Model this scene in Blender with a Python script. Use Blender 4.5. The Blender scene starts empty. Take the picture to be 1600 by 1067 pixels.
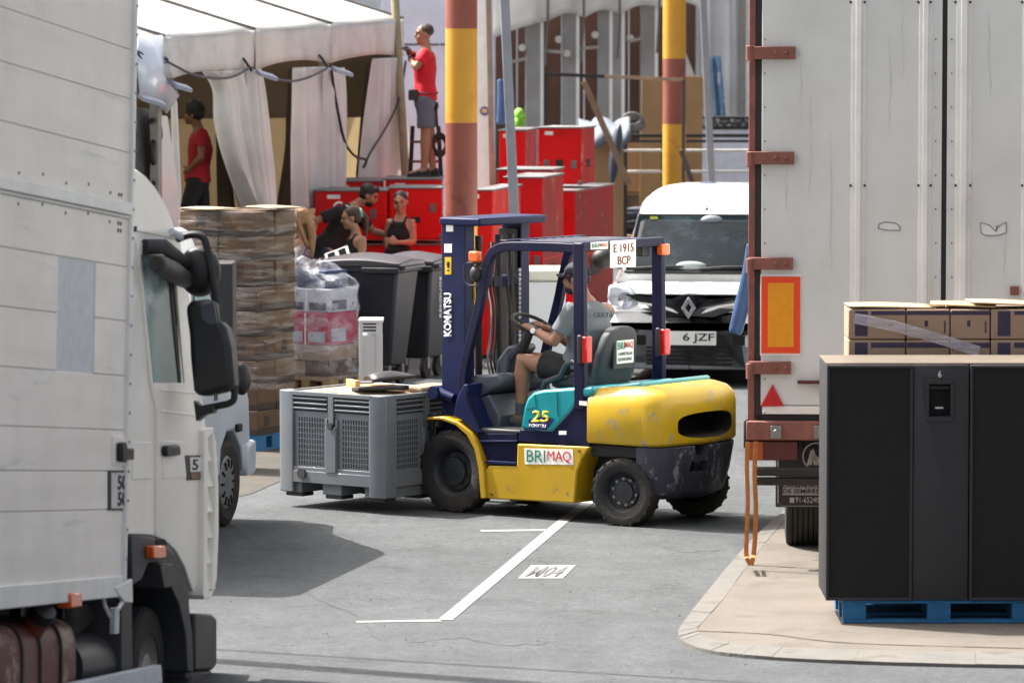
import bpy, bmesh, math, random
from mathutils import Vector as V, Matrix, Quaternion
from math import sin, cos, pi, radians, atan2, sqrt
random.seed(7)
S = bpy.context.scene
COL = S.collection
# ---------------------------------------------------------------- camera
FPX = 7500.0; CAMH = 3.9; TH = math.atan(533.5/FPX)
cd = bpy.data.cameras.new('camera'); cam = bpy.data.objects.new('camera', cd); COL.objects.link(cam)
cd.sensor_width = 36; cd.lens = 36*FPX/1600; cd.clip_start = 1; cd.clip_end = 600
cam.location = (0, 0, CAMH); cam.rotation_euler = (pi/2-TH, 0, 0)
S.camera = cam
cd.dof.use_dof = True; cd.dof.focus_distance = 36.0; cd.dof.aperture_fstop = 4.6
# ---------------------------------------------------------------- light
SUN_EL = radians(54); SD = V((-0.88, 0.475, 0)).normalized()
w = bpy.data.worlds.new('World'); S.world = w; w.use_nodes = True
nt = w.node_tree; bg = nt.nodes['Background']
sk = nt.nodes.new('ShaderNodeTexSky'); sk.sky_type = 'NISHITA'; sk.sun_disc = False
sk.sun_elevation = SUN_EL; sk.sun_rotation = atan2(SD.x, SD.y); sk.air_density = 0.55; sk.dust_density = 7; sk.ozone_density = 0.0
hs = nt.nodes.new('ShaderNodeHueSaturation'); hs.inputs['Saturation'].default_value = .45; nt.links.new(sk.outputs[0], hs.inputs['Color']); nt.links.new(hs.outputs[0], bg.inputs[0]); bg.inputs[1].default_value = 0.125
sl = bpy.data.lights.new('sun', 'SUN'); so = bpy.data.objects.new('sun', sl); COL.objects.link(so)
sl.energy = 4.0; sl.angle = radians(0.55); sl.color = (1, 0.95, 0.88)
sdir = V((SD.x*cos(SUN_EL), SD.y*cos(SUN_EL), sin(SUN_EL)))
so.rotation_euler = sdir.to_track_quat('Z', 'Y').to_euler(); so.location = (-20, 40, 40)
S.view_settings.view_transform = 'Standard'; S.view_settings.look = 'None'
S.view_settings.exposure = 1.5; S.view_settings.gamma = 1
S.cycles.max_bounces = 6; S.cycles.transparent_max_bounces = 12
# ---------------------------------------------------------------- geometry of the view
CAMP = V((0, 0, CAMH)); FW = V((0, cos(TH), -sin(TH))); UP = V((0, sin(TH), cos(TH)))
def ray(px, py): return FW + V((1, 0, 0))*((px-800)/FPX) + UP*((533.5-py)/FPX)
def at(px, py, Y):
    d = ray(px, py); return CAMP + d*(Y/d.y)
def gnd(px, py, z=0.0):
    d = ray(px, py); return CAMP + d*((z-CAMH)/d.z)
class Fr:
    """local frame: x forward, y left, z up"""
    def __init__(s, o, h):
        s.o = V(o); s.x = V(h).normalized(); s.y = V((0, 0, 1)).cross(s.x).normalized(); s.z = s.x.cross(s.y)
        s.M = Matrix.Translation(s.o) @ Matrix((s.x, s.y, s.z)).transposed().to_4x4(); s.I = s.M.inverted()
    def hit(s, px, py, axis, val):
        d = ray(px, py); n = (s.x, s.y, s.z)[axis]; p0 = s.o + n*val
        return s.I @ (CAMP + d*((p0-CAMP).dot(n)/d.dot(n)))
    def side(s, px, py, y=0.0):
        p = s.hit(px, py, 1, y); return (p.x, p.z)
    def front(s, px, py, x=0.0):
        p = s.hit(px, py, 0, x); return (p.y, p.z)
    def top(s, px, py, z=0.0):
        p = s.hit(px, py, 2, z); return (p.x, p.y)
    def loc(s, px, py, Y): return s.I @ at(px, py, Y)
# ---------------------------------------------------------------- mesh helpers
def nb(): return bmesh.new()
def face(bm, vs):
    try: return bm.faces.new(vs)
    except ValueError: return None
def box(bm, x0, x1, y0, y1, z0, z1, M=None):
    c = [V((x, y, z)) for z in (z0, z1) for y in (y0, y1) for x in (x0, x1)]
    if M is not None: c = [M @ p for p in c]
    v = [bm.verts.new(p) for p in c]
    for f in ((0, 2, 3, 1), (4, 5, 7, 6), (0, 1, 5, 4), (2, 6, 7, 3), (0, 4, 6, 2), (1, 3, 7, 5)): face(bm, [v[i] for i in f])
def obox(bm, p0, p1, w, h, ref=V((0, 0, 1))):
    """bar of section w x h from p0 to p1"""
    p0 = V(p0); p1 = V(p1); d = (p1-p0).normalized(); s = d.cross(V(ref))
    if s.length < 1e-4: s = d.cross(V((1, 0, 0)))
    s.normalize(); u = s.cross(d)
    c = [p + s*a*w/2 + u*b*h/2 for p in (p0, p1) for a, b in ((-1, -1), (1, -1), (1, 1), (-1, 1))]
    v = [bm.verts.new(p) for p in c]
    for f in ((0, 1, 2, 3), (7, 6, 5, 4), (0, 4, 5, 1), (1, 5, 6, 2), (2, 6, 7, 3), (3, 7, 4, 0)): face(bm, [v[i] for i in f])
def prism(bm, pts, ax, a, b):
    """polygon pts in the plane of the two axes other than ax, extruded from a to b along ax"""
    def mk(p, t): return {0: V((t, p[0], p[1])), 1: V((p[0], t, p[1])), 2: V((p[0], p[1], t))}[ax]
    A = [bm.verts.new(mk(p, a)) for p in pts]; Bv = [bm.verts.new(mk(p, b)) for p in pts]
    n = len(pts); face(bm, A); face(bm, Bv[::-1])
    for i in range(n): face(bm, (A[i], Bv[i], Bv[(i+1) % n], A[(i+1) % n]))
def frames(pts, ref=None):
    n = len(pts); out = []; s = None
    for i in range(n):
        d = (pts[min(i+1, n-1)]-pts[max(i-1, 0)]).normalized()
        if s is None:
            r = V(ref) if ref is not None else (V((0, 0, 1)) if abs(d.z) < .9 else V((1, 0, 0)))
            s = r - d*r.dot(d)
            if s.length < 1e-5: s = d.orthogonal()
            s.normalize()
        else:
            s = s - d*s.dot(d); s.normalize()
        out.append((d, s, d.cross(s)))
    return out
def tube(bm, pts, r, seg=8, ref=None, cap=True, rnd=False):
    """tube; r: number, list of numbers or list of (r_ref, r_other)"""
    pts = [V(p) for p in pts]; n = len(pts)
    rs = [r]*n if not isinstance(r, (list, tuple)) else list(r)
    rs = [(q, q) if not isinstance(q, (list, tuple)) else q for q in rs]
    F = frames(pts, ref)
    if rnd:
        P2 = []; R2 = []; F2 = []
        for t in (0.35, 0.75):
            k = sqrt(max(0, 1-(1-t)**2)); P2.append(pts[0]-F[0][0]*min(rs[0])*(1-t)); R2.append((rs[0][0]*k, rs[0][1]*k)); F2.append(F[0])
        P2 += pts; R2 += rs; F2 += F
        for t in (0.75, 0.35):
            k = sqrt(max(0, 1-(1-t)**2)); P2.append(pts[-1]+F[-1][0]*min(rs[-1])*(1-t)); R2.append((rs[-1][0]*k, rs[-1][1]*k)); F2.append(F[-1])
        pts, rs, F = P2, R2, F2
    rings = []
    for p, q, (d, s, u) in zip(pts, rs, F):
        rings.append([bm.verts.new(p + s*q[0]*cos(2*pi*k/seg) + u*q[1]*sin(2*pi*k/seg)) for k in range(seg)])
    for a, b in zip(rings, rings[1:]):
        for k in range(seg): face(bm, (a[k], a[(k+1) % seg], b[(k+1) % seg], b[k]))
    if cap: face(bm, rings[0][::-1]); face(bm, rings[-1])
def cyl(bm, p0, p1, r, r1=None, seg=16): tube(bm, [p0, p1], [r, r if r1 is None else r1], seg)
def lathe(bm, prof, o=V((0, 0, 0)), ax=V((0, 0, 1)), seg=24):
    """prof: list of (radius, height along ax)"""
    o = V(o); ax = V(ax).normalized(); s = ax.orthogonal().normalized(); u = ax.cross(s); rings = []
    for r, h in prof:
        if r < 1e-6: rings.append([bm.verts.new(o+ax*h)])
        else: rings.append([bm.verts.new(o+ax*h+s*r*cos(2*pi*k/seg)+u*r*sin(2*pi*k/seg)) for k in range(seg)])
    for a, b in zip(rings, rings[1:]):
        for k in range(seg):
            a0, a1 = a[k % len(a)], a[(k+1) % len(a)]; b0, b1 = b[k % len(b)], b[(k+1) % len(b)]
            vs = []
            for q in (a0, a1, b1, b0):
                if q not in vs: vs.append(q)
            if len(vs) > 2: face(bm, vs)
def loft(bm, rings, cap=True, closed=True):
    R = [[bm.verts.new(V(p)) for p in r] for r in rings]; n = len(R[0])
    for a, b in zip(R, R[1:]):
        for k in range(n if closed else n-1): face(bm, (a[k], a[(k+1) % n], b[(k+1) % n], b[k]))
    if cap and closed: face(bm, R[0][::-1]); face(bm, R[-1])
def grid(bm, fn, nu, nv):
    g = [[bm.verts.new(V(fn(i/nu, j/nv))) for j in range(nv+1)] for i in range(nu+1)]
    for i in range(nu):
        for j in range(nv): face(bm, (g[i][j], g[i+1][j], g[i+1][j+1], g[i][j+1]))
def ell(bm, c, r, M=None, seg=16, ri=10):
    c = V(c); R = []
    for i in range(ri+1):
        t = pi*i/ri
        pr = [V((r[0]*sin(t)*cos(2*pi*k/seg), r[1]*sin(t)*sin(2*pi*k/seg), -r[2]*cos(t))) for k in range(seg)] if 0 < i < ri else [V((0, 0, -r[2]*cos(t)))]
        R.append([bm.verts.new(c + (M @ p if M is not None else p)) for p in pr])
    for a, b in zip(R, R[1:]):
        for k in range(seg):
            vs = []
            for q in (a[k % len(a)], a[(k+1) % len(a)], b[(k+1) % len(b)], b[k % len(b)]):
                if q not in vs: vs.append(q)
            if len(vs) > 2: face(bm, vs)
def sup(cx, cy, rx, ry, z, e=4, n=32, plane=2):
    """superellipse ring"""
    out = []
    for k in range(n):
        t = 2*pi*k/n; c, s_ = cos(t), sin(t)
        a = cx+rx*math.copysign(abs(c)**(2/e), c); b = cy+ry*math.copysign(abs(s_)**(2/e), s_)
        out.append({2: (a, b, z), 0: (z, a, b), 1: (a, z, b)}[plane])
    return out
def obj(name, bm, mat, parent=None, bevel=0, smooth=35, M=None, sub=0, solid=0):
    bmesh.ops.recalc_face_normals(bm, faces=bm.faces[:])
    me = bpy.data.meshes.new(name); bm.to_mesh(me); bm.free()
    if smooth:
        me.polygons.foreach_set('use_smooth', [True]*len(me.polygons))
        me.set_sharp_from_angle(angle=radians(smooth))
    for m in (mat if isinstance(mat, (list, tuple)) else [mat]): me.materials.append(m)
    o = bpy.data.objects.new(name, me); COL.objects.link(o)
    if parent is not None: o.parent = parent
    if M is not None: o.matrix_local = M
    if solid:
        d = o.modifiers.new('solid', 'SOLIDIFY'); d.thickness = solid; d.offset = 0
    if bevel:
        b = o.modifiers.new('bevel', 'BEVEL'); b.width = bevel; b.segments = 2; b.limit_method = 'ANGLE'; b.angle_limit = radians(40)
    if sub:
        d = o.modifiers.new('sub', 'SUBSURF'); d.levels = sub; d.render_levels = sub
    return o
def bake(o, smooth=35):
    """apply an object's modifiers into its mesh"""
    dg = bpy.context.evaluated_depsgraph_get(); dg.update()
    me = bpy.data.meshes.new_from_object(o.evaluated_get(dg)); o.modifiers.clear(); o.data = me
    if smooth:
        me.polygons.foreach_set('use_smooth', [True]*len(me.polygons)); me.set_sharp_from_angle(angle=radians(smooth))
def cut(o, bmc, smooth=35):
    """subtract the closed mesh bmc (in o's local space) from o"""
    bmesh.ops.recalc_face_normals(bmc, faces=bmc.faces[:])
    me = bpy.data.meshes.new('tmp'); bmc.to_mesh(me); bmc.free(); t = bpy.data.objects.new('tmp', me); COL.objects.link(t)
    t.parent = o
    m = o.modifiers.new('b', 'BOOLEAN'); m.operation = 'DIFFERENCE'; m.object = t; m.solver = 'EXACT'
    bake(o, smooth); bpy.data.objects.remove(t)
def tag(o, label=None, cat=None, group=None, kind=None):
    if label: o['label'] = label
    if cat: o['category'] = cat
    if group: o['group'] = group
    if kind: o['kind'] = kind
    return o
def thing(name, label, cat, M=None, group=None):
    o = bpy.data.objects.new(name, None); COL.objects.link(o); o.empty_display_size = .2
    if M is not None: o.matrix_world = M
    return tag(o, label, cat, group)
def clone(o, parent=None):
    c = o.copy(); COL.objects.link(c)
    if parent is not None: c.parent = parent; c.matrix_parent_inverse = o.matrix_parent_inverse.copy()
    for ch in list(o.children): clone(ch, c)
    return c
def text(name, st, mat, parent, o, X, Yv, wd, ht, ext=.002, off=.012):
    """lettering fitted into a wd x ht rectangle from corner o along X and Yv (parent space)"""
    cu = bpy.data.curves.new('t', 'FONT'); cu.body = st; cu.size = 1; cu.offset = off; cu.resolution_u = 3
    t = bpy.data.objects.new('t', cu); COL.objects.link(t)
    dg = bpy.context.evaluated_depsgraph_get(); dg.update()
    me = bpy.data.meshes.new_from_object(t.evaluated_get(dg)); bpy.data.objects.remove(t)
    xs = [v.co.x for v in me.vertices]; ys = [v.co.y for v in me.vertices]
    x0, x1, y0, y1 = min(xs), max(xs), min(ys), max(ys)
    X = V(X).normalized(); Yv = V(Yv).normalized(); N = X.cross(Yv); o = V(o)
    for v in me.vertices:
        v.co = o + X*((v.co.x-x0)/(x1-x0)*wd) + Yv*((v.co.y-y0)/(y1-y0)*ht) + N*ext
    me.materials.append(mat)
    ob = bpy.data.objects.new(name, me); COL.objects.link(ob); ob.parent = parent
    sm = ob.modifiers.new('s', 'SOLIDIFY'); sm.thickness = ext*.8; sm.offset = 0
    return ob
# ---------------------------------------------------------------- materials
def lin(c): return tuple((x/255/12.92 if x/255 <= .04045 else ((x/255+.055)/1.055)**2.4) for x in c)
MATS = {}
def mat(name, rgb, rough=.6, metal=0, var=.12, sc=6, bump=0, bsc=40, wear=None, wsc=5, wamt=.45, coat=0, stretch=None, spec=.5, soil=.0):
    """principled with noise variation, optional wear colour in ragged patches"""
    if name in MATS: return MATS[name]
    m = bpy.data.materials.new(name); m.use_nodes = True; n = m.node_tree.nodes; L = m.node_tree.links
    p = n['Principled BSDF']; c = lin(rgb)
    tc = n.new('ShaderNodeTexCoord'); vec = tc.outputs['Object']
    if stretch:
        mp = n.new('ShaderNodeMapping'); mp.inputs['Scale'].default_value = stretch; L.new(vec, mp.inputs[0]); vec = mp.outputs[0]
    nz = n.new('ShaderNodeTexNoise'); nz.inputs['Scale'].default_value = sc; nz.inputs['Detail'].default_value = 6; L.new(vec, nz.inputs['Vector'])
    r = n.new('ShaderNodeMapRange'); r.inputs[1].default_value = .3; r.inputs[2].default_value = .7
    L.new(nz.outputs[0], r.inputs[0])
    mx = n.new('ShaderNodeMix'); mx.data_type = 'RGBA'
    mx.inputs[6].default_value = (*[x*(1-var) for x in c], 1); mx.inputs[7].default_value = (*[min(1, x*(1+var)) for x in c], 1)
    L.new(r.outputs[0], mx.inputs[0]); out = mx.outputs[2]
    if wear:
        n2 = n.new('ShaderNodeTexNoise'); n2.inputs['Scale'].default_value = wsc; n2.inputs['Detail'].default_value = 10; n2.inputs['Roughness'].default_value = .7
        L.new(vec, n2.inputs['Vector'])
        r2 = n.new('ShaderNodeMapRange'); r2.inputs[1].default_value = 1-wamt; r2.inputs[2].default_value = 1-wamt+.06; L.new(n2.outputs[0], r2.inputs[0])
        m2 = n.new('ShaderNodeMix'); m2.data_type = 'RGBA'; m2.inputs[7].default_value = (*lin(wear), 1)
        L.new(r2.outputs[0], m2.inputs[0]); L.new(out, m2.inputs[6]); out = m2.outputs[2]
    if soil:
        n3 = n.new('ShaderNodeTexNoise'); n3.inputs['Scale'].default_value = 1.7; n3.inputs['Detail'].default_value = 8; n3.inputs['Roughness'].default_value = .65; L.new(tc.outputs['Object'], n3.inputs['Vector'])
        r3 = n.new('ShaderNodeMapRange'); r3.inputs[1].default_value = .42; r3.inputs[2].default_value = .75; r3.inputs[4].default_value = soil; L.new(n3.outputs[0], r3.inputs[0])
        m3 = n.new('ShaderNodeMix'); m3.data_type = 'RGBA'; m3.inputs[7].default_value = (*lin((110, 100, 86)), 1)
        L.new(r3.outputs[0], m3.inputs[0]); L.new(out, m3.inputs[6]); out = m3.outputs[2]
    L.new(out, p.inputs['Base Color'])
    rr = n.new('ShaderNodeMapRange'); rr.inputs[3].default_value = max(.03, rough-.08); rr.inputs[4].default_value = min(1, rough+.1); L.new(nz.outputs[0], rr.inputs[0]); L.new(rr.outputs[0], p.inputs['Roughness'])
    p.inputs['Metallic'].default_value = metal; p.inputs['Specular IOR Level'].default_value = spec
    if coat: p.inputs['Coat Weight'].default_value = coat; p.inputs['Coat Roughness'].default_value = .08
    if bump:
        n4 = n.new('ShaderNodeTexNoise'); n4.inputs['Scale'].default_value = bsc; n4.inputs['Detail'].default_value = 5; L.new(vec, n4.inputs['Vector'])
        b = n.new('ShaderNodeBump'); b.inputs['Strength'].default_value = bump; b.inputs['Distance'].default_value = .02; L.new(n4.outputs[0], b.inputs['Height']); L.new(b.outputs[0], p.inputs['Normal'])
    MATS[name] = m; return m
def glass(name, rgb, rough=.05, alpha=.55):
    m = bpy.data.materials.new(name); m.use_nodes = True; p = m.node_tree.nodes['Principled BSDF']
    p.inputs['Base Color'].default_value = (*lin(rgb), 1); p.inputs['Roughness'].default_value = rough; p.inputs['Alpha'].default_value = alpha
    p.inputs['Specular IOR Level'].default_value = .8
    return m
def film(name, tint=(225, 228, 235), lo=.35, hi=.75, amin=.06, amax=.75, st=(2, 2, 22)):
    """stretch film: transparent with glossy milky streaks"""
    m = bpy.data.materials.new(name); m.use_nodes = True; n = m.node_tree.nodes; L = m.node_tree.links
    p = n['Principled BSDF']; p.inputs['Base Color'].default_value = (*lin(tint), 1); p.inputs['Roughness'].default_value = .22
    tc = n.new('ShaderNodeTexCoord'); mp = n.new('ShaderNodeMapping'); mp.inputs['Scale'].default_value = st; mp.inputs['Rotation'].default_value = (.25, .2, 0)
    nz = n.new('ShaderNodeTexNoise'); nz.inputs['Scale'].default_value = 1.6; nz.inputs['Detail'].default_value = 9; nz.inputs['Roughness'].default_value = .68
    L.new(tc.outputs['Object'], mp.inputs[0]); L.new(mp.outputs[0], nz.inputs['Vector'])
    r = n.new('ShaderNodeMapRange'); r.inputs[1].default_value = lo; r.inputs[2].default_value = hi; r.inputs[3].default_value = amin; r.inputs[4].default_value = amax
    L.new(nz.outputs[0], r.inputs[0]); L.new(r.outputs[0], p.inputs['Alpha'])
    b = n.new('ShaderNodeBump'); b.inputs['Strength'].default_value = .9; b.inputs['Distance'].default_value = .03; L.new(nz.outputs[0], b.inputs['Height']); L.new(b.outputs[0], p.inputs['Normal'])
    return m
Z1 = V((0, 0, 1)); X1 = V((1, 0, 0)); Y1 = V((0, 1, 0))
def T(*a): return Matrix.Translation(V(a))
def RZ(a): return Matrix.Rotation(a, 4, 'Z')
black = mat('black_plastic', (24, 24, 26), .5, var=.2, soil=.12)
dgrey = mat('dark_grey_plastic', (48, 50, 53), .55, var=.15, soil=.15)
rubber = mat('tyre_rubber', (28, 28, 28), .85, var=.25, sc=9, soil=.22, bump=.3, bsc=60)
steel = mat('steel', (150, 150, 150), .35, .9, soil=.2)
white_p = mat('white_paint', (222, 222, 218), .35, coat=.3, soil=.05, var=.03)
blackhole = mat('dark_interior', (14, 14, 15), .9)
amber = mat('amber_lens', (235, 96, 20), .25, var=.1, coat=.5)
redlens = mat('red_lens', (190, 16, 22), .2, var=.1, coat=.5)
# ================================================================ GROUND
def asphalt():
    m = bpy.data.materials.new('asphalt'); m.use_nodes = True; n = m.node_tree.nodes; L = m.node_tree.links; p = n['Principled BSDF']
    tc = n.new('ShaderNodeTexCoord')
    def noise(sc, det=8, ro=.6, st=None):
        z = n.new('ShaderNodeTexNoise'); z.inputs['Scale'].default_value = sc; z.inputs['Detail'].default_value = det; z.inputs['Roughness'].default_value = ro
        v = tc.outputs['Object']
        if st:
            mp = n.new('ShaderNodeMapping'); mp.inputs['Scale'].default_value = st; L.new(v, mp.inputs[0]); v = mp.outputs[0]
        L.new(v, z.inputs['Vector']); return z.outputs[0]
    def rng(s, a, b, c, d):
        r = n.new('ShaderNodeMapRange'); r.inputs[1].default_value = a; r.inputs[2].default_value = b; r.inputs[3].default_value = c; r.inputs[4].default_value = d; L.new(s, r.inputs[0]); return r.outputs[0]
    def mul(a, b):
        q = n.new('ShaderNodeMath'); q.operation = 'MULTIPLY'; L.new(a, q.inputs[0]); L.new(b, q.inputs[1]); return q.outputs[0]
    big = rng(noise(.35), .3, .7, .84, 1.14); mid = mul(rng(noise(2.2, 8, .7), .3, .7, .84, 1.14), rng(noise(14, 5, .75), .32, .68, .78, 1.22)); fine = rng(noise(70, 3, .7), .25, .75, .62, 1.36)
    grit = rng(noise(150, 1), .66, .74, 1.0, 1.9); streak = rng(noise(1.0, 7, .65, (1.6, .35, 1)), .35, .7, .88, 1.1)
    vo = n.new('ShaderNodeTexVoronoi'); vo.feature = 'DISTANCE_TO_EDGE'; vo.inputs['Scale'].default_value = .32
    mp = n.new('ShaderNodeMapping'); L.new(tc.outputs['Object'], mp.inputs[0]); ad = n.new('ShaderNodeVectorMath'); ad.operation = 'ADD'
    zz = n.new('ShaderNodeTexNoise'); zz.inputs['Scale'].default_value = 2.5; zz.inputs['Detail'].default_value = 6; L.new(tc.outputs['Object'], zz.inputs['Vector']); L.new(mp.outputs[0], ad.inputs[0]); L.new(zz.outputs['Color'], ad.inputs[1]); L.new(ad.outputs[0], vo.inputs['Vector'])
    crack = rng(vo.outputs['Distance'], .0, .003, .62, 1.0)
    stain = rng(noise(.8, 5, .75), .54, .68, 1.0, .70); pebb = rng(noise(38, 2, .5), .58, .66, 1.0, .72); crack = mul(mul(crack, stain), pebb)
    v = mul(mul(mul(mul(mul(big, mid), fine), grit), streak), crack)
    cr = n.new('ShaderNodeMix'); cr.data_type = 'RGBA'; cr.blend_type = 'MULTIPLY'; cr.inputs[0].default_value = 1; cr.inputs[6].default_value = (*lin((78, 81, 83)), 1)
    cb = n.new('ShaderNodeCombineColor'); [L.new(v, cb.inputs[i]) for i in range(3)]; L.new(cb.outputs[0], cr.inputs[7]); L.new(cr.outputs[2], p.inputs['Base Color'])
    p.inputs['Roughness'].default_value = .85; p.inputs['Specular IOR Level'].default_value = .25
    b = n.new('ShaderNodeBump'); b.inputs['Strength'].default_value = .5; b.inputs['Distance'].default_value = .012; L.new(fine, b.inputs['Height']); L.new(b.outputs[0], p.inputs['Normal'])
    return m
def gz(y): return max(0.0, 26.2-y)*.0975
bm = nb(); ys = [-8, 0, 5, 10, 15, 20, 24, 25.4, 26.2, 27, 40, 60, 90, 160, 320]; xs = [-160, -60, -20, -8, -2, 2, 8, 20, 60, 160]
g = [[bm.verts.new((x, y, gz(y))) for y in ys] for x in xs]
for i in range(len(xs)-1):
    for j in range(len(ys)-1): face(bm, (g[i][j], g[i+1][j], g[i+1][j+1], g[i][j+1]))
tag(obj('road', bm, asphalt(), smooth=60), kind='structure')
# pavement with kerb, right
conc = mat('pavement_concrete', (95, 89, 82), .85, var=.16, sc=2.2, bump=.3, bsc=50, wear=(85, 79, 72), wsc=1.3, wamt=.46, soil=.35)
kerbm = mat('kerb_stone', (98, 96, 92), .85, var=.14, sc=3, bump=.3, bsc=60, wear=(86, 84, 80), wsc=3, wamt=.45, soil=.3)
outer = [(1262, 770), (1194, 828), (1148, 876), (1102, 932), (1064, 982), (1060, 996), (1070, 1008), (1110, 1021), (1180, 1029), (1300, 1036), (1450, 1041), (1600, 1044), (1760, 1046)]
inner = [(1300, 752), (1224, 820), (1172, 882), (1130, 940), (1096, 978), (1090, 988), (1098, 998), (1140, 1009), (1200, 1014), (1310, 1019), (1450, 1022), (1600, 1024), (1760, 1026)]
def smooth_line(P, k=4):
    out = []
    for i in range(len(P)-1):
        p0 = V(P[max(i-1, 0)]); p1 = V(P[i]); p2 = V(P[i+1]); p3 = V(P[min(i+2, len(P)-1)])
        for j in range(k):
            t = j/k; out.append(tuple(.5*((2*p1)+(p2-p0)*t+(2*p0-5*p1+4*p2-p3)*t*t+(3*p1-p0-3*p2+p3)*t**3)))
    out.append(tuple(P[-1])); return out
go = [gnd(*p)[:2] for p in smooth_line(outer)]; gi = [gnd(*p)[:2] for p in smooth_line(inner)]
KZ = .022
bm = nb(); n_ = len(go)
for i in range(n_-1):
    gap = .004 if i % 9 == 5 else 0
    a, b, c, d = V(go[i]), V(go[i+1]), V(gi[i+1]), V(gi[i]); b2 = b+(a-b)*gap*3; c2 = c+(d-c)*gap*3
    prism(bm, [a, b2, c2, d], 2, -.05, KZ+random.uniform(-.002, .002))
tag(obj('kerb', bm, kerbm, smooth=0), kind='structure')
bm = nb(); far = [(gi[-1][0]+14, gi[-1][1]), (gi[-1][0]+14, 64), (gi[0][0]+3.0, 64)]
prism(bm, [tuple(p) for p in gi]+far, 2, -.05, KZ-.003)
tag(obj('pavement', bm, conc, smooth=0), kind='structure')
for pts in ([(1172, 882), (1300, 889), (1420, 893)], [(1092, 985), (1200, 990), (1330, 1004), (1600, 1012)]):
    bm = nb(); q = [gnd(*p, KZ) for p in smooth_line(pts, 5)]
    for a, b in zip(q, q[1:]):
        j = V((0, .006+random.random()*.008, 0)); v = [bm.verts.new(p+V((0, 0, .0005))) for p in (a-j, b-j, b+j, a+j)]; face(bm, v)
    tag(obj('pavement_joint', bm, mat('joint_dirt', (58, 53, 47), .9), smooth=0), kind='structure')
# far and left pavements
bm = nb(); P = [gnd(*p, .004) for p in ((250, 806), (395, 770), (445, 748), (640, 712), (690, 640), (560, 585), (100, 585))]
face(bm, [bm.verts.new(p) for p in P]); tag(obj('side_pavement', bm, mat('shaded_concrete', (58, 54, 50), .9, var=.18, sc=3, bump=.3, soil=.3), smooth=0), kind='structure')  # dark tone paints in the shade the trucks cast here
bm = nb(); prism(bm, [(-14, 57), (30, 57), (30, 66), (-14, 66)], 2, -.05, .03)
tag(obj('far_pavement', bm, mat('far_concrete', (118, 112, 100), .9, var=.12, sc=2), smooth=0), kind='structure')
# painted lines
paint = mat('road_paint', (138, 138, 136), .7, var=.06, sc=20, wear=(102, 102, 102), wsc=14, wamt=.41)
for P in ([(685, 967), (707, 968), (887, 815), (940, 776), (920, 776), (857, 824)], [(556, 969.5), (557, 972), (691, 970.2), (685, 967.2)], [(750, 827.6), (752, 830), (853, 829), (857, 826.2)]):
    bm = nb(); face(bm, [bm.verts.new(gnd(*p, .004)) for p in P]); tag(obj('road_marking', bm, paint, smooth=0), kind='structure')
st = bpy.data.objects.new('bay_number', None); COL.objects.link(st); tag(st, kind='structure')
bm = nb(); face(bm, [bm.verts.new(gnd(*p, .004)) for p in ((830, 882.5), (900, 882), (879, 903), (809, 903))]); obj('number_patch', bm, paint, st, smooth=0)
a, b, c = gnd(819, 900.5, .006), gnd(872, 900.5, .006), gnd(838, 884.8, .006)
text('lettering', 'M04', mat('road_tar', (96, 96, 96), .9, var=.3, sc=30), st, a, b-a, c-a, (b-a).length, (c-a).length, .001, .03)
# overhead lines whose shadows cross the road at the bottom of the frame
def sun_up(p, h): return V(p)+sdir*(h/sdir.z)
for (p0, p1, r_, lab) in (((250, 1009), (960, 1053), .022, 'thin'), ((250, 1026), (960, 1078), .1, 'thick')):
    a, b = sun_up(gnd(*p0), 4.5), sun_up(gnd(*p1), 4.5); d = (b-a).normalized()
    bm = nb(); n = 24; pts = [a-d*3+(b-a+d*6)*(i/n)+V((0, 0, .12*((2*i/n-1)**2))) for i in range(n+1)]
    tube(bm, pts, [(r_, .02)]*(n+1), 8, ref=(0, 1, 0)); tag(obj('overhead_cable', bm, black), f'{lab} dark cable strung high over the road before the camera', 'cable')

crk = mat('crack_tar', (62, 63, 64), .9)
random.seed(21)
for pts in ([(352, 812), (392, 846), (430, 872), (452, 905), (500, 938), (560, 962), (590, 1000)], [(640, 1004), (720, 996), (790, 1008), (880, 1000)], [(1020, 850), (1075, 862), (1130, 858)]):
    q = [gnd(x+random.uniform(-5, 5), y+random.uniform(-1.5, 1.5), .0025) for x, y in smooth_line(pts, 7)]
    bm = nb()
    for a, b in zip(q, q[1:]):
        d = (b-a).normalized(); s_ = V((-d.y, d.x, 0))*random.uniform(.002, .007); v = [bm.verts.new(p) for p in (a-s_, b-s_, b+s_, a+s_)]; face(bm, v)
    tag(obj('road_crack', bm, crk, smooth=0), kind='structure')
bm = nb()
for k in range(120):
    p = gnd(random.uniform(340, 1180), random.uniform(835, 1066)); r = random.uniform(.003, .010); t = random.uniform(0, 6)
    v = [bm.verts.new(p+V((r*cos(t+i*1.57)*random.uniform(.6, 1.4), r*sin(t+i*1.57)*random.uniform(.6, 1.4), .004+.006*(i % 2)))) for i in range(4)]; face(bm, v)
tag(obj('grit', bm, mat('grit_pale', (112, 109, 103), .9, var=.4, sc=3), smooth=0), kind='stuff')
for pts, wd in (([(330, 905), (480, 872), (700, 850), (1000, 838)], .20), ([(420, 1050), (640, 1000), (900, 950), (1080, 925)], .18)):
    pass
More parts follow.
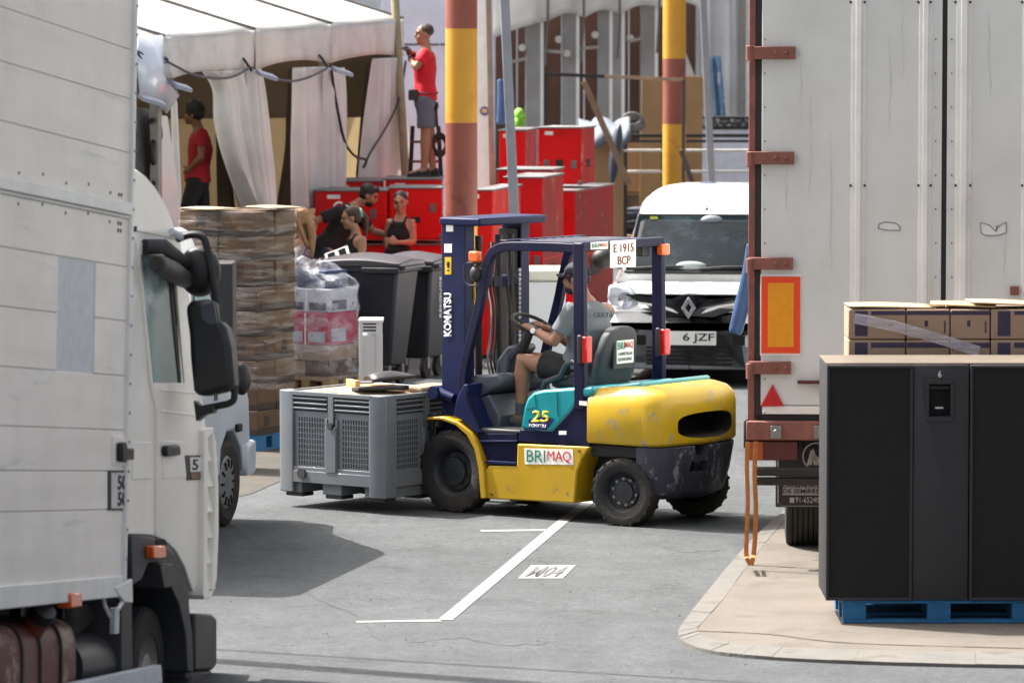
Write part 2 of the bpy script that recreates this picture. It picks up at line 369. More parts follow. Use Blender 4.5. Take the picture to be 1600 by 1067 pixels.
# ================================================================ FORKLIFT
g2 = gnd(968, 822); YAW = radians(37.5); hd = V((-cos(YAW), sin(YAW), 0)); r_ = ray(705, 805)
WB = (g2.x*r_.y-g2.y*r_.x)/(r_.x*hd.y-r_.y*hd.x)
TW = .53   # half outer width
K = Fr(g2 - hd.cross(Z1)*-TW, hd)        # origin under the rear axle centre
lift = thing('forklift', 'yellow and navy counterbalance forklift carrying the grey pallet box', 'forklift', K.M)
yel = mat('yellow_paint', (176, 140, 2), .5, var=.1, sc=3, wear=(120, 108, 70), wsc=7, wamt=.36, coat=.15, bump=.04, bsc=8, soil=.16)
yelw = mat('yellow_worn_paint', (180, 146, 3), .48, var=.12, sc=3, wear=(140, 132, 110), wsc=9, wamt=.44, coat=.15, bump=.05, bsc=8, soil=.14)
navy = mat('navy_paint', (11, 13, 46), .45, var=.12, sc=4, wear=(110, 112, 130), wsc=9, wamt=.3, coat=0, spec=.2, soil=.06)
navyb = mat('mast_blue_paint', (16, 25, 64), .48, var=.14, sc=4, wear=(150, 150, 160), wsc=9, wamt=.335, coat=0, soil=.08, stretch=(1, 1, .5), spec=.2)
teal = mat('teal_paint', (14, 130, 138), .3, var=.08, sc=5, wear=(20, 84, 90), wsc=4, wamt=.36, coat=.5)
cwblk = mat('scuffed_black_paint', (44, 44, 58), .55, var=.2, wear=(120, 120, 122), wsc=7, wamt=.45, bump=.1, stretch=(1.6, 1.6, .9))
greyp = mat('grey_dash_plastic', (70, 75, 86), .5, var=.1, coat=.1, soil=.1)
seatm = mat('seat_vinyl', (42, 47, 52), .55, var=.12, soil=.1)
oily = mat('oily_black_steel', (20, 20, 23), .5, .2, var=.3, soil=.12)
def sp(P, y=TW): return [K.side(*p, y) for p in P]
def side_part(name, P, y0, y1, m, parent=lift, bevel=.012, y=None):
    bm = nb(); prism(bm, sp(P, y1 if y is None else y), 1, y0, y1); return obj(name, bm, m, parent, bevel)
# lower frame
fr = side_part('frame', [(759, 779), (757, 735), (763, 727), (807, 728), (808, 693), (921, 698), (909, 716), (901, 738), (897, 786)], .30, TW, yel)
side_part('frame', [(759, 779), (757, 735), (763, 727), (807, 728), (808, 693), (921, 698), (909, 716), (901, 738), (897, 786)], -TW, -.30, yel, y=TW)
side_part('belly', [(775, 779), (780, 690), (1040, 700), (1040, 770), (900, 785)], -.30, .30, oily)
fen = [(666, 652), (690, 651), (714, 659), (735, 675), (747, 698), (755, 727), (759, 778)]
fi = [(668, 656), (689, 656), (711, 664), (729, 680), (741, 702), (747, 730), (751, 779)]
for y0, y1 in ((.24, TW+.02), (-TW-.02, -.24)): side_part('fender', fen+fi[::-1], y0, y1, yel, bevel=.006, y=TW+.02)
st_ = side_part('step', [(742, 676), (808, 676), (808, 727), (764, 725), (752, 700)], -TW+.02, TW-.03, navy, y=TW-.03)
bm = nb(); P = sp([(750, 688), (808, 688), (808, 690.5), (751, 690.5)], TW-.01); prism(bm, P, 1, .2, TW-.005); P = sp([(759, 719), (807, 722), (807, 726), (762, 724)], TW-.01); prism(bm, P, 1, .2, TW+.004); obj('tread', bm, navyb, st_, .002)
side_part('floor', [(744, 668), (812, 672), (812, 678), (742, 676)], -TW+.02, TW-.03, dgrey, y=TW-.02)
# cowl under the guard legs
for y0, y1 in ((.34, TW), (-TW, -.34)):
    side_part('cowl', [(708, 650), (713, 622), (724, 600), (731, 600), (728, 620), (740, 652), (752, 677), (742, 677), (734, 668), (720, 656)], y0, y1, navyb, y=TW)
side_part('dashboard', [(730, 604), (734, 587), (778, 584), (786, 592), (784, 602), (764, 612), (745, 622), (738, 624)], -.30, .34, greyp, bevel=.02, y=.34)
side_part('cowl_panel', [(741, 624), (764, 616), (775, 638), (781, 650), (780, 672), (752, 674)], -.30, .34, greyp, bevel=.015, y=.34)
side_part('bulkhead', [(713, 655), (718, 625), (730, 600), (742, 624), (752, 676), (745, 680)], -.34, .34, oily)
# engine hood, teal, with navy surround
side_part('side_cover', [(808, 690), (812, 670), (862, 672), (890, 645), (908, 618), (925, 618), (921, 698)], -TW+.01, TW-.01, navy, y=TW-.01)
hood = side_part('hood', [(813, 670), (818, 636), (823, 622), (832, 613), (848, 609), (926, 604), (926, 618), (905, 622), (892, 642), (863, 675), (850, 675)], -TW+.015, TW-.002, teal, bevel=.022, y=TW)
side_part('hood_rear', [(900, 609), (1010, 596), (1010, 640), (900, 640)], -TW+.06, TW-.10, teal, bevel=.02, y=.36)
bm = nb(); prism(bm, sp([(826, 655), (851, 650), (866, 654), (861, 662), (853, 672), (826, 670)], TW), 1, TW-.001, TW+.001); obj('badge_panel', bm, mat('navy_decal', (24, 32, 92), .4), hood, smooth=0)
def ltext(name, s, m, P, y, par=lift, ext=.002, off=.006):
    """lettering on the near side; P = lower-left, lower-right, upper-left pixels"""
    a, b, c = [V((p[0], y, p[1])) for p in (K.side(*q, y) for q in P)]
    return text(name, s, m, par, a, b-a, c-a, (b-a).length, (c-a).length, ext, off)
whitet = mat('white_lettering', (228, 228, 224), .5, var=.05); yelt = mat('yellow_lettering', (226, 206, 30), .5, var=.05); redt = mat('red_lettering', (190, 24, 36), .5, var=.05); grnt = mat('green_lettering', (20, 118, 92), .5, var=.08); blkt = mat('black_lettering', (22, 22, 24), .6, var=.05)
ltext('lettering', '25', yelt, ((830, 659), (857, 660), (832, 641)), TW+.004, hood, .0015, .02)
ltext('lettering', 'KOMATSU', whitet, ((827, 667), (853, 668), (827, 662)), TW+.004, hood, .0015, .01)
def sticker(P, y, par, txt, pads, wm=white_p, ext=.003):
    bm = nb(); prism(bm, sp(P, y), 1, y-.002, y); s_ = obj('sticker', bm, wm, par, smooth=0)
    for st, m, Q in txt: ltext('lettering', st, m, Q, y+.002, s_, .0015, 0)
    return s_
white_s = mat('sticker_white', (226, 226, 220), .5, var=.05, wear=(200, 180, 120), wsc=12, wamt=.32)
sticker([(819, 700), (895, 702), (896, 726), (820, 725)], TW+.002, fr, [('BRI', grnt, ((823, 721), (852, 722.5), (823, 702.5))), ('MAQ', redt, ((855.5, 722.5), (892, 724), (855.5, 704)))], 0, white_s)
sticker([(905, 626), (917, 627), (917, 634), (905, 633)], TW+.004, lift, [], 0, white_s)
sticker([(873, 673), (885, 673), (885, 679), (873, 679)], TW, lift, [], 0, white_s)
# seams, bolts and small fittings
seam = mat('panel_gap', (18, 17, 16), .9)
def gap(P, y, par):
    bm = nb(); q = [V((p[0], y+.001, p[1])) for p in sp(P, y)]; tube(bm, q, [(.0022, .0022)]*len(q), 5); obj('panel_gap', bm, seam, par)
gap([(836, 615), (838, 636), (822, 640)], TW, hood); gap([(870, 612), (872, 650)], TW, hood)
for px, py in ((768, 772), (905, 704)):
    p = K.side(px, py, TW); bm = nb(); cyl(bm, (p[0], TW, p[1]), (p[0], TW+.008, p[1]), .012, seg=6); obj('bolt', bm, mat('bolt_dull', (120, 96, 20), .5, var=.3), fr)
# overhead guard
def gbar(P, y, wd, dp, m=navy, name='guard_post', par=lift):
    bm = nb(); pts = [V((p[0], y, p[1])) for p in sp(P, y)]
    pts = [V(p) for p in smooth_line([tuple(q) for q in pts], 5)] if len(pts) > 2 else pts
    rings = []
    for p, (d, s, u) in zip(pts, frames(pts, ref=(0, 1, 0))):
        rings.append([p+s*a*dp/2+u*b*wd/2 for a, b in ((-1, -1), (1, -1), (1, 1), (-1, 1))])
    loft(bm, rings); return obj(name, bm, m, par, .006)
GY = .50
Pf = [(903, 388), (860, 386), (800, 385), (779, 389), (766, 402), (757, 440), (748, 485), (733, 545), (725, 585), (726, 612), (736, 645), (748, 672)]
gbar(Pf, GY, .068, .055)
Pfl = sp(Pf, GY)
bm = nb()  # far side mirrors the near one
pts = [V(p) for p in smooth_line([(p[0], -GY, p[1]) for p in Pfl], 5)]
loft(bm, [[p+s*a*.0275+u*b*.034 for a, b in ((-1, -1), (1, -1), (1, 1), (-1, 1))] for p, (d, s, u) in zip(pts, frames(pts, ref=(0, 1, 0)))]); obj('guard_post', bm, navy, lift, .006)
rt = V((K.side(906, 386, GY)[0], 0, K.side(906, 386, GY)[1])); rb = V((K.side(908, 640, GY)[0], 0, K.side(908, 640, GY)[1]))
for y in (GY, -GY):
    bm = nb(); obox(bm, rb+V((0, y, 0)), rt+V((0, y, .03)), .06, .095, ref=(1, 0, 0)); obj('guard_post', bm, navy, lift, .01)
fx = K.side(785, 387, GY)[0]; zt = rt.z
roof = bpy.data.objects.new('guard_roof', None)
bm = nb(); box(bm, rt.x-.05, rt.x+.05, -GY-.02, GY+.02, zt-.03, zt+.035); box(bm, fx-.05, fx+.03, -GY, GY, zt-.02, zt+.03)
for k in range(7): y = -.33+.66*k/6; box(bm, rt.x, fx, y-.012, y+.012, zt-.012, zt+.026)
obj('guard_roof', bm, navy, lift, .006)
# mast
msx = K.side(704, 500, .40)[0]
mz1 = K.side(704, 349, .4)[1]; lean = .0
def mbox(x0, x1, y0, y1, z0, z1, m, nm, bev=.006):
    bm = nb(); box(bm, x0, x1, y0, y1, z0, z1); return obj(nm, bm, m, lift, bev)
xa, xb = K.side(726, 500, .40)[0], K.side(690, 500, .40)[0]      # rear and front of the outer rail
rail = mbox(xa, xb, .355, .40, .12, mz1, navyb, 'mast_rail'); mbox(xa, xb, -.40, -.355, .12, mz1, navyb, 'mast_rail')
for y in (.31, -.31): mbox(xa+.02, xb-.02, y-.025, y+.025, .12, mz1-.06, oily, 'mast_channel')
for y in (.355, -.40):
    mbox(xa-.012, xa, y-.06 if y > 0 else y, y+.045 if y > 0 else y+.105, .12, mz1, navyb, 'rail_flange', .003)
mbox(xa-.16, xb+.01, -.43, .42, mz1-.015, mz1+.045, navyb, 'mast_crosshead', .015)
mbox(xa-.0, xb-.05, -.36, .36, mz1-.5, mz1-.42, navyb, 'mast_crossbar'); mbox(xa, xb-.08, -.36, .36, .52, .62, navyb, 'mast_crossbar')
for y in (-.2, -.05, .2):
    bm = nb(); cyl(bm, (xa+.02, y, .2), (xa+.02, y, mz1-.1), .028, seg=10); obj('lift_cylinder', bm, oily if y else steel, lift)
for y in (-.12, .05, .09, .13):
    bm = nb(); n = 20; tube(bm, [(xa-.03+.015*sin(i*.9), y+.008*sin(i*1.7), .5+(mz1-.65)*i/n) for i in range(n+1)], .010, 6); obj('hose', bm, [black, steel, oily, amber][int(abs(y)*100) % 3], lift)
bm = nb(); 
for z in range(40): box(bm, xa-.035, xa-.018, -.265, -.235, .4+z*.036, .428+z*.036)
obj('lift_chain', bm, steel, lift)
gbar([(740, 470), (741, 390)], .30, .03, .02, yel, 'yellow_strip')
# mast lettering: KOMATSU running up the rail
yR = .402
a = V((K.side(706, 526, yR)[0], yR, K.side(706, 526, yR)[1])); b = V((K.side(706, 458, yR)[0], yR, K.side(706, 458, yR)[1])); c = V((K.side(694, 526, yR)[0], yR, K.side(694, 526, yR)[1]))
text('lettering', 'KOMATSU', whitet, rail, a, b-a, c-a, (b-a).length, (c-a).length, .003, .04)
def rsk(P, m, nm='label'):
    bm = nb(); prism(bm, sp(P, yR), 1, yR-.004, yR); return obj(nm, bm, m, rail, smooth=0)
rsk([(694, 381), (706, 381), (706, 395), (694, 395)], white_s, 'sticker'); l2 = rsk([(695, 402), (705, 402), (705, 429), (695, 429)], mat('warning_yellow', (222, 178, 20), .5), 'warning_label')
ltext('lettering', '!', blkt, ((698, 424), (702.5, 424), (698, 408)), yR+.001, l2, .002)
rsk([(697, 352), (708, 352), (708, 362), (697, 362)], white_s, 'sticker')
# carriage, backrest bars, forks
cx0 = xb+.01
bm = nb()
for z0, z1 in ((.22, .34), (.62, .73)): box(bm, cx0, cx0+.05, -.48, .50, z0, z1)
for y in (-.44, -.15, .15, .46): box(bm, cx0-.02, cx0+.03, y-.03, y+.03, .2, .74)
obj('carriage', bm, oily, lift, .008)
FY = .27
for y in (-FY, FY):
    bm = nb(); box(bm, cx0+.052, cx0+.092, y-.055, y+.055, .11, .72); prism(bm, [(cx0+.052, .11), (cx0+1.1, .13), (cx0+1.1, .145), (cx0+.052, .155)], 1, y-.055, y+.055); obj('fork', bm, oily, lift, .006)
bm = nb(); cyl(bm, V((K.side(672, 662, .45)[0], .46, K.side(672, 662, .45)[1])), V((K.side(690, 662, .45)[0], .46, K.side(690, 662, .45)[1])), .03); obj('side_shift_ram', bm, steel, lift)
a = V((*K.side(686, 612, .42), 0)); b = V((*K.side(712, 622, .42), 0))
bm = nb(); tube(bm, [(a.x, .44, a.y), ((a.x+b.x)/2, .44, (a.y+b.y)/2), (b.x, .44, b.y)], [.05, .04, .035], 12); cyl(bm, (a.x, .38, a.y), (a.x, .5, a.y), .05); obj('tilt_cylinder', bm, navyb, lift)
# wheels
def wheel(cx, yc, R, wd, rimr, hubs, nb_, steer=0, treads=40):
    M = T(cx, yc, R) @ RZ(steer); o = 1 if yc > 0 else -1
    bm = nb(); w2 = wd/2; rr = R*.62
    lathe(bm, [(rr*.96, -w2*.8), (rr*1.05, -w2*.92), (R*.86, -w2), (R*.96, -w2*.93), (R, -w2*.7), (R, w2*.7), (R*.96, w2*.93), (R*.86, w2), (rr*1.05, w2*.92), (rr*.96, w2*.8)], ax=(0, o, 0), seg=48)
    for k in range(treads):
        t = 2*pi*k/treads; Mx = Matrix.Rotation(t, 4, 'Y')
        for s_ in (-1, 1):
            if (k+(s_ > 0)) % 2: box(bm, -R*.045, R*.045, min(s_*w2*.28, s_*w2*.97), max(s_*w2*.28, s_*w2*.97), R*.95, R*1.004, Mx)
    ty = obj('wheel', bm, rubber, lift, M=M)
    bm = nb(); lathe(bm, [(rr*1.0, w2*.86), (rr*.97, w2*.72), (rr*.90, w2*.60), (rr*.84, w2*.25), (hubs*1.35, w2*.12), (hubs*1.3, w2*.3), (hubs, w2*.34), (hubs*.95, w2*.62), (hubs*.5, w2*.7), (0, w2*.7)], ax=(0, o, 0), seg=32); obj('rim', bm, rimr, ty)
    bm = nb()
    for k in range(nb_):
        t = 2*pi*k/nb_+.2; q = V((cos(t)*rr*.62, 0, sin(t)*rr*.62)); cyl(bm, q+V((0, o*w2*.1, 0)), q+V((0, o*w2*.34, 0)), R*.05, seg=6)
    obj('wheel_nut', bm, steel if nb_ > 8 else oily, ty)
rimd = mat('dark_rim', (34, 38, 46), .5, .2, var=.2, soil=.35)
R1 = K.side(705, 672, TW)[1]/2; R2 = K.side(968, 716, TW)[1]/2
for s_ in (1, -1):
    wheel(WB, s_*(TW-.095), R1, .20, rimd, .11, 8); wheel(0, s_*(TW-.085), R2, .17, rimd, .085, 10, steer=radians(8))
# counterweight: rounded block, slot, lower scuffed half
xF = K.side(918, 650, TW)[0]; zB = K.side(920, 692, TW)[1]; zT = K.side(920, 612, TW)[1]+.02
def cw_plan(xf, xr, hw, z, r):
    """front square, rear corners rounded (radius r), tail a little bowed"""
    P = [(xf, -hw, z), (xf, hw, z)]
    n = 10
    for k in range(n+1):
        t = pi/2*k/n; P.append((xr+.06+r-r*sin(t), hw-r+r*cos(t), z))
    for y in (.6, .2, -.2, -.6): P.append((xr+.06*abs(y)**2*1.6, (hw-r)*y/.8*.9, z))
    for k in range(n+1):
        t = pi/2*(1-k/n); P.append((xr+.06+r-r*sin(t), -hw+r-r*cos(t), z))
    return P
xR = K.front(1147, 650, 0)[0]
tail = -.46
bm = nb()
rings = []
for z, dx, dw in ((zB, .02, .015), (zB+.02, 0, 0), (zT-.14, .0, 0), (zT-.07, .015, .012), (zT-.025, .05, .045), (zT, .11, .10)):
    rings.append(cw_plan(xF-(0.0 if z < zT-.03 else .03), tail+dx, TW+.01-dw, z, .20))
loft(bm, rings)
cw = obj('counterweight', bm, yelw, lift, .01, smooth=50)
# crown the top: raise it toward the tail
for v in cw.data.vertices:
    if v.co.z > zT-.2:
        t = max(0, min(1, (xF-v.co.x)/.45)); v.co.z += .035*sin(t*pi*.6)
    if v.co.z < zB+.05: v.co.z += .05*max(0, (-.05-v.co.x))*0
slz0, slz1 = zB+.075, zB+.215
bmc = nb(); loft(bmc, [sup(0, (slz0+slz1)/2, .35+.05*(k == 0), .085+.02*(k == 0), x, 3.6, 32, 0) for k, x in enumerate((tail-.03, tail+.055, tail+.26))])
cut(cw, bmc, 50)
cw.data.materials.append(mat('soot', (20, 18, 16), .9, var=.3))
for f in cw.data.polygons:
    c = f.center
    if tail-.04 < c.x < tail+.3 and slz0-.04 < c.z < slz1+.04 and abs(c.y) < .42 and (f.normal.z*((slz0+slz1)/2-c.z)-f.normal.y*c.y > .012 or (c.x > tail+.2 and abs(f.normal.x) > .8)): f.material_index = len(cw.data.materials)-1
bm = nb(); loft(bm, [sup(0, (slz0+slz1)/2,   .348, .09, x, 3.6, 32, 0) for x in (tail+.262, tail+.27)]); obj('slot_grille', bm, blackhole, cw)
bm = nb(); rings = []
for z, dx, dw, fx_ in ((.20, .10, .13, -.12), (.24, .05, .08, -.13), (.40, .02, .04, -.17), (zB-.006, .0, .01, -.20)):
    P = cw_plan(fx_+.06, tail+dx, TW-dw, z, .2); rings.append(P)
loft(bm, rings); cwl = obj('lower_counterweight', bm, cwblk, lift, .012, smooth=50)
bmc = nb(); box(bmc, tail-.1, tail+.16, .02, .20, .40, .48); cut(cwl, bmc, 50)
bmc = nb(); cyl(bmc, (tail-.1, .10, .585), (tail+.18, .10, .585), .075, seg=20); cut(cwl, bmc, 50)
bm = nb(); box(bm, -.20, xF, -TW+.04, TW-.04, zB-.1, zB-.008); obj('tail_frame', bm, oily, lift, .01)
bm = nb(); box(bm, -.06, .06, -.42, .42, R2-.06, R2+.08); obj('rear_axle', bm, oily, lift, .01)
bm = nb(); box(bm, WB-.06, WB+.06, -.42, .42, R1-.06, R1+.06); obj('front_axle', bm, oily, lift, .01)
# seat
def yz(px, py, Y): p = K.loc(px, py, Y); return p
SXB = K.side(962, 590, 0)[0]; zs = K.side(900, 608, .2)[1]; zst = K.side(960, 512, 0)[1]
bm = nb(); rings = []
for z, hw, x in ((zs+.02, .20, SXB+.06), (zs+.12, .235, SXB+.03), (zs+.28, .225, SXB), (zst-.06, .19, SXB-.03), (zst-.01, .14, SXB-.035), (zst+.012, .07, SXB-.035)):
    rings.append(sup(x, 0, .055, hw, z, 4, 28))
loft(bm, rings); sb = obj('seat_backrest', bm, seatm, lift, smooth=50)
sx = SXB-.087
bm = nb(); prism(bm, [(-.12, zs+.16), (.13, zs+.16), (.12, zst-.08), (-.11, zst-.08)], 0, sx+.010, sx+.03); obj('back_pocket', bm, dgrey, sb, .004)
bm = nb(); prism(bm, [(-.105, zs+.2), (.105, zs+.2), (.105, zst-.09), (-.105, zst-.09)], 0, sx-.004, sx+.008); sk_ = obj('sticker', bm, white_s, sb)
def rtext(par, s, m, y0, z0, wd, ht, x): text('lettering', s, m, par, (x, y0, z0), (0, -1, 0), (0, 0, 1), wd, ht, .0015, .01)
h_ = zst-.09-zs-.2
rtext(sk_, 'BRI', grnt, .10, zs+.2+h_*.62, .085, h_*.32, sx-.006); rtext(sk_, 'MAQ', redt, .010, zs+.2+h_*.62, .105, h_*.32, sx-.006)
rtext(sk_, 'CARRETILLAS', blkt, .095, zs+.2+h_*.36, .18, h_*.13, sx-.006); rtext(sk_, 'ELEVADORAS', blkt, .095, zs+.2+h_*.12, .17, h_*.13, sx-.006)
bm = nb(); box(bm, SXB+.02, SXB+.46, -.22, .22, zs, zs+.11); obj('seat_cushion', bm, seatm, lift, .035)
for y in (.245, -.245):
    bm = nb(); P = [K.side(*p, .27) for p in ((905, 602), (905, 574), (893, 565), (882, 570), (873, 588), (850, 597), (846, 606))]
    tube(bm, [(p[0], y, p[1]) for p in P], .024, 8, rnd=True); obj('hip_guard', bm, seatm, lift, smooth=60)
# steering wheel and column
wc = V((K.side(832, 507, .05)[0], .05, K.side(832, 507, .05)[1])); nrm = V((-.45, 0, .9)).normalized(); u = nrm.cross(Y1).normalized()
bm = nb(); tube(bm, [wc+u*.165*cos(2*pi*k/28)+Y1*.165*sin(2*pi*k/28) for k in range(29)], .014, 8); 
for k in range(3): t = 2*pi*k/3+.5; tube(bm, [wc-nrm*.03, wc+u*.16*cos(t)+Y1*.16*sin(t)], .012, 6)
lathe(bm, [(0, .0), (.04, 0), (.045, -.05), (0, -.05)], wc-nrm*.0, nrm, 14); obj('steering_wheel', bm, black, lift, smooth=60)
bm = nb(); tube(bm, [wc-nrm*.04, wc-nrm*.40], [.035, .05], 12); obj('steering_column', bm, dgrey, lift)
P = [K.side(*p, 0) for p in ((786, 600), (790, 560), (806, 540), (822, 536), (826, 545), (812, 560), (806, 600))]
bm = nb(); prism(bm, P, 1, -.12, .12); obj('column_cover', bm, greyp, lift, .03)
for k in range(3):
    bm = nb(); y = -.22-.05*k; p = K.side(800, 560, -.2); tube(bm, [(p[0], y, p[1]-.1), (p[0]-.03, y, p[1]+.06)], .009, 6); ell(bm, (p[0]-.03, y, p[1]+.08), (.02, .02, .024)); obj('hydraulic_lever', bm, black, lift)
# lamps
def lamp(p, m, nm, sz, y, ax=0):
    bm = nb(); x, z = p; box(bm, x-sz[0]/2, x+sz[0]/2, y-sz[1]/2, y+sz[1]/2, z-sz[2]/2, z+sz[2]/2); return obj(nm, bm, m, lift, .012)
for y in (GY, -GY):
    px = K.side(922, 545, .42); lamp((px[0]-.03, px[1]), redlens, 'tail_lamp', (.05, .08, .20), y)
    lamp((px[0]+.01, px[1]), black, 'lamp_housing', (.04, .10, .22), y)
pa = K.side(755, 400, .43); l_ = lamp(pa, amber, 'turn_signal', (.09, .06, .08), GY+.03)
pr = K.side(906, 397, .43); lamp((pr[0]-.10, pr[1]+.0), amber, 'turn_signal', (.06, .10, .085), -GY+.0); lamp((pr[0]-.0, pr[1]-.0), black, 'work_lamp', (.08, .10, .10), -.36)
pm = K.side(741, 435, .5)
bm = nb(); pth = [K.side(*p, .52) for p in ((758, 411), (730, 411), (725, 416), (726, 440), (733, 446), (752, 447))]; tube(bm, [(p[0], .52, p[1]) for p in pth], .008, 6); obj('mirror_bracket', bm, black, lift)
bm = nb(); p = K.side(744, 428, .52); ell(bm, (p[0], .52, p[1]), (.05, .05, .065)); obj('mirror', bm, black, lift)
# plate on the rear edge of the guard
pp = [K.front(x, y, rt.x-.06) for x, y in ((953, 419), (993, 417), (953, 377))]
bm = nb(); prism(bm, [(pp[0][0], pp[0][1]), (pp[1][0], pp[1][1]), (pp[1][0], pp[2][1]), (pp[0][0], pp[2][1])], 0, rt.x-.064, rt.x-.058); pl = obj('number_plate', bm, white_s, lift, .003)
brown = mat('plate_brown', (120, 40, 34), .6)
w_ = pp[0][0]-pp[1][0]; h_ = pp[2][1]-pp[0][1]
text('lettering', 'E 1915', brown, pl, (rt.x-.066, pp[0][0]-w_*.12, pp[0][1]+h_*.56), (0, -1, 0), Z1, w_*.78, h_*.32, .002, .005)
text('lettering', 'BCP', brown, pl, (rt.x-.066, pp[0][0]-w_*.28, pp[0][1]+h_*.1), (0, -1, 0), Z1, w_*.5, h_*.32, .002, .005)
pq = [K.front(x, y, rt.x-.055) for x, y in ((923, 390), (950, 389), (923, 379))]
bm = nb(); prism(bm, [(pq[0][0], pq[0][1]), (pq[1][0], pq[1][1]), (pq[1][0], pq[2][1]), (pq[0][0], pq[2][1])], 0, rt.x-.056, rt.x-.051); s2 = obj('sticker', bm, white_s, lift)
w_ = pq[0][0]-pq[1][0]; h_ = pq[2][1]-pq[0][1]
text('lettering', 'BRI', grnt, s2, (rt.x-.057, pq[0][0]-w_*.06, pq[0][1]+h_*.2), (0, -1, 0), Z1, w_*.4, h_*.6, .0015, .01); text('lettering', 'MAQ', redt, s2, (rt.x-.057, pq[0][0]-w_*.5, pq[0][1]+h_*.2), (0, -1, 0), Z1, w_*.45, h_*.6, .0015, .01)

# ================================================================ GREY PALLET BOX ON THE FORKS
bg_ = mat('grey_bin_plastic', (98, 104, 110), .5, var=.08, sc=3, coat=.15, soil=.3)
bgd = mat('grey_bin_slot', (38, 40, 44), .8)
L1, W1, H1, B0 = 1.18, 1.02, .80, .10      # along heading, across, height, underside
nc = K.hit(590, 775, 2, .10)               # near rear corner (local)
bx0 = cx0+.10; by1 = nc.y if abs(nc.y) < .8 else .5
by1 = K.hit(600, 770, 0, bx0).y; by0 = by1-W1; bx1 = bx0+L1*.86
M0 = K.M @ T(bx0, by1, B0)                 # local: x forward, y toward far side is negative
crate = thing('pallet_box', 'grey vented plastic pallet box carried on the forks of the forklift', 'pallet box', M0)
LX = bx1-bx0; LY = W1
bm = nb(); t = .035
box(bm, 0, LX, -t, 0, .13, H1); box(bm, 0, LX, -LY, -LY+t, .13, H1); box(bm, 0, t, -LY+t, -t, .13, H1); box(bm, LX-t, LX, -LY+t, -t, .13, H1); box(bm, t, LX-t, -LY+t, -t, .14, .18)
wl = obj('walls', bm, bg_, crate, .004)
for x, y in ((0, 0), (LX, 0), (0, -LY), (LX, -LY)):
    sx_ = 1 if x == 0 else -1; sy_ = -1 if y == 0 else 1
    bm = nb(); prism(bm, [(x-.022*sx_, y-.0*sy_), (x+.02*sx_, y-.022*sy_), (x+.13*sx_, y-.022*sy_), (x+.13*sx_, y+.01*sy_), (x+.01*sx_, y+.13*sy_), (x-.022*sx_, y+.13*sy_)], 2, .02, H1+.004)
    obj('corner_post', bm, bg_, crate, .008)
def panel(A, X, N, wd):
    """ribs, slots and louvres on one wall: A lower corner, X along, N outward"""
    A = V(A); X = V(X); N = V(N); b1 = nb(); b2 = nb()
    def bb(b, u0, u1, z0, z1, d0, d1):
        P = [A+X*u+N*d+Z1*z for z in (z0, z1) for d in (d0, d1) for u in (u0, u1)]
        v = [b.verts.new(p) for p in P]
        for f in ((0, 2, 3, 1), (4, 5, 7, 6), (0, 1, 5, 4), (2, 6, 7, 3), (0, 4, 6, 2), (1, 3, 7, 5)): face(b, [v[i] for i in f])
    bb(b1, .1, wd-.1, H1-.03, H1+.002, 0, .022); bb(b1, .1, wd-.1, .10, .19, 0, .020)
    m = wd/2; bb(b1, m-.05, m+.05, .19, H1-.26, 0, .024); bb(b1, m-.025, m+.025, H1-.26, H1-.03, 0, .022)
    for u0, u1 in ((.13, m-.06), (m+.06, wd-.13)):
        for k in range(3): bb(b1, u0-.02, u1+.03, H1-.135+k*.038, H1-.122+k*.038, 0, .02)
        bb(b2, u0-.01, u1+.02, H1-.15, H1-.035, .0005, .0022)
        bb(b1, u0, u1, .19, .22, 0, .014); bb(b1, u0-.02, u0, .19, H1-.2, 0, .014); bb(b1, u1, u1+.02, .19, H1-.2, 0, .014)
        nx = int((u1-u0-.05)/.026)
        for i in range(nx):
            for j in range(9):
                u = u0+.03+i*.026; z = .235+j*.042; bb(b2, u, u+.012, z, z+.032, .0005, .002)
    obj('wall_rib', b1, bg_, crate, .003); obj('vent_slots', b2, bgd, crate, smooth=0)
panel((0, 0, 0), (1, 0, 0), (0, 1, 0), LX); panel((0, 0, 0), (0, -1, 0), (-1, 0, 0), LY)
bm = nb()
for x in (.0, LX/2-.09, LX-.20): box(bm, x+.01, x+.20, -LY+.01, -.012, .015, .125)
obj('runner', bm, bg_, crate, .006)
for x in (.01, LX/2-.08, LX-.19):
    for y in (-.16, -LY/2-.08, -LY+.02): bm = nb(); box(bm, x, x+.17, y, y+.14, -.015, .016); obj('foot', bm, black, crate, .008)
for x_, z_, r_ in ((LX*.5, .55, .026), (LX*.78, .17, .04)): bm = nb(); cyl(bm, (x_, 0, z_), (x_, .04, z_), r_); obj('drain_plug', bm, dgrey, crate)
card = mat('cardboard', (186, 150, 108), .85, var=.1, sc=3, wear=(150, 116, 80), wsc=6, wamt=.36, bump=.1, bsc=20)
cardl = mat('cardboard_pale', (160, 140, 114), .85, var=.08, sc=3, wear=(142, 118, 90), wsc=3, wamt=.4, bump=.1, bsc=20)
def cb(name, lab, cat, m, M, dims, bend=0):
    bm = nb(); a, b, c = dims; grid(bm, lambda u, v: (a*(u-.5), b*(v-.5), bend*sin(u*pi)*sin(v*2.5)), 8, 6)
    o = obj(name, bm, m, solid=c); o.matrix_world = M; return tag(o, lab, cat)
Mz = M0 @ T(LX/2, -LY/2, H1-.02)
cb('cardboard_sheet', 'flat sheet of pale cardboard lying over the grey pallet box', 'cardboard', cardl, Mz, (LX-.08, LY-.08, .012), .035)
cb('cardboard_sheet', 'folded strip of cardboard standing at right end of the grey pallet box', 'cardboard', cardl, M0 @ T(.14, -LY+.3, H1+.01) @ RZ(.1), (.2, .5, .04), .02)
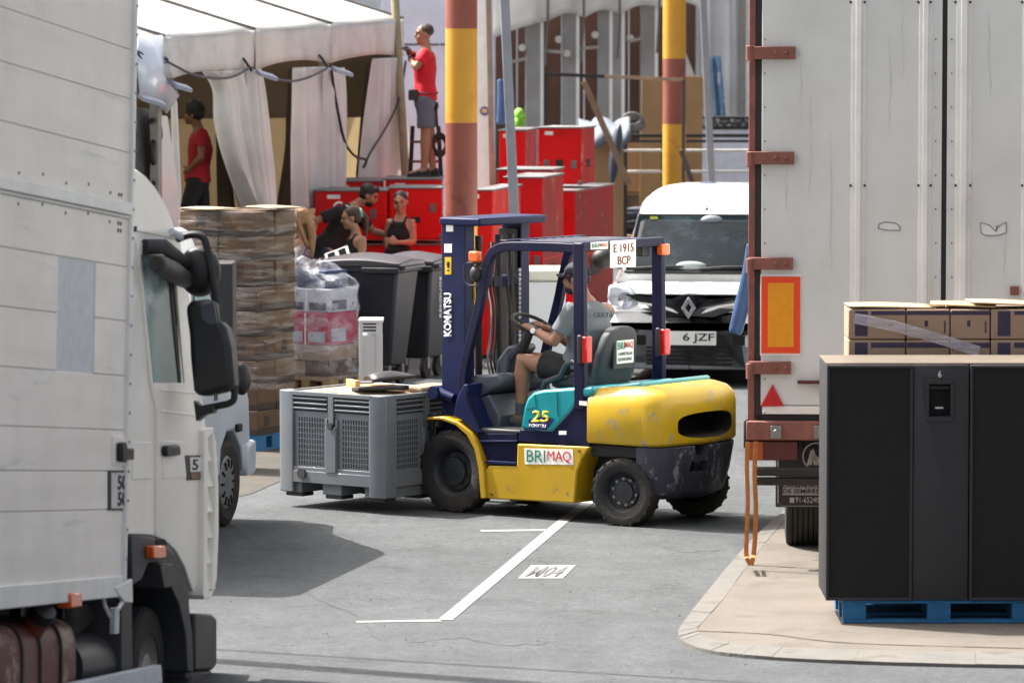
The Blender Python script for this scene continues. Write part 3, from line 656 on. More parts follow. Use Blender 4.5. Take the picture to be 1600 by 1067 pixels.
cb('black_folder', 'black flat folder lying on top of the cardboard in the grey box', 'folder', black, M0 @ T(.23, -.24, H1+.035) @ RZ(-.6) @ Matrix.Rotation(.1, 4, 'Y'), (.20, .40, .03))
bm = nb(); box(bm, -.1, .1, -.17, .17, 0, .025); box(bm, -.1, .1, .13, .17, .025, .07); o = obj('box_tray', bm, card, bevel=.004); o.matrix_world = M0 @ T(.50, -.46, H1+.01) @ RZ(-.5); tag(o, 'small brown open cardboard tray on the sheet in the grey box', 'tray')
cb('black_binder', 'black binder with a curled cover stacked on the brown cardboard tray', 'binder', black, M0 @ T(.36, -.52, H1+.09) @ RZ(-.55) @ Matrix.Rotation(-.08, 4, 'X'), (.22, .36, .02), .05)
# ================================================================ TRAILER (rear view)
TR = Fr(at(1168, 690, 32.75)*1.0, (.058, 1, 0)); TR.o.z = 0; TR = Fr(TR.o, (.058, 1, 0))
trailer = thing('semi_trailer', 'white semi trailer seen from its closed rear doors with rusty hinges', 'trailer', TR.M)
door_w = mat('door_white', (212, 214, 210), .5, var=.05, sc=1.2, stretch=(1, 1, .25), wear=(210, 210, 206), wsc=2.2, wamt=.38, soil=.16, bump=.03, bsc=6)
rail_w = mat('rail_white', (232, 231, 226), .4, var=.05, soil=.2)
rust = mat('rust_paint', (128, 80, 68), .7, var=.2, sc=9, wear=(150, 108, 92), wsc=8, wamt=.4, bump=.2, bsc=30)
rustd = mat('rust_dark', (84, 40, 36), .75, var=.25, sc=9, wear=(52, 34, 30), wsc=7, wamt=.42, bump=.2)
gask = mat('rubber_seal', (34, 32, 34), .7, var=.2)
def tf(px, py, x=0.0): return TR.front(px, py, x)
def tbox(bm, px0, px1, py0, py1, d0, d1):
    """box on the rear face; pixel rectangle, from d0 (nearest the camera, negative x) to d1"""
    a = tf(px0, py0); b = tf(px1, py1); box(bm, d0, d1, min(a[0], b[0]), max(a[0], b[0]), min(a[1], b[1]), max(a[1], b[1]))
zbot = tf(1200, 648)[1]; ztop = tf(1200, -8)[1]
Yl = 0.0; Yr = -2.6
bm = nb(); box(bm, .06, 13, Yr, -.012, zbot-.05, ztop+.12); obj('cargo_body', bm, door_w, trailer)
bm = nb(); box(bm, .02, .13, -.05, 0, zbot-.08, ztop+.14); obj('corner_post', bm, rust, trailer, .006)
bm = nb(); box(bm, .0, .1, Yr, 0, ztop, ztop+.14); obj('top_rail', bm, rust, trailer, .006)
bm = nb(); tbox(bm, 1182, 1191, -5, 655, .012, .07); tbox(bm, 1182, 1640, 648.5, 660, .012, .07); tbox(bm, 1470, 1480, -5, 648, .012, .07); obj('door_seal', bm, gask, trailer)
# the two doors; slight lean of the seams as seen
def door(x0, x1, ridges, rivx):
    bm = nb(); tbox(bm, x0, x1, -4, 634, -.0, .05); d = obj('door', bm, door_w, trailer, .004)
    bm = nb(); tbox(bm, x0, x1, 634, 648, -.006, .05); obj('bottom_sill', bm, rail_w, d, .003)
    for a, b in ridges:
        bm = nb(); tbox(bm, a, b, -3, 633, -.006, .01); m = (b-a)*.36
        tbox(bm, a+m, b-m*.9, -3, 633, -.030, .0); obj('door_rib', bm, rail_w, d, .009)
    bm = nb()
    for x in rivx:
        for k in range(12):
            p = tf(x, 62+k*53); cyl(bm, (-.008, p[0], p[1]), (.0, p[0], p[1]), .005, seg=8)
    for a, b in ridges:
        for y in (4, 290):
            for x in (a-1, b+1): p = tf(x, y); cyl(bm, (-.012, p[0], p[1]), (.0, p[0], p[1]), .009, seg=8)
    tag(obj('rivets', bm, gask, d), kind='stuff')
    return d
dl = door(1191, 1469, [(1330, 1350), (1436, 1453)], [1195, 1462]); dr = door(1481, 1760, [(1494, 1515), (1598, 1618)], [1487])
for y0, y1, l in ((73, 93, 1243), (237, 257, 1241), (402, 421, 1239), (564, 584, 1236)):
    bm = nb(); tbox(bm, 1170, l, y0, y1, -.045, -.002)
    a = tf(1172, (y0+y1)/2); cyl(bm, (-.03, a[0], tf(0, y1+2)[1]), (-.03, a[0], tf(0, y0-2)[1]), .03, seg=10)
    for x in (1212, 1228): p = tf(x, (y0+y1)/2); cyl(bm, (-.058, p[0], p[1]), (-.04, p[0], p[1]), .014, seg=8)
    h = obj('hinge', bm, rust, trailer, .004)
strk = mat('dirt_streak', (200, 200, 194), .7, var=.1, sc=8)
for (x, y0, y1, par) in ((1253, 96, 190, dl), (1266, 150, 300, dl), (1299, 205, 420, dl), (1228, 258, 330, dl), (1222, 422, 470, dl), (1390, 60, 200, dl), (1410, 20, 120, dl), (1546, 20, 150, dr), (1570, 372, 430, dr)):
    bm = nb(); q = [V((-.0012, *tf(x+random.uniform(-2.2, 2.2), y0+(y1-y0)*k/7))) for k in range(8)]; tube(bm, q, [(.002+.006*sin(pi*k/7), .0008) for k in range(8)], 5, ref=(0, 1, 0)); obj('dirt_streak', bm, strk, par)
# reflector board
orb = mat('orange_reflective', (232, 70, 22), .35, var=.05, sc=20); ylb = mat('amber_reflective', (230, 150, 14), .35, var=.05, sc=20)
bm = nb(); tbox(bm, 1188, 1251, 428, 556, -.006, 0); rb_ = obj('reflector_board', bm, rail_w, trailer, .002)
bm = nb(); tbox(bm, 1190, 1250, 432, 552, -.011, -.006); obj('orange_border', bm, orb, rb_)
bm = nb(); tbox(bm, 1200, 1240, 442, 542, -.014, -.011); obj('amber_field', bm, ylb, rb_)
P = [tf(*p) for p in ((1188, 635), (1225, 634), (1207, 600))]; bm = nb(); prism(bm, P, 0, -.02, 0); obj('red_triangle', bm, redlens, trailer, .004)
# drawings chalked on the doors, and a dent mark
ink = mat('marker_ink', (52, 50, 50), .8)
def doodle(pts, par):
    bm = nb(); q = [V((-.003, *tf(*p))) for p in pts]; tube(bm, q, [(.0045, .002)]*len(q), 5); obj('scribble', bm, ink, par)
doodle([(1372, 357), (1374, 350), (1384, 347), (1400, 349), (1407, 355), (1406, 360), (1388, 360), (1372, 357)], dl)
bm = nb(); prism(bm, [tf(*p) for p in ((1373, 357), (1375, 350), (1384, 347.5), (1400, 349.5), (1406, 355), (1405, 359.5), (1388, 359.5))], 0, -.002, 0); obj('scraped_patch', bm, white_p, dl, smooth=0)
doodle([(1533, 364), (1532, 348), (1546, 352), (1556, 362), (1560, 354), (1572, 347), (1572, 364), (1558, 368), (1540, 368), (1533, 364)], dr); doodle([(1556, 362), (1558, 352)], dr)
bm = nb(); prism(bm, [tf(*p) for p in ((1533, 364), (1532, 348), (1546, 352), (1556, 362), (1560, 354), (1572, 347), (1572, 364), (1558, 368), (1540, 368))], 0, -.002, 0); obj('scraped_patch', bm, white_p, dr, smooth=0)
bm = nb(); tbox(bm, 1246, 1290, 594, 599, -.05, 0); tbox(bm, 1284, 1296, 582, 612, -.06, 0); obj('door_latch', bm, rustd, trailer, .003)
bm = nb(); tbox(bm, 1578, 1592, 447, 461, -.03, 0); obj('door_keeper', bm, rust, trailer, .004)
# rear beam, bumper bar, flaps, tyres
bm = nb(); tbox(bm, 1166, 1640, 657, 689, -.04, .12); bx_ = obj('rear_beam', bm, rust, trailer, .008)
for x in (1204, 1272):
    bm = nb(); tbox(bm, x, x+17, 664, 684, -.055, -.04); p = tf(x+9, 674); cyl(bm, (-.07, p[0], p[1]), (-.05, p[0], p[1]), .022, seg=6); obj('bracket_plate', bm, steel, bx_, .003)
bm = nb(); tbox(bm, 1168, 1246, 689, 719, -.02, .14); obj('lamp_carrier', bm, rustd, trailer, .006)
bm = nb(); tbox(bm, 1168, 1192, 690, 718, -.026, -.02); obj('side_reflector', bm, mat('faded_orange', (150, 72, 40), .6), trailer)
bm = nb(); tbox(bm, 1177, 1640, 730, 745, -.05, .06); tbox(bm, 1177, 1640, 746, 760, -.04, .06); obj('bumper_bar', bm, black, trailer, .006)
bm = nb(); tbox(bm, 1162, 1170, 655, 700, -.02, .05); obj('corner_stop', bm, black, trailer, .01)
def tf1(px, py): return tf(px, py, .55)
bm = nb(); a = tf1(1212, 700); b = tf1(1344, 793); box(bm, .55, .566, b[0], a[0], b[1], a[1]); fl = obj('mudflap', bm, black, trailer, .012)
frm = mat('flap_border', (120, 118, 116), .7)
bm = nb(); q = [V((.546, *tf1(*p))) for p in ((1216, 702), (1216, 786), (1222, 790), (1336, 790), (1341, 786), (1341, 702))]; tube(bm, q, [(.004, .003)]*6, 4); obj('flap_border', bm, frm, fl)
flt = mat('flap_white', (196, 194, 190), .7)
def ftext(st, x0, y0, x1, y1, m=None):
    a = tf1(x0, y1); b = tf1(x1, y0); text('lettering', st, m or flt, fl, (.546, a[0], a[1]), (0, -1, 0), Z1, a[0]-b[0], b[1]-a[1], .0015, .004)
bm = nb(); a = tf1(1223, 773); b = tf1(1332, 762); box(bm, .545, .55, b[0], a[0], a[1], b[1]); obj('flap_band', bm, mat('flap_grey', (150, 148, 146), .7), fl)
a = tf1(1224, 771.5); b = tf1(1330, 764); text('lettering', 'DE SEMIRREMOLQUES', blkt, fl, (.5435, a[0], a[1]), (0, -1, 0), Z1, a[0]-b[0], b[1]-a[1], .0015, .004)
ftext('ASISTENCIA TECNICA', 1224, 755, 1330, 761); ftext('91-6524051', 1243, 776, 1288, 785)
bm = nb(); a = tf1(1234, 785); b = tf1(1241, 777); box(bm, .5455, .55, b[0], a[0], a[1], b[1]); obj('phone_symbol', bm, flt, fl)
c = tf1(1276, 713); bm = nb(); tube(bm, [V((.546, c[0]+.095*cos(k*pi/14), c[1]+.095*sin(k*pi/14))) for k in range(29)], .005, 5); obj('emblem_ring', bm, flt, fl)
for k, (dy) in enumerate((.05, .0, -.05)):
    bm = nb(); prism(bm, [(c[0]+dy+.02, c[1]-.06), (c[0]+dy-.016, c[1]-.06), (c[0]+.028-k*.004, c[1]+.06-.035*abs(k-1)), (c[0]+.04, c[1]+.05-.03*k)], 0, .5455, .548); obj('emblem_stripe', bm, flt, fl)
tyre_z = tf(1258, 833, 1.05)[1]
for y0 in (tf(1289, 800, 1.05)[0], -2.25):
    for xx in (1.5, 2.8, 4.1):
        bm = nb(); R = .50; w2 = .14
        pr = [(R*.55, -w2), (R*.8, -w2*1.03), (R*.96, -w2*.95)]
        for k in range(7):
            a_ = -w2*.92+k*w2*1.84/7; d_ = w2*1.84/7; pr += [(R, a_), (R, a_+d_*.74), (R*.965, a_+d_*.78), (R*.965, a_+d_*.98)]
        pr += [(R*.96, w2*.95), (R*.8, w2*1.03), (R*.55, w2), (R*.5, w2*.4), (0, w2*.3)]
        lathe(bm, pr, (xx, y0+.14, R+.0), (0, 1, 0), 40); obj('wheel', bm, rubber, trailer)
bm = nb(); box(bm, .3, 12, -1.9, -.7, .75, zbot-.06); obj('chassis', bm, rustd, trailer)
# orange straps hanging from the corner
strapm = mat('orange_webbing', (168, 108, 52), .85, var=.2, sc=20)
s0 = [(1168, 690), (1167, 730), (1168.5, 780), (1167, 830), (1166, 862), (1168, 874), (1173, 882)]; s1 = [(1181, 690), (1179, 740), (1181, 790), (1180, 835), (1178, 862), (1175, 878), (1173, 882)]
YS = 32.6
bm = nb(); q = [at(x, y, YS-(.0 if y < 870 else .35)) for x, y in smooth_line(s0, 4)]; tube(bm, q, [(.015, .003)]*len(q), 6, ref=(1, 0, 0)); q = [at(x, y, YS-(.0 if y < 870 else .35)) for x, y in smooth_line(s1, 4)]; tube(bm, q, [(.016, .003)]*len(q), 6, ref=(1, 0, 0))
tag(obj('strap', bm, strapm), 'orange ratchet strap dangling in a loop from left corner of the trailer', 'strap')
# blue sleeve-like roll seen past the trailer edge
bm = nb(); q = [at(x, y, 37.0) for x, y in ((1172, 385), (1168, 430), (1160, 475), (1150, 515))]; tube(bm, q, [(.03, .03), (.045, .045), (.06, .05), (.055, .05)], 14, rnd=True)
tag(obj('tarpaulin_roll', bm, mat('blue_tarp', (34, 60, 100), .6, var=.2, bump=.3, bsc=12)), 'rolled blue tarpaulin end poking out beside left edge of the trailer', 'tarpaulin')
# ================================================================ LOUDSPEAKERS ON BLUE PALLET
YP = 30.0
SP = Fr(gnd(1317, 973, KZ), (0, 1, 0))       # x away, y left, z up
blu = mat('pallet_blue', (30, 96, 140), .75, var=.2, sc=9, wear=(96, 110, 112), wsc=9, wamt=.37, bump=.2, bsc=30, stretch=(1, 1, 3))
woodm = mat('pallet_wood', (150, 124, 92), .8, var=.25, sc=8, bump=.2)
def pallet(label, M, m, group=None, L=1.2, W=.8):
    p = thing('pallet', label, 'pallet', M, group)
    for k in range(5):
        bm = nb(); y = k*(W-.12)/4; box(bm, 0, L, y, y+.12, .122, .144); obj('deck_board', bm, m, p, .003)
    for y in (0, W/2-.05, W-.1):
        for x in (0, L/2-.0725, L-.145):
            bm = nb(); box(bm, x, x+.145, y, y+.1, .022, .1); obj('block', bm, m, p, .003)
        bm = nb(); box(bm, 0, L, y, y+.1, 0, .022); obj('bottom_board', bm, m, p, .003)
    for x in (0, L/2-.0725, L-.145):
        bm = nb(); box(bm, x, x+.145, 0, W, .1, .122); obj('stringer_board', bm, m, p, .003)
    return p
x0 = SP.o.x; y0 = SP.o.y
pallet('blue wooden pallet under the two tall black loudspeakers', T(x0, y0, KZ), blu)
grl = mat('speaker_grille', (13, 12, 12), .85, var=.25, sc=120, bump=.5, bsc=220)
cab = mat('speaker_cabinet', (34, 34, 38), .6, var=.1, sc=40, bump=.3, bsc=180, soil=.05, wear=(60, 60, 62), wsc=14, wamt=.36)
hz = .144+KZ
def spk(px0, px1, pxg, lab, handle):
    a = at(px0, 937, y0).x; b = at(px1, 937, y0).x; g_ = at(pxg, 937, y0).x; H = 1.47
    o = thing('loudspeaker', lab, 'loudspeaker', T(a, y0-.02, hz))
    W = b-a; gw = g_-a; D = .72
    bm = nb(); box(bm, 0, W, .02, D, 0, H); bo = obj('cabinet', bm, cab, o, .008)
    bm = nb(); box(bm, .0, gw, .0, .022, 0, .018); box(bm, 0, gw, 0, .022, H-.018, H); box(bm, 0, .018, 0, .022, .018, H-.018); box(bm, gw-.018, gw, 0, .022, .018, H-.018); obj('grille_frame', bm, cab, o, .003)
    bm = nb(); box(bm, .018, gw-.018, .006, .021, .018, H-.018); obj('grille', bm, grl, o)
    bm = nb(); prism(bm, [(gw+.004, .0), (W, 0), (W, H), (gw+.004, H)], 1, .008, .022); fp = obj('front_panel', bm, cab, o, .004)
    hx0, hx1 = gw+(W-gw)*.23, gw+(W-gw)*.73; z1 = H-.09; z0 = H-.35
    bmc = nb(); box(bmc, hx0+.02, hx1-.02, -.05, .3, z0+.03, z1-.03); cut(fp, bmc)
    bm = nb(); box(bm, hx0+.02, hx1-.02, .06, .08, z0+.03, z1-.03); 
    bmc = nb(); box(bmc, hx0+.02, hx1-.02, -.05, .13, z0+.03, z1-.03); cut(bo, bmc)
    obj('handle_cup', bm, blackhole, o)
    bm = nb(); t = .006
    for r in ((hx0, hx1, z0, z0+.028), (hx0, hx1, z1-.028, z1), (hx0, hx0+.02, z0+.028, z1-.028), (hx1-.02, hx1, z0+.028, z1-.028)): box(bm, r[0], r[1], .0, .009, r[2], r[3])
    cyl(bm, (hx0+.02, .04, z1-.05), (hx1-.02, .04, z1-.05), .014); obj('handle', bm, cab, o, .003)
    bm = nb(); box(bm, (hx0+hx1)/2-.025, (hx0+hx1)/2+.025, .055, .06, z0+.075, z0+.085); obj('maker_plate', bm, whitet, o)
    if handle: text('lettering', '6', whitet, o, ((hx0+hx1)/2-.012, .004, H-.075), X1, Z1, .02, .04, .001, .002)
    return W
spk(1290, 1511.5, 1424.5, 'tall black loudspeaker numbered 6 standing on left of the blue pallet', True)
spk(1513.5, 1735, 1648, 'tall black loudspeaker on right of the blue pallet, cut off by picture edge', False)
sk2 = tag(cb('cardboard_sheet', 'thin cardboard sheet laid over the tops of the black loudspeakers', 'cardboard', mat('cardboard_dusty', (92, 82, 70), .85, var=.12, sc=4), T(at(1290, 560, y0).x+.88, y0+.37, hz+1.476), (1.75, .70, .006), .002))
# ================================================================ CARDBOARD BOXES ON PALLET BEHIND THE SPEAKERS
cardp = mat('cardboard_printed', (150, 127, 106), .85, var=.1, sc=3, bump=.1, bsc=20)
ink2 = mat('purple_print', (58, 50, 72), .85, var=.2, sc=12)
tapem = mat('packing_tape', (206, 200, 190), .3, var=.05)
def carton(nm, lab, M, a, b, c, side, m, grp, prints=True, top=True):
    """carton a x b x c (x,y,z) standing on its local origin corner; prints on -y face"""
    o = thing(nm, lab, 'box', M, grp); g_ = .004
    bm = nb(); box(bm, g_, a-g_, g_, b-g_, 0, c-.003); obj('carton', bm, m, o, .006)
    if prints:
        bm = nb(); y = g_-.0008; f = lambda u0, u1, w0, w1: prism(bm, [(a*u0, c*w0), (a*u1, c*w0), (a*u1, c*w1), (a*u0, c*w1)], 1, y-.0004, y)
        if side == 0: f(.02, .985, .80, .93); f(.42, .50, .42, .62); f(.86, .90, .2, .6)
        elif side == 1: f(.12, .34, .1, .93); f(.40, .98, .80, .93); f(.70, .78, .42, .5)
        else: f(.04, .20, .15, .55); f(.55, .6, .2, .8); f(.8, .94, .62, .9)
        obj('printed_band', bm, ink2, o, smooth=0)
    return o
BX = Fr(at(1325, 500, y0+.84), (0, 1, 0)); bx, by = BX.o.x, BX.o.y
pallet('wooden pallet under the cardboard boxes behind the black loudspeakers', T(bx-.0, by+.01, KZ), woodm)
ztop_ = at(1325, 482, by).z; ch = at(1325, 530, by).z; hh = ztop_-ch
nrow = 7; h_lo = (ch-.144-KZ)/(nrow-1)
ords = ['bottom', 'second', 'third', 'fourth', 'fifth', 'sixth', 'seventh', 'eighth', 'ninth', 'tenth', 'eleventh', 'twelfth']
xs_ = [at(p, 500, by).x-bx for p in (1325, 1416, 1485, 1548, 1640)]
cols = ['left end', 'second from left', 'third from left', 'fourth from left']
for r in range(nrow):
    z0 = KZ+.144+h_lo*r if r < nrow-1 else ch; h = h_lo if r < nrow-1 else hh
    for c in range(4):
        carton('cardboard_box', f'printed brown box, {"top" if r == nrow-1 else ords[r]} layer, {cols[c]} of the stack behind loudspeakers', T(bx+xs_[c], by+random.uniform(0, .012), z0), xs_[c+1]-xs_[c], .42, h-.004, 1 if c in (0, 3) else 0, cardp, 'printed boxes stacked behind the loudspeakers')
filmB = film('stretch_film_thin', (196, 196, 214), .45, .8, .02, .4, (1, 1, 9))
bm = nb(); q = [(at(x, y, by-.03)) for x, y in ((1335, 497), (1400, 510), (1470, 530), (1530, 549))]; tube(bm, q, [(.035, .003)]*4, 6, ref=(0, .3, 1)); tag(obj('film_band', bm, film('film_band', (190, 186, 196), .3, .6, .12, .42)), 'twisted band of clear film slanting across the boxes behind the loudspeakers', 'stretch film')
for i, (px, py, a, b, rz, tilt, lab) in enumerate(((1390, 478, .55, .36, .05, .02, 'pale cardboard flap lying on left of the box stack behind loudspeakers'), (1505, 474, .42, .34, -.1, .03, 'curled brown cardboard flap at middle of the box stack behind loudspeakers'), (1575, 474, .5, .36, .08, .05, 'flat cardboard flap on right of the box stack behind loudspeakers'))):
    p = at(px, py, by+.2); cb('cardboard_flap', lab, 'cardboard', cardl if i != 1 else card, T(p.x, p.y, ztop_+.006+.009*i) @ RZ(rz) @ Matrix.Rotation(tilt, 4, 'Y'), (a, b, .008), .012)
# ================================================================ BOX TRUCK, LEFT
hv = ray(2205, 744)
BT = Fr(at(200, 900, 25.5), hv)
# lift so that the front wheel meets the road: wheel contact is found below
truck = thing('box_truck', 'white cab lorry with a weathered aluminium plank cargo box, parked on the left', 'truck', BT.M)
alu = mat('aluminium_plank', (246, 239, 228), .5, 0, var=.06, sc=2, stretch=(.25, 1, 3), wear=(222, 218, 210), wsc=2.4, wamt=.42, soil=.14, bump=.05, bsc=5)
galv = mat('galvanised_patch', (206, 209, 212), .5, 0, var=.1, sc=14, soil=.15)
crm = mat('cab_cream_paint', (248, 243, 232), .5, var=.03, sc=2, coat=.08, soil=.12)
arch = mat('arch_grey_plastic', (56, 58, 62), .6, var=.12, soil=.3)
maroon = mat('maroon_tank', (92, 30, 34), .5, var=.2, sc=4, wear=(150, 126, 108), wsc=3, wamt=.47, soil=.4, bump=.1)
def ts(px, py, y=0.0): return BT.side(px, py, y)
# planks
seams0 = [-190, -90, 10, 95, 188]          # at px 0
def zat(py, px=0): return ts(px, py)[1]
xfr = ts(197, 500)[0]; xbk = -7.0
zs_ = [zat(p) for p in (-560, -470, -380, -290, -190, -90, 10, 95, 188, 276)]
def planks(zl, x0, x1, nm, hole=None):
    for i, (a, b) in enumerate(zip(zl, zl[1:])):
        bm = nb(); lo, hi = min(a, b), max(a, b)
        if hole and hole[0] < (lo+hi)/2 < hole[1]:
            box(bm, x0, hole[2], -.0, .03, lo+.0015, hi-.0015); box(bm, hole[3], x1, 0, .03, lo+.0015, hi-.0015)
        else: box(bm, x0, x1, 0, .03, lo+.0015, hi-.0015)
        obj('side_plank', bm, alu, truck, .004)
planks(zs_, xbk, xfr, 'up')
zl = [zat(p) for p in (302, 385, 478, 572, 665, 735, 800, 917)]
hx = (ts(90, 480)[0], ts(149, 480)[0])
planks(zl, xbk, xfr, 'low', (zat(585), zat(395), hx[0], hx[1]))
za, zb2 = ts(120, 583)[1], ts(120, 404)[1]
bm = nb(); box(bm, hx[0]+.003, hx[1]-.003, .006, .03, za, zb2); obj('patch_panel', bm, galv, truck, .002)
bm = nb(); box(bm, xbk, xfr, .03, .05, zl[-1], zs_[0]); box(bm, xbk, xfr, 2.4, 2.48, zl[-1], zs_[0]); box(bm, xfr-.05, xfr, .05, 2.4, zl[-1], zs_[0]); box(bm, xbk, xfr, .05, 2.4, zs_[0]-.06, zs_[0]-.02); box(bm, xbk, xfr, .05, 2.4, zl[-1], zl[-1]+.08); obj('cargo_box', bm, mat('box_inner', (120, 120, 118), .7), truck)
bm = nb(); box(bm, xbk, xfr-.0, -.022, .03, zat(296), zat(275)); box(bm, xbk, xfr, -.012, .03, zat(302), zat(296)-.003); obj('rub_rail', bm, rail_w, truck, .006)
bm = nb()
for k in range(14):
    x = ts(22, 270)[0]+k*.42-1.6
    if x > xfr-.05: break
    for py in (264, 313): z = zat(py)+(.02 if k % 2 else 0); cyl(bm, (x, -.004, z), (x, .004, z), .008, seg=8)
for x in (xfr-.2, xfr-.15):
    for py in (264, 313, 325): z = zat(py); cyl(bm, (x, -.004, z), (x, .004, z), .011, seg=8)
tag(obj('rivets', bm, gask, truck), kind='stuff')
bm = nb(); box(bm, xfr-.005, xfr+.055, -.02, .06, zl[-1]-.02, zs_[0]); cp = obj('corner_post', bm, rail_w, truck, .010)
bm = nb()
for k in range(26): z = zl[-1]+.1+k*.155; cyl(bm, (xfr+.03, -.026, z), (xfr+.03, -.018, z), .008, seg=8)
tag(obj('rivets', bm, steel, cp), kind='stuff')
# lower rail and corner drop
bm = nb(); prism(bm, [(xbk, zat(917)+.0), (xbk, zat(957)), (xfr+.05, ts(205, 930)[1]), (xfr+.05, ts(200, 898)[1])], 1, -.015, .05); obj('bottom_rail', bm, rail_w, truck, .006)
bm = nb(); prism(bm, [ts(*p, -.02) for p in ((180, 918), (207, 904), (208, 941), (195, 940), (184, 926))], 1, -.02, .0); obj('corner_drop', bm, rail_w, truck, .004)
# latch and rating label
bm = nb(); prism(bm, [ts(*p) for p in ((174, 682), (196, 682), (196, 727), (174, 727))], 1, -.012, 0); la = obj('latch_plate', bm, alu, truck, .003)
bm = nb(); prism(bm, [ts(*p) for p in ((178, 692), (184, 690), (186, 700), (196, 700), (196, 718), (186, 718), (184, 722), (178, 720))], 1, -.05, -.012); obj('latch_handle', bm, black, la, .008)
bm = nb(); prism(bm, [ts(*p) for p in ((168, 735), (197.5, 735), (197.5, 797), (168, 797))], 1, -.006, 0); lb = obj('rating_label', bm, blkt, truck, smooth=0)
bm = nb(); prism(bm, [ts(*p) for p in ((172, 738), (196, 738), (196, 794), (172, 794))], 1, -.008, -.006); lw = obj('label_field', bm, mat('peeling_white', (206, 204, 198), .6, wear=(44, 42, 42), wsc=26, wamt=.40), lb, smooth=0)
for (st, y0, y1) in (('50', 765, 742), ('50', 790, 768)):
    a = ts(181, y0); b = ts(195, y0); c = ts(181, y1); text('lettering', st, blkt, lw, (a[0], -.009, a[1]), X1, Z1, b[0]-a[0], c[1]-a[1], .0015, .03)
# cab
CY = .10
def tc(P, y=CY): return [ts(*p, y) for p in P]
cabP = [(185, 258), (200, 258), (214, 263), (228, 273), (241, 288), (252, 305), (262, 325), (270, 345), (277, 366), (281, 374), (286, 400), (300, 490), (313, 595), (320, 650), (323, 700), (325, 800), (323, 880), (316, 918), (303, 930), (297, 915), (287, 888), (272, 862), (252, 846), (236, 838), (185, 836)]
bm = nb()
q = tc(cabP); ring0 = [(p[0], CY+.0, p[1]) for p in q]
cx_ = sum(p[0] for p in q)/len(q); cz_ = sum(p[1] for p in q)/len(q)
def shr(y, k): return [(cx_+(p[0]-cx_)*k, y, cz_+(p[1]-cz_)*k) for p in q]
loft(bm, [shr(CY, .985), shr(CY+.02, 1.0), shr(CY+1.15, 1.0), shr(CY+2.28, 1.0), shr(CY+2.3, .985)])
body = obj('cab_body', bm, crm, truck, smooth=40)
for nm, P, y0, y1, m, bv in (
    ('roof_trim', [(197, 352), (262, 362), (280, 370), (281, 376), (262, 370), (197, 358)], CY-.012, CY+.02, crm, .004),
    ('door', [(215, 378), (268, 381), (279, 388), (291, 450), (306, 590), (314, 690), (315, 860), (308, 915), (303, 924), (299, 914), (290, 886), (276, 860), (258, 843), (245, 838), (245, 640), (236, 596)], CY-.016, CY+.01, crm, .008),
    ):
    bm = nb(); prism(bm, tc(P, CY-.016), 1, y0, y1); o_ = obj(nm, bm, crm, truck, bv)
    if nm == 'door': door_ = o_
bmc = nb(); prism(bmc, tc([(220, 398), (262, 400), (272, 440), (284, 598), (239.5, 598)], CY-.016), 1, CY-.1, CY+.06); cut(door_, bmc)
gl_ = mat('cab_glass', (112, 142, 144), .35, var=.2, sc=2.5, coat=0, spec=.15, wear=(178, 198, 196), wsc=1.6, wamt=.45)
bm = nb(); prism(bm, tc([(219, 397), (263, 399), (273, 440), (285, 599), (239, 599)]), 1, CY-.006, CY-.001); wn = obj('side_window', bm, gl_, door_, smooth=0)
bm = nb(); prism(bm, tc([(258, 402), (262, 402), (283, 598), (277, 598)]), 1, CY-.012, CY-.006); obj('window_channel', bm, gask, wn)
bm = nb(); prism(bm, tc([(262, 402), (266, 402), (271, 440), (284, 598), (282, 598)]), 1, CY-.016, CY-.012); obj('window_frame', bm, gask, wn)
for nm, P, d, m in (('door_crease', [(246, 640), (313, 648), (313, 652), (246, 644)], .006, crm), ('door_crease', [(245, 607), (310, 612), (310, 616), (245, 611)], .006, crm)):
    bm = nb(); prism(bm, tc(P), 1, CY-.016-d, CY-.01); obj(nm, bm, m, door_, .004)
bm = nb(); prism(bm, tc([(205, 690), (236, 690), (236, 748), (205, 750)]), 1, CY-.008, CY+.01); obj('quarter_panel', bm, crm, body, .006)
bm = nb(); prism(bm, tc([(249, 688), (281, 689), (286, 746), (249, 748)]), 1, CY-.022, CY-.01); obj('door_recess', bm, crm, door_, .005)
bm = nb(); prism(bm, tc([(246.5, 696), (267, 694), (269, 711), (247, 713)]), 1, CY-.055, CY-.02); obj('door_handle', bm, black, door_, .012)
bm = nb(); prism(bm, tc([(283, 711), (312, 711), (313, 749), (287, 750)]), 1, CY-.024, CY-.012); bd = obj('badge', bm, black, door_, .003)
bm = nb(); prism(bm, tc([(290, 714), (311.5, 714), (312, 736), (291, 737)]), 1, CY-.027, CY-.024); obj('badge_field', bm, whitet, bd)
bm = nb(); prism(bm, tc([(291, 738), (312, 737), (312.5, 747), (292, 748)]), 1, CY-.027, CY-.024); obj('badge_rust', bm, mat('badge_brown', (120, 84, 66), .5), bd)
a = tc([(293, 734), (308, 734), (293, 717)]); text('lettering', '5', blkt, bd, (a[0][0], CY-.028, a[0][1]), X1, Z1, (a[1][0]-a[0][0])*.6, a[2][1]-a[0][1], .0015, .02)
for px in (205, 228):
    bm = nb(); p = ts(px+5, 358); cyl(bm, (p[0], CY-.03, p[1]), (p[0], CY, p[1]), .016, seg=10); obj('trim_stud', bm, dgrey, body)
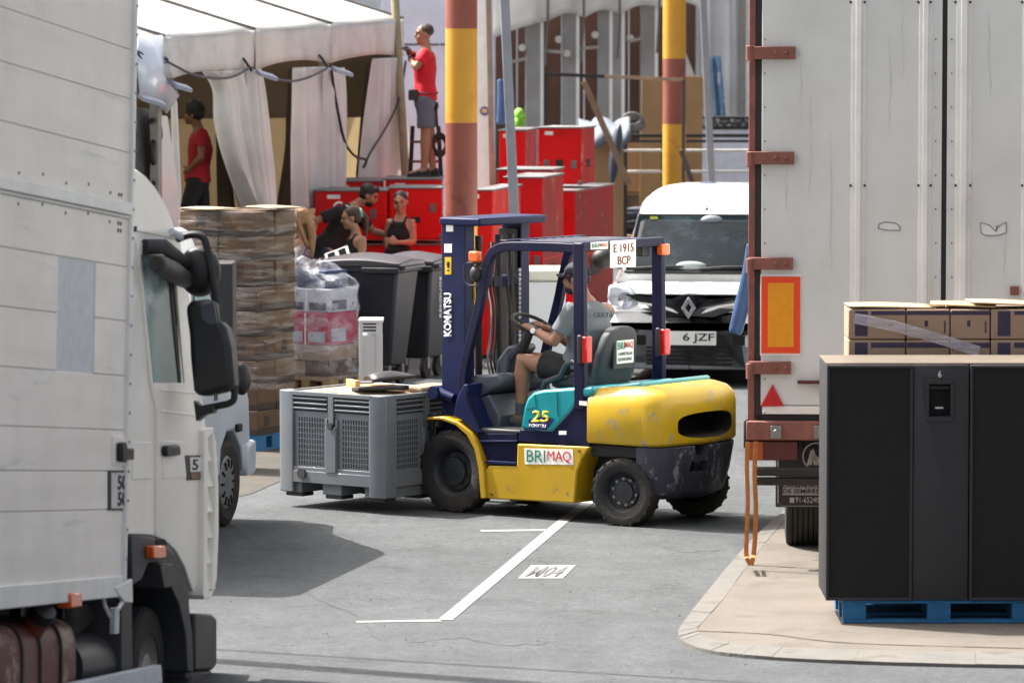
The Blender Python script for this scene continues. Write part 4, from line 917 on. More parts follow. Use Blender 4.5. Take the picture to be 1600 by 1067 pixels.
# corner deflector with louvres at the front edge
DY = CY-.05
fx0, fx1 = ts(321, 800, DY)[0], ts(341, 800, DY)[0]
dz0, dz1 = ts(325, 937, DY)[1], ts(328, 668, DY)[1]
bm = nb(); prism(bm, [ts(*p, DY) for p in ((320, 672), (323, 668), (333, 668), (335, 674), (326, 684), (325, 800), (324, 920), (334, 924), (330, 934), (320, 936), (318, 930))], 1, DY, DY+.16); df = obj('corner_deflector', bm, crm, truck, .006)
bm = nb(); prism(bm, [ts(*p, DY) for p in ((333, 668), (338, 690), (342, 760), (342, 830), (339, 905), (334, 926), (331, 920), (336, 830), (337, 760), (333, 690))], 1, DY, DY+.05); obj('deflector_rim', bm, crm, df, .006)
bm = nb()
for k in range(6):
    z = dz0+.06+(dz1-dz0-.1)*k/6; h = (dz1-dz0-.1)/6
    prism(bm, [(DY+.012, z), (DY+.05, z+h*.98), (DY+.06, z+h*.98), (DY+.06, z)], 0, fx0+.03, fx1+.02)
obj('louvre', bm, crm, df)
# wheel arch, tyre, step, bumper
AY = CY-.03
ap = [(206, 836), (236, 838), (254, 846), (274, 866), (287, 890), (295, 925), (299, 985), (300, 1060), (290, 1060), (287, 985), (278, 930), (262, 895), (244, 878), (232, 880), (222, 905), (207, 915)]
bm = nb(); prism(bm, [ts(*p, AY) for p in ap], 1, AY, AY+.30); obj('wheel_arch', bm, arch, truck, .010)
bm = nb(); prism(bm, [ts(*p, AY+.01) for p in ((240, 880), (258, 880), (280, 925), (290, 985), (292, 1050), (283, 1048), (280, 990), (270, 945), (258, 917), (246, 918))], 1, AY-.03, AY+.22); obj('arch_liner', bm, arch, truck, .008)
bm = nb(); prism(bm, [ts(*p, AY) for p in ((190, 905), (206, 905), (208, 1060), (190, 1060))], 1, AY, AY+.3); obj('rear_mudguard', bm, arch, truck, .008)
for (x0, x1, y0, y1) in ((243, 258, 843, 853), (248, 259, 866, 872)):
    bm = nb(); prism(bm, [ts(*p, AY) for p in ((x0, y0), (x1, y0), (x1+2, y1), (x0, y1))], 1, AY-.004, AY); obj('vent_slot', bm, blackhole, truck)
bm = nb(); prism(bm, [ts(*p, AY) for p in ((226, 852), (246, 851), (247, 871), (227, 872))], 1, AY-.05, AY); obj('marker_lamp', bm, amber, truck, .01)
bm = nb(); prism(bm, [ts(*p, 0) for p in ((102, 926), (120, 925), (120, 948), (103, 950))], 1, -.03, .05); obj('marker_lamp', bm, amber, truck, .01)
whc = ts(232, 1048, CY+.06); WR = .36
zc = ts(232, 947, CY+.06)[1]-WR
gzw = None
for yy in (CY+.06, 2.0):
    bm = nb(); w2 = .12; R = WR
    lathe(bm, [(R*.6, -w2), (R*.82, -w2*1.06), (R*.95, -w2), (R, -w2*.8), (R, w2*.8), (R*.95, w2), (R*.82, w2*1.06), (R*.6, w2)], (whc[0], yy+w2, zc), (0, 1, 0), 48); wl_ = obj('wheel', bm, rubber, truck)
    bm = nb(); lathe(bm, [(R*.62, -w2*.95), (R*.58, -w2*.7), (R*.5, -w2*.35), (R*.3, -w2*.3), (R*.27, -w2*.9), (0, -w2*.95), ], (whc[0], yy+w2, zc), (0, 1, 0), 32); obj('rim', bm, mat('silver_rim', (176, 174, 170), .4, .6, soil=.4), wl_)
for xx in (whc[0]-4.2,):
    for yy in (.1, 2.05):
        bm = nb(); lathe(bm, [(R*.5, 0), (R, .02), (R, .24), (R*.5, .26)], (xx, yy, zc), (0, 1, 0), 36); obj('wheel', bm, rubber, truck)
bm = nb(); prism(bm, [ts(*p, CY) for p in ((300, 958), (326, 958), (334, 966), (334, 1038), (328, 1046), (300, 1048))], 1, CY-.02, CY+.25); obj('bumper_corner', bm, mat('bumper_dark', (44, 46, 50), .5, var=.1, soil=.15), truck, .015)
bm = nb(); prism(bm, [ts(*p, CY) for p in ((296, 1048), (330, 1046), (328, 1090), (296, 1095))], 1, CY-.01, CY+2.2); obj('bumper', bm, arch, truck, .02)
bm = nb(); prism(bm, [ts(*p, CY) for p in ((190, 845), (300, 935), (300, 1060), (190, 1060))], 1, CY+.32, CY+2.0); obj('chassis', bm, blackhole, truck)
bm = nb(); box(bm, -6.5, ts(190, 1000)[0], .5, 2.0, zl[-1]-.35, zl[-1]-.05); obj('chassis', bm, oily, truck)
# under-box gear: tank, filler, hoses, reservoir, side guard
tz1 = ts(60, 972)[1]; x1_ = ts(140, 1000)[0]
bm = nb(); rings = []
for x, k in ((-3.2, .9), (-3.15, 1), (x1_-.04, 1), (x1_, .93)): rings.append(sup(.36, tz1-.30, .30*k, .30*k, x, 4.5, 36, 0))
loft(bm, rings); tk = obj('fuel_tank', bm, maroon, truck, smooth=50)
for px in (52, 80, 112):
    x = ts(px, 1000)[0]; bm = nb(); loft(bm, [sup(.36, tz1-.30, .308, .308, x+d, 4.5, 36, 0) for d in (0, .03)]); obj('tank_strap', bm, rubber, tk)
p = ts(82, 985)
bm = nb(); cyl(bm, (p[0]+.04, .16, tz1-.10), (p[0]-.03, .06, tz1+.02), .07, .06); obj('filler_neck', bm, mat('rusty_filler', (120, 58, 36), .7, wear=(60, 34, 28), wsc=8), tk); bm = nb(); cyl(bm, (p[0]-.03, .06, tz1+.02), (p[0]-.055, .025, tz1+.06), .068, .064); obj('filler_cap', bm, black, tk)
pa, pb_ = ts(128, 1005, .1), ts(196, 1010, .1)
bm = nb(); tube(bm, [(pa[0], .26, tz1-.28), (pb_[0]-.05, .26, tz1-.28), (pb_[0], .26, tz1-.28)], [.17, .17, .14], 24); obj('air_tank', bm, mat('blue_black_tank', (40, 44, 56), .45, soil=.2), truck)
pts = [ts(*p, .05) for p in ((162, 918), (166, 945), (174, 962), (188, 950), (197, 935), (198, 915))]
bm = nb(); tube(bm, [(q_[0], .06, q_[1]) for q_ in pts], .012, 6); obj('lashing_cord', bm, white_p, truck); bm = nb(); q_ = ts(178, 972, .05); box(bm, q_[0]-.05, q_[0]+.04, .03, .06, q_[1]-.06, q_[1]+.08); obj('buckle', bm, galv, truck, .004)
q1, q2 = ts(-60, 1110, -.02), ts(252, 1042, -.02)
bm = nb(); prism(bm, [ts(*p, -.02) for p in ((-120, 1112), (120, 1066), (252, 1038), (254, 1066), (120, 1095), (-120, 1150))], 1, -.02, .03); obj('side_guard', bm, galv, truck, .004)
for (x_, z0, z1) in ((95, 930, 1000), (30, 940, 1000)):
    a = ts(x_, z0, .3); b = ts(x_, z1, .3); bm = nb(); box(bm, a[0]-.03, a[0]+.03, .28, .34, b[1], a[1]); obj('bracket', bm, oily, truck)
bm = nb(); tube(bm, [(ts(125, 990, .3)[0], .3, ts(125, 990)[1]-.06+.0), (ts(133, 965, .3)[0], .28, ts(133, 965)[1]), (ts(140, 990)[0], .26, ts(140, 990)[1]-.1)], .06, 12); obj('rubber_hose', bm, rubber, truck)
# mirrors
mirr = mat('mirror_black', (32, 32, 34), .5, var=.1, soil=.12, bump=.15, bsc=120)
def mpoly(nm, P, y0, y1, bv=.02, m=mirr, par=truck, yy=None):
    bm = nb(); prism(bm, [ts(*p, yy if yy is not None else (y0+y1)/2) for p in P], 1, y0, y1); return obj(nm, bm, m, par, bv)
MY = CY-.22
MX = ts(292, 480)[0]
lerp_ = lambda a, b, t: a+(b-a)*t
def mfront(nm, P, d, bv=.02, m=mirr, par=truck, x0=None):
    x = MX if x0 is None else x0; bm = nb(); prism(bm, [BT.front(*p, x-d) for p in P], 0, x-d, x+d); return obj(nm, bm, m, par, bv)
_a = ts(226, 386, CY-.03); _b = ts(256, 385, CY-.10); _c = BT.front(292, 411, MX)
bm = nb(); tube(bm, [(_a[0], CY-.03, _a[1]), (_b[0], CY-.10, _b[1]), (MX, _c[0], _c[1])], [(.03, .045), (.03, .042), (.03, .03)], 10, ref=(0, 1, 0)); obj('mirror_arm', bm, mirr, truck)
_a = ts(246, 412, CY-.12); _b = BT.front(288, 436, MX)
bm = nb(); tube(bm, [(_a[0], CY-.12, _a[1]), (lerp_(_a[0], MX, .5), lerp_(CY-.12, _b[0], .5), lerp_(_a[1], _b[1], .45)), (MX, _b[0], _b[1])], [(.05, .05), (.06, .06), (.055, .05)], 14, ref=(0, 1, 0), rnd=True); obj('wide_mirror', bm, mirr, truck)
bm = nb(); c = BT.front(312, 424, MX+.1); ell(bm, (MX+.1, c[0], c[1]), (.105, .12, .145), Matrix.Rotation(-.15, 3, 'Y'), 24, 14); obj('kerb_mirror', bm, mirr, truck, smooth=70)
pts = [(279, 373), (296, 367), (315, 369), (323, 385), (330, 420), (335, 450), (343, 495), (352, 540)]
bm = nb(); tube(bm, [(MX+.02, *BT.front(*p, MX+.02)) for p in smooth_line(pts, 3)], .022, 10, rnd=True); obj('mirror_bracket', bm, mirr, truck)
big = [(288, 478), (297, 470), (330, 466), (336, 474), (340, 500), (352, 512), (360, 545), (364, 600), (358, 610), (330, 616), (308, 620), (301, 610), (296, 560), (294, 520)]
mm = mfront('main_mirror', big, .09, .035)
mfront('mirror_recess', [(312, 478), (334, 472), (340, 505), (328, 508), (316, 500)], .006, .002, mat('mirror_recess_grey', (70, 74, 82), .4), mm, MX-.092)
pts = [(355, 575), (361, 578), (365, 600), (366, 622), (358, 630), (340, 634), (320, 638)]
bm = nb(); tube(bm, [(MX+.02, *BT.front(*p, MX+.02)) for p in smooth_line(pts, 3)], .020, 10, rnd=True); obj('mirror_bracket', bm, mirr, truck)
mfront('mirror_foot', [(302, 625), (312, 634), (333, 632), (333, 644), (318, 648), (306, 658)], .05, .006)
bm = nb(); a = ts(262, 362, CY); tube(bm, [(a[0], CY-.02, a[1]), (a[0]+.06, CY-.05, a[1]-.02), (a[0]+.10, CY-.06, a[1]-.03)], .022, 8); obj('mirror_bracket', bm, galv, truck)
# ================================================================ VAN BEHIND THE TRUCK
VW = gnd(367, 822); VN = Fr(VW, (.22, .975, 0))
van = thing('parked_van', 'pale blue grey van parked beyond the lorry, front wheel and door showing', 'van', VN.M)
vp = mat('van_paint', (176, 186, 198), .3, var=.04, coat=.6, soil=.15)
bm = nb(); prof = [(-3.6, .35), (-.36, .35), (-.30, .55), (-.1, .70), (.1, .70), (.30, .55), (.36, .36), (.50, .40), (.54, .62), (.51, .9), (.42, 1.05), (.05, 1.2), (-.15, 1.28), (-.85, 2.12), (-1.05, 2.27), (-3.5, 2.3), (-3.62, 2.2)]
cxv = -1.4; czv = 1.2
loft(bm, [[(cxv+(p[0]-cxv)*k, y, czv+(p[1]-czv)*k2) for p in prof] for y, k, k2 in ((.02, .98, .97), (.09, 1, 1), (1.0, 1.0, 1.0), (1.65, 1, 1), (1.74, .98, .97))])
vb = obj('van_body', bm, vp, van, .02)
for yy, s_ in ((.06, 1), (1.55, 1)):
    for xx in (0, -2.7):
        bm = nb(); R = .325
        lathe(bm, [(R*.62, .0), (R*.85, -.02), (R*.97, .0), (R, .03), (R, .15), (R*.95, .18), (R*.6, .18)], (xx, yy, R), (0, 1, 0), 40); w_ = obj('wheel', bm, rubber, van)
        bm = nb(); lathe(bm, [(R*.63, .01), (R*.6, .0), (R*.45, -.012), (R*.3, -.005), (R*.12, -.02), (0, -.02)], (xx, yy, R), (0, 1, 0), 32)
        wc_ = obj('wheel_cover', bm, mat('wheel_cover_grey', (120, 124, 130), .4, .4, soil=.35), w_)
        bm = nb()
        for k in range(12):
            t = 2*pi*k/12; box(bm, -.008, .008, yy-.02, yy+.01, R*.36, R*.54, T(xx, 0, R) @ Matrix.Rotation(t, 4, 'Y'))
        tag(obj('cover_slots', bm, blackhole, wc_), kind='stuff')
bm = nb(); prism(bm, [(-1.05, .42), (-.42, .42), (-.38, .62), (-.15, .80), (-.12, 1.24), (-.2, 1.30), (-1.05, 1.3)], 1, -.006, .03); vd = obj('door', bm, vp, van, .008)
bm = nb(); prism(bm, [(-1.0, 1.34), (-.24, 1.34), (-.86, 2.02), (-1.0, 2.05)], 1, .004, .04); obj('side_window', bm, gl_, van)
bm = nb(); loft(bm, [[(-.16+.0, .12, 1.285), (-.16, 1.64, 1.285), (-.82, 1.6, 2.09), (-.82, .16, 2.09)], [(-.15, .12, 1.295), (-.15, 1.64, 1.295), (-.81, 1.6, 2.10), (-.81, .16, 2.10)]]); obj('windscreen', bm, gl_, van)
pmv = VN.loc(373, 590, 35.9)
bm = nb(); ell(bm, (-.5, -.20, 1.14), (.06, .07, .12)); cyl(bm, (-.5, .02, 1.2), (-.5, -.15, 1.18), .02); obj('mirror', bm, black, van)
for x in (-.55, -.50):
    bm = nb(); box(bm, x, x+.018, -.012, -.004, .98, 1.14); obj('door_trim', bm, black, vd)
bm = nb(); p = VN.side(374, 668, 0); box(bm, p[0]-.05, p[0]+.05, -.012, .02, p[1]-.03, p[1]+.03); obj('door_handle', bm, black, van, .006)
bm = nb(); prism(bm, [(.34, .34), (.55, .34), (.575, .60), (.34, .58)], 1, -.012, 1.76); obj('bumper', bm, vp, van, .03)
# black cabinet behind the van
bm = nb(); a = at(336, 560, 39.5); b = at(364, 412, 39.5); box(bm, 0, b.x-a.x+.1, 0, .5, 0, b.z); o = obj('black_cabinet', bm, cab, bevel=.01); o.matrix_world = T(a.x-.1, 39.5, 0); tag(o, 'tall black cabinet standing between the van and the wrapped box stack', 'cabinet')
# ================================================================ WHITE VAN FACING THE CAMERA
KY = 48.4
kc = gnd(1078, 604)
KV = Fr(V((at(1078, 560, KY).x, KY, 0)), (-.125, -1, 0))          # x toward the camera, y to image right
kv = thing('delivery_van', 'white compact van with dark grey bumper facing the camera behind the forklift', 'van', KV.M)
kw = mat('van_white', (232, 232, 230), .25, var=.02, coat=.7, soil=.06)
kb = mat('bumper_grey', (116, 118, 122), .55, var=.1, sc=20, bump=.1, bsc=150, soil=.1)
def kf(px, py, x=0.0): return KV.front(px, py, x)
HW = .905
def cs(x, hw, zb, zt, e=5, n=48):
    R = []
    for k in range(n):
        t = 2*pi*k/n; c, s_ = cos(t), sin(t)
        R.append((x, hw*math.copysign(abs(c)**(2/e), c), (zb+zt)/2+(zt-zb)/2*math.copysign(abs(s_)**(2/e), s_)))
    return R
def z_at(py, x): return kf(1078, py, x)[1]
bm = nb()  # lower body with bonnet
zh = z_at(472, 0)
loft(bm, [cs(.02, HW-.17, .30, zh-.05, 4), cs(-.02, HW-.12, .24, zh-.02, 4.5), cs(-.12, HW-.06, .22, zh+.025, 5), cs(-.35, HW-.02, .22, zh+.085, 6), cs(-.7, HW, .22, zh+.14, 7), cs(-1.0, HW, .22, zh+.18, 8), cs(-1.3, HW, .22, zh+.22, 8), cs(-4.1, HW, .22, zh+.25, 8), cs(-4.2, HW-.04, .26, zh+.2, 8)])
kbd = obj('van_body', bm, kw, kv, smooth=50)
zr = z_at(292, -2.2); zwt = z_at(338, -1.72); zwb = z_at(427, -.92)
bm = nb()
def up_(x, hwb, hwt, zb, zt, r=.09, n=7):
    """greenhouse section: trapezoid with round shoulders"""
    P = [(x, hwb, zb)]
    for k in range(n+1):
        t = pi/2*k/n; P.append((x, hwt-r+r*cos(t), zt-r*.8+r*.8*sin(t)))
    for k in range(n+1):
        t = pi/2*(1-k/n); P.append((x, -hwt+r-r*cos(t), zt-r*.8+r*.8*sin(t)))
    P.append((x, -hwb, zb)); return P
zsill = zwb-.03
loft(bm, [up_(-.90, HW-.06, HW-.12, zsill-.06, zwb-.01, .03), up_(-1.25, HW-.02, HW-.14, zsill-.05, zwb+(zwt-zwb)*.44, .09), up_(-1.62, HW-.01, HW-.17, zsill-.05, zwb+(zwt-zwb)*.9, .12), up_(-1.78, HW-.01, HW-.175, zsill-.05, zwt+.035, .20), up_(-2.1, HW-.01, HW-.19, zsill-.05, zr-.03, .30), up_(-2.6, HW-.01, HW-.19, zsill-.05, zr+.01, .34), up_(-4.0, HW-.01, HW-.19, zsill-.05, zr-.02, .34), up_(-4.15, HW-.03, HW-.2, zsill-.05, zr-.1, .16)])
obj('van_roof', bm, kw, kv, smooth=50)
# windscreen laid a little proud of the shell
wsg = mat('windscreen_glass', (16, 24, 28), .12, var=.3, sc=.9, coat=0, spec=.12, wear=(34, 44, 48), wsc=1.2, wamt=.5)
def wsp(u, v):
    x = -.93+(-1.73+.93)*v; z = zwb+(zwt-zwb)*v; hw = (HW-.16)+(-.06)*v
    return (x+.03+.05*(1-(2*u-1)**2)*(1-v*.6), hw*(2*u-1), z+.012)
bm = nb(); grid(bm, wsp, 16, 8); ws = obj('windscreen', bm, wsg, kv, smooth=80, solid=.006)
bm = nb()
for a, b in (((0, 0), (1, 0)), ((0, 1), (1, 1)), ((0, 0), (0, 1)), ((1, 0), (1, 1))):
    tube(bm, [V(wsp(a[0]+(b[0]-a[0])*t/14, a[1]+(b[1]-a[1])*t/14)) for t in range(15)], .016, 6)
obj('screen_seal', bm, black, ws)
bm = nb()
for (u0, u1) in ((.05, .42), (.52, .86)):
    a = V(wsp(u0, .03)); b = V(wsp(u1, .07)); tube(bm, [a+V((.03, 0, .02)), (a+b)/2+V((.05, 0, .03)), b+V((.03, 0, .02))], .014, 6)
obj('wiper', bm, black, ws)
q = V(wsp(.12, .94)); bm = nb(); box(bm, q.x+.012, q.x+.018, q.y-.04, q.y+.04, q.z-.02, q.z+.02); obj('screen_sticker', bm, mat('sticker_lime', (206, 216, 70), .5), ws)
q = V(wsp(.56, .9)); bm = nb(); ell(bm, (q.x-.02, q.y, q.z), (.05, .12, .06)); obj('rear_view_mirror', bm, mat('grey_trim', (120, 128, 132), .4), ws)
q = V(wsp(.52, .06)); bm = nb(); ell(bm, (q.x-.0, q.y-.1, q.z+.03), (.04, .16, .05)); obj('dashboard_cloth', bm, mat('dash_pale', (150, 158, 158), .6), ws)
# bonnet lettering
a = kf(1030, 447, -.45); b = kf(1118, 447, -.45); text('lettering', 'DEMO', mat('faded_grey_lettering', (186, 186, 190), .5), kv, (-.42, a[0], zh+.104), Y1, V((-.35, 0, .055)), b[0]-a[0], .10, .004, .0)
# headlights
hlm = mat('headlight_lens', (186, 194, 202), .06, var=.3, sc=14, coat=1, spec=.9); chrome = mat('chrome', (200, 202, 206), .12, .9, var=.05)
for s_ in (-1, 1):
    P = [kf(*p, -.1) for p in ((952, 446), (962, 444), (985, 452), (996, 464), (1000, 482), (996, 487), (972, 484), (956, 476), (950, 464))]
    P = [(p[0] if s_ < 0 else -p[0], p[1]) for p in P]
    bm = nb(); loft(bm, [[(-.30, p[0], p[1]) for p in P], [(-.04, p[0], p[1]) for p in P], [(-.01, P[0][0]*.0+sum(q[0] for q in P)/9+(p[0]-sum(q[0] for q in P)/9)*.86, sum(q[1] for q in P)/9+(p[1]-sum(q[1] for q in P)/9)*.86) for p in P]])
    hl = obj('headlight', bm, hlm, kv, .01, smooth=60)
    c = kf(977, 469, 0); cy_ = c[0] if s_ < 0 else -c[0]
    bm = nb(); lathe(bm, [(.0, .0), (.05, .004), (.075, .02), (.08, .022), (.08, .0)], (-.012, cy_, c[1]), (1, 0, 0), 20); obj('reflector_bowl', bm, chrome, hl)
# dark grille band with bright strips and badge
def kprism(nm, P, x0, x1, m, par=kv, bv=.008, xx=0.02, mir=True):
    Q = [kf(*p, xx) for p in P]
    if mir: Q = Q+[(-p[0], p[1]) for p in Q[::-1]]
    bm = nb(); prism(bm, Q, 0, x0, x1); return obj(nm, bm, m, par, bv)
yc = kf(1078, 480, .02)[0]
gr = kprism('grille', [(1002, 461), (1050, 466), (1064, 460), (1078, 459), (1078, 494), (1040, 495), (1002, 481)], -.15, .042, mat('grille_dark', (54, 56, 60), .5, var=.1))
for s_ in (-1, 1):
    Q = [kf(*p, .02) for p in ((1001, 472), (1030, 476), (1052, 483), (1061, 490), (1050, 487), (1030, 480), (1001, 475.5))]; Q = [((p[0]-yc)*(1 if s_ < 0 else -1)+yc, p[1]) for p in Q]
    bm = nb(); prism(bm, Q, 0, .038, .055); obj('bright_strip', bm, rail_w, gr, .004)
bc = kf(1076, 481, .05)
def dia(k): w_, h_ = .075*k, .115*k; return [(bc[0]-w_, bc[1]), (bc[0], bc[1]-h_), (bc[0]+w_, bc[1]), (bc[0], bc[1]+h_)]
em = nb()
for i in range(4):
    o_, n_ = dia(1), dia(.42); j = (i+1) % 4; prism(em, [o_[i], o_[j], n_[j], n_[i]], 0, .043, .08)
obj('emblem', em, chrome, gr, .004)
kprism('upper_bumper', [(955, 486), (1000, 488), (1040, 497), (1078, 498), (1078, 514), (1000, 512), (960, 506)], -.3, .03, kw, bv=.03)
kprism('bumper', [(952, 506), (1000, 512), (1078, 514), (1078, 577), (990, 576), (962, 566), (954, 540)], -.35, .06, kb, bv=.03)
bm = nb()
q0, q1 = kf(1010, 541, .06), kf(1078, 570, .06)
for k in range(5):
    z = q1[1]+(q0[1]-q1[1])*k/4.4; box(bm, .058, .066, q0[0], -q0[0], z, z+.018)
obj('bumper_slats', bm, blackhole, kv)
for s_ in (-1, 1):
    c = kf(1000, 531, .06); bm = nb(); box(bm, .058, .064, s_*abs(c[0])-.06, s_*abs(c[0])+.06, c[1]-.05, c[1]+.05); obj('fog_recess', bm, blackhole, kv)
a, b = kf(1035, 539, .075), kf(1119, 518, .075)
bm = nb(); box(bm, .064, .072, a[0], b[0], a[1], b[1]); npl = obj('number_plate', bm, white_p, kv, .002)
bm = nb(); box(bm, .072, .074, a[0], a[0]+.05, a[1], b[1]); obj('blue_band', bm, mat('plate_blue', (30, 90, 170), .5), npl)
c = kf(1067, 536, .075); d = kf(1116, 521, .075); text('lettering', '6 JZF', blkt, npl, (.073, c[0], c[1]), Y1, Z1, d[0]-c[0], d[1]-c[1], .002, .012)
for s_ in (-1, 1):
    bm = nb(); P = kf(941, 405, -.9); ell(bm, (-.95, s_*abs(P[0])*1.0, P[1]), (.09, .12, .105)); cyl(bm, (-.95, s_*(abs(P[0])-.02), P[1]-.04), (-.95, s_*(HW-.12), P[1]-.08), .03); obj('mirror', bm, black, kv, smooth=60)
p = kf(1103, 332, -1.75); bm = nb(); cyl(bm, (-1.85, p[0], zwt+.05), (-1.95, p[0], zwt+.28), .008, .004, 6); ell(bm, (-1.85, p[0], zwt+.06), (.04, .025, .03)); obj('antenna', bm, black, kv)
for x in (-.85, -3.5):
    for s_ in (-1, 1):
        bm = nb(); R = .31; lathe(bm, [(R*.6, -.09), (R*.95, -.1), (R, -.07), (R, .07), (R*.95, .1), (R*.6, .09), (0, .06)], (x, s_*(HW-.12), R), (0, s_, 0), 32); obj('wheel', bm, rubber, kv)
bm = nb(); box(bm, -3.9, -.2, -HW+.1, HW-.1, .2, .3); obj('underbody', bm, blackhole, kv)
# ================================================================ STRIPED POLES AND THIN POLES
brk = mat('pole_brown', (138, 74, 58), .6, var=.1, sc=2, wear=(120, 62, 50), wsc=3, wamt=.45, soil=.12, bump=.08, bsc=20); yk = mat('pole_yellow', (206, 150, 40), .55, var=.07, sc=2, wear=(196, 138, 44), wsc=3, wamt=.45, soil=.1, bump=.08, bsc=20)
def pole(lab, cxp, wpx, Y, ys, cols, top_py=-60):
    c = at(cxp, 200, Y); r = wpx/2/FPX*Y; o = thing('striped_pole', lab, 'pole', T(c.x, c.y, 0))
    z = [at(cxp, y, Y).z for y in ys]; zt = at(cxp, top_py, Y).z
    lv = [zt]+z+[0]
    for a, b, m in zip(lv, lv[1:], cols):
        bm = nb(); lathe(bm, [(r, b+.001), (r, a-.001)], seg=36); lathe(bm, [(r*.99, b), (r*.99, a)], seg=24); obj('paint_band', bm, m, o, smooth=60)
    bm = nb(); cyl(bm, (0, 0, zt), (0, 0, zt+.08), r*1.04, r*.7, 24); cyl(bm, (0, 0, 0), (0, 0, .03), r*1.5, seg=24); obj('pole_cap', bm, steel, o)
pole('thick pole banded red brown and yellow, rising behind the forklift mast', 721, 50, 51, (45, 192, 342, 480), (brk, yk, brk, yk, brk))
pole('thinner looking pole banded yellow and red brown, rising behind the white van roof', 1053.5, 36, 72, (92, 194, 300, 360), (yk, brk, yk, brk, yk))
grm = mat('grey_metal_post', (136, 140, 148), .45, .3, var=.08, sc=4, soil=.15)
def leanpole(lab, P, Y, wpx):
    a, b = at(*P[0], Y), at(*P[1], Y-.0); b = a+(b-a)*(a.z/(a.z-b.z)) if b.z > 0 else b
    bm = nb(); w_ = wpx/FPX*Y; obox(bm, b, a, w_, w_*.7, ref=(0, 1, 0)); bm2 = nb(); box(bm2, b.x-.12, b.x+.12, b.y-.12, b.y+.12, 0, .02)
    o = obj('metal_post', bm, grm, bevel=.01); tag(o, lab, 'post'); obj('foot_plate', bm2, grm, o)
leanpole('grey metal post leaning left in front of the red flight cases', ((787, -30), (804, 345)), 50.2, 15)
leanpole('thin grey metal post leaning left beside the trailer, above the white van', ((1097, -30), (1112, 285)), 66, 11)
# ================================================================ FLIGHT CASES
redc = mat('case_red', (206, 8, 14), .5, var=.08, sc=2.5, coat=.05, spec=.25, wear=(184, 8, 14), wsc=2, wamt=.45, soil=.06)
redw = mat('case_red_worn_lit', (186, 34, 28), .5, var=.25, sc=3, wear=(200, 150, 126), wsc=3.4, wamt=.42, bump=.15, stretch=(1, 1, .45), soil=.08, spec=.15)  # pale scuffs are wear and also stand in for light on right faces
alum = mat('case_edge_aluminium', (112, 112, 112), .4, .5, soil=.25); lidw = mat('case_lid_worn', (112, 110, 110), .5, var=.15, sc=4, wear=(130, 20, 24), wsc=1.6, wamt=.43, soil=.3)
def fcase(lab, x, y, z, a, b, c, rz=0, side=None, lid=None, ball=False, split=.62):
    """a wide, b deep, c high; origin near left bottom corner"""
    o = thing('flight_case', lab, 'flight case', T(x, y, z) @ RZ(rz), 'red flight cases')
    zs = c*split; e = .018
    bm = nb(); box(bm, e, a-e, e, b-e, .04, zs-.004); bo = obj('case_body', bm, redc, o, .005)
    bm = nb(); box(bm, e, a-e, e, b-e, zs+.004, c-.012); ld = obj('case_lid', bm, redc, o, .005)
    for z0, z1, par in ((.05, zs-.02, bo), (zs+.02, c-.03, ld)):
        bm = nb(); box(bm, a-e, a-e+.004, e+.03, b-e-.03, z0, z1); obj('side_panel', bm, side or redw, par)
    bm = nb(); box(bm, .01, a-.01, .01, b-.01, c-.012, c-.002); obj('top_panel', bm, lid or lidw, ld)
    bm = nb(); t = .02
    for zz in (c-t,):
        box(bm, 0, a, 0, t, zz, c); box(bm, 0, a, b-t, b, zz, c); box(bm, 0, t, t, b-t, zz, c); box(bm, a-t, a, t, b-t, zz, c)
    obj('edge_frame', bm, alum, o, .004)
    bm = nb()
    for zz in (zs,): box(bm, .005, a-.005, .012, .02, zz-.012, zz+.012); box(bm, a-.02, a-.008, .03, b-.03, zz-.014, zz+.014)
    obj('closing_strip', bm, redc if not ball else alum, o, .002)
    bm = nb(); box(bm, a*.42, a*.58, .006, .02, c*.35, c*.46); box(bm, a-.022, a-.006, b*.4, b*.62, c*.33, c*.46); obj('recessed_handle', bm, gask, o, .003)
    for u in (.16, .76):
        bm = nb(); box(bm, a*u, a*u+.07, .006, .02, zs-.05, zs+.05); obj('latch', bm, alum, o, .003)
    for x in (0, a-.05):
        bm = nb(); box(bm, x, x+.05, .006, .05, .03, .09); obj('corner_fitting', bm, alum, o, .006)
    bm = nb(); box(bm, a*.18, a*.36, .0135, .0165, c-.10, c-.055); obj('case_label', bm, white_s, o, smooth=0)
    return o
def fc_px(lab, px0, px1, py_top, Y, depth, zbase, **k):
    a = at(px0, py_top, Y); b = at(px1, py_top, Y); zt = a.z
    return fcase(lab, a.x, Y, zbase, b.x-a.x, depth, zt-zbase, **k), zt
CB = .10
zc0 = at(500, 377, 53.6).z
def lower(x0, x1, Y, d, lab): fc_px(lab, x0, x1, 381, Y, d, 0.0)
lower(490, 606, 53.6, .85, 'red flight case under the upper one beside the bending man in black'); lower(607, 692, 53.9, .85, 'red flight case under the upper one behind the tattooed woman')
zc0 = at(490, 381, 53.6).z+.005
fc_px('red flight case beside the bending man, top of its stack', 490, 606, 297, 53.6, .85, zc0, split=.55)
fc_px('red flight case with white lid behind the tattooed woman, top of its stack', 607, 692, 293, 53.9, .85, zc0)
_, zs2 = fc_px('red flight case with a worn lid under the feet of the standing man', 600, 692, 279, 55.2, .9, .0, split=.5)
fc_px('red flight case with partly red lid behind the bending man', 515, 598, 282, 55.0, .9, .0, split=.5)
fc_px('red flight case with bright worn right side just right of the striped pole', 735, 772, 296, 52.2, 1.6, .0, rz=-.2, split=.5)
fc_px('red flight case with white edges, second to the right of the striped pole', 786, 850, 276, 54.6, 1.3, .0, rz=-.2, split=.5)
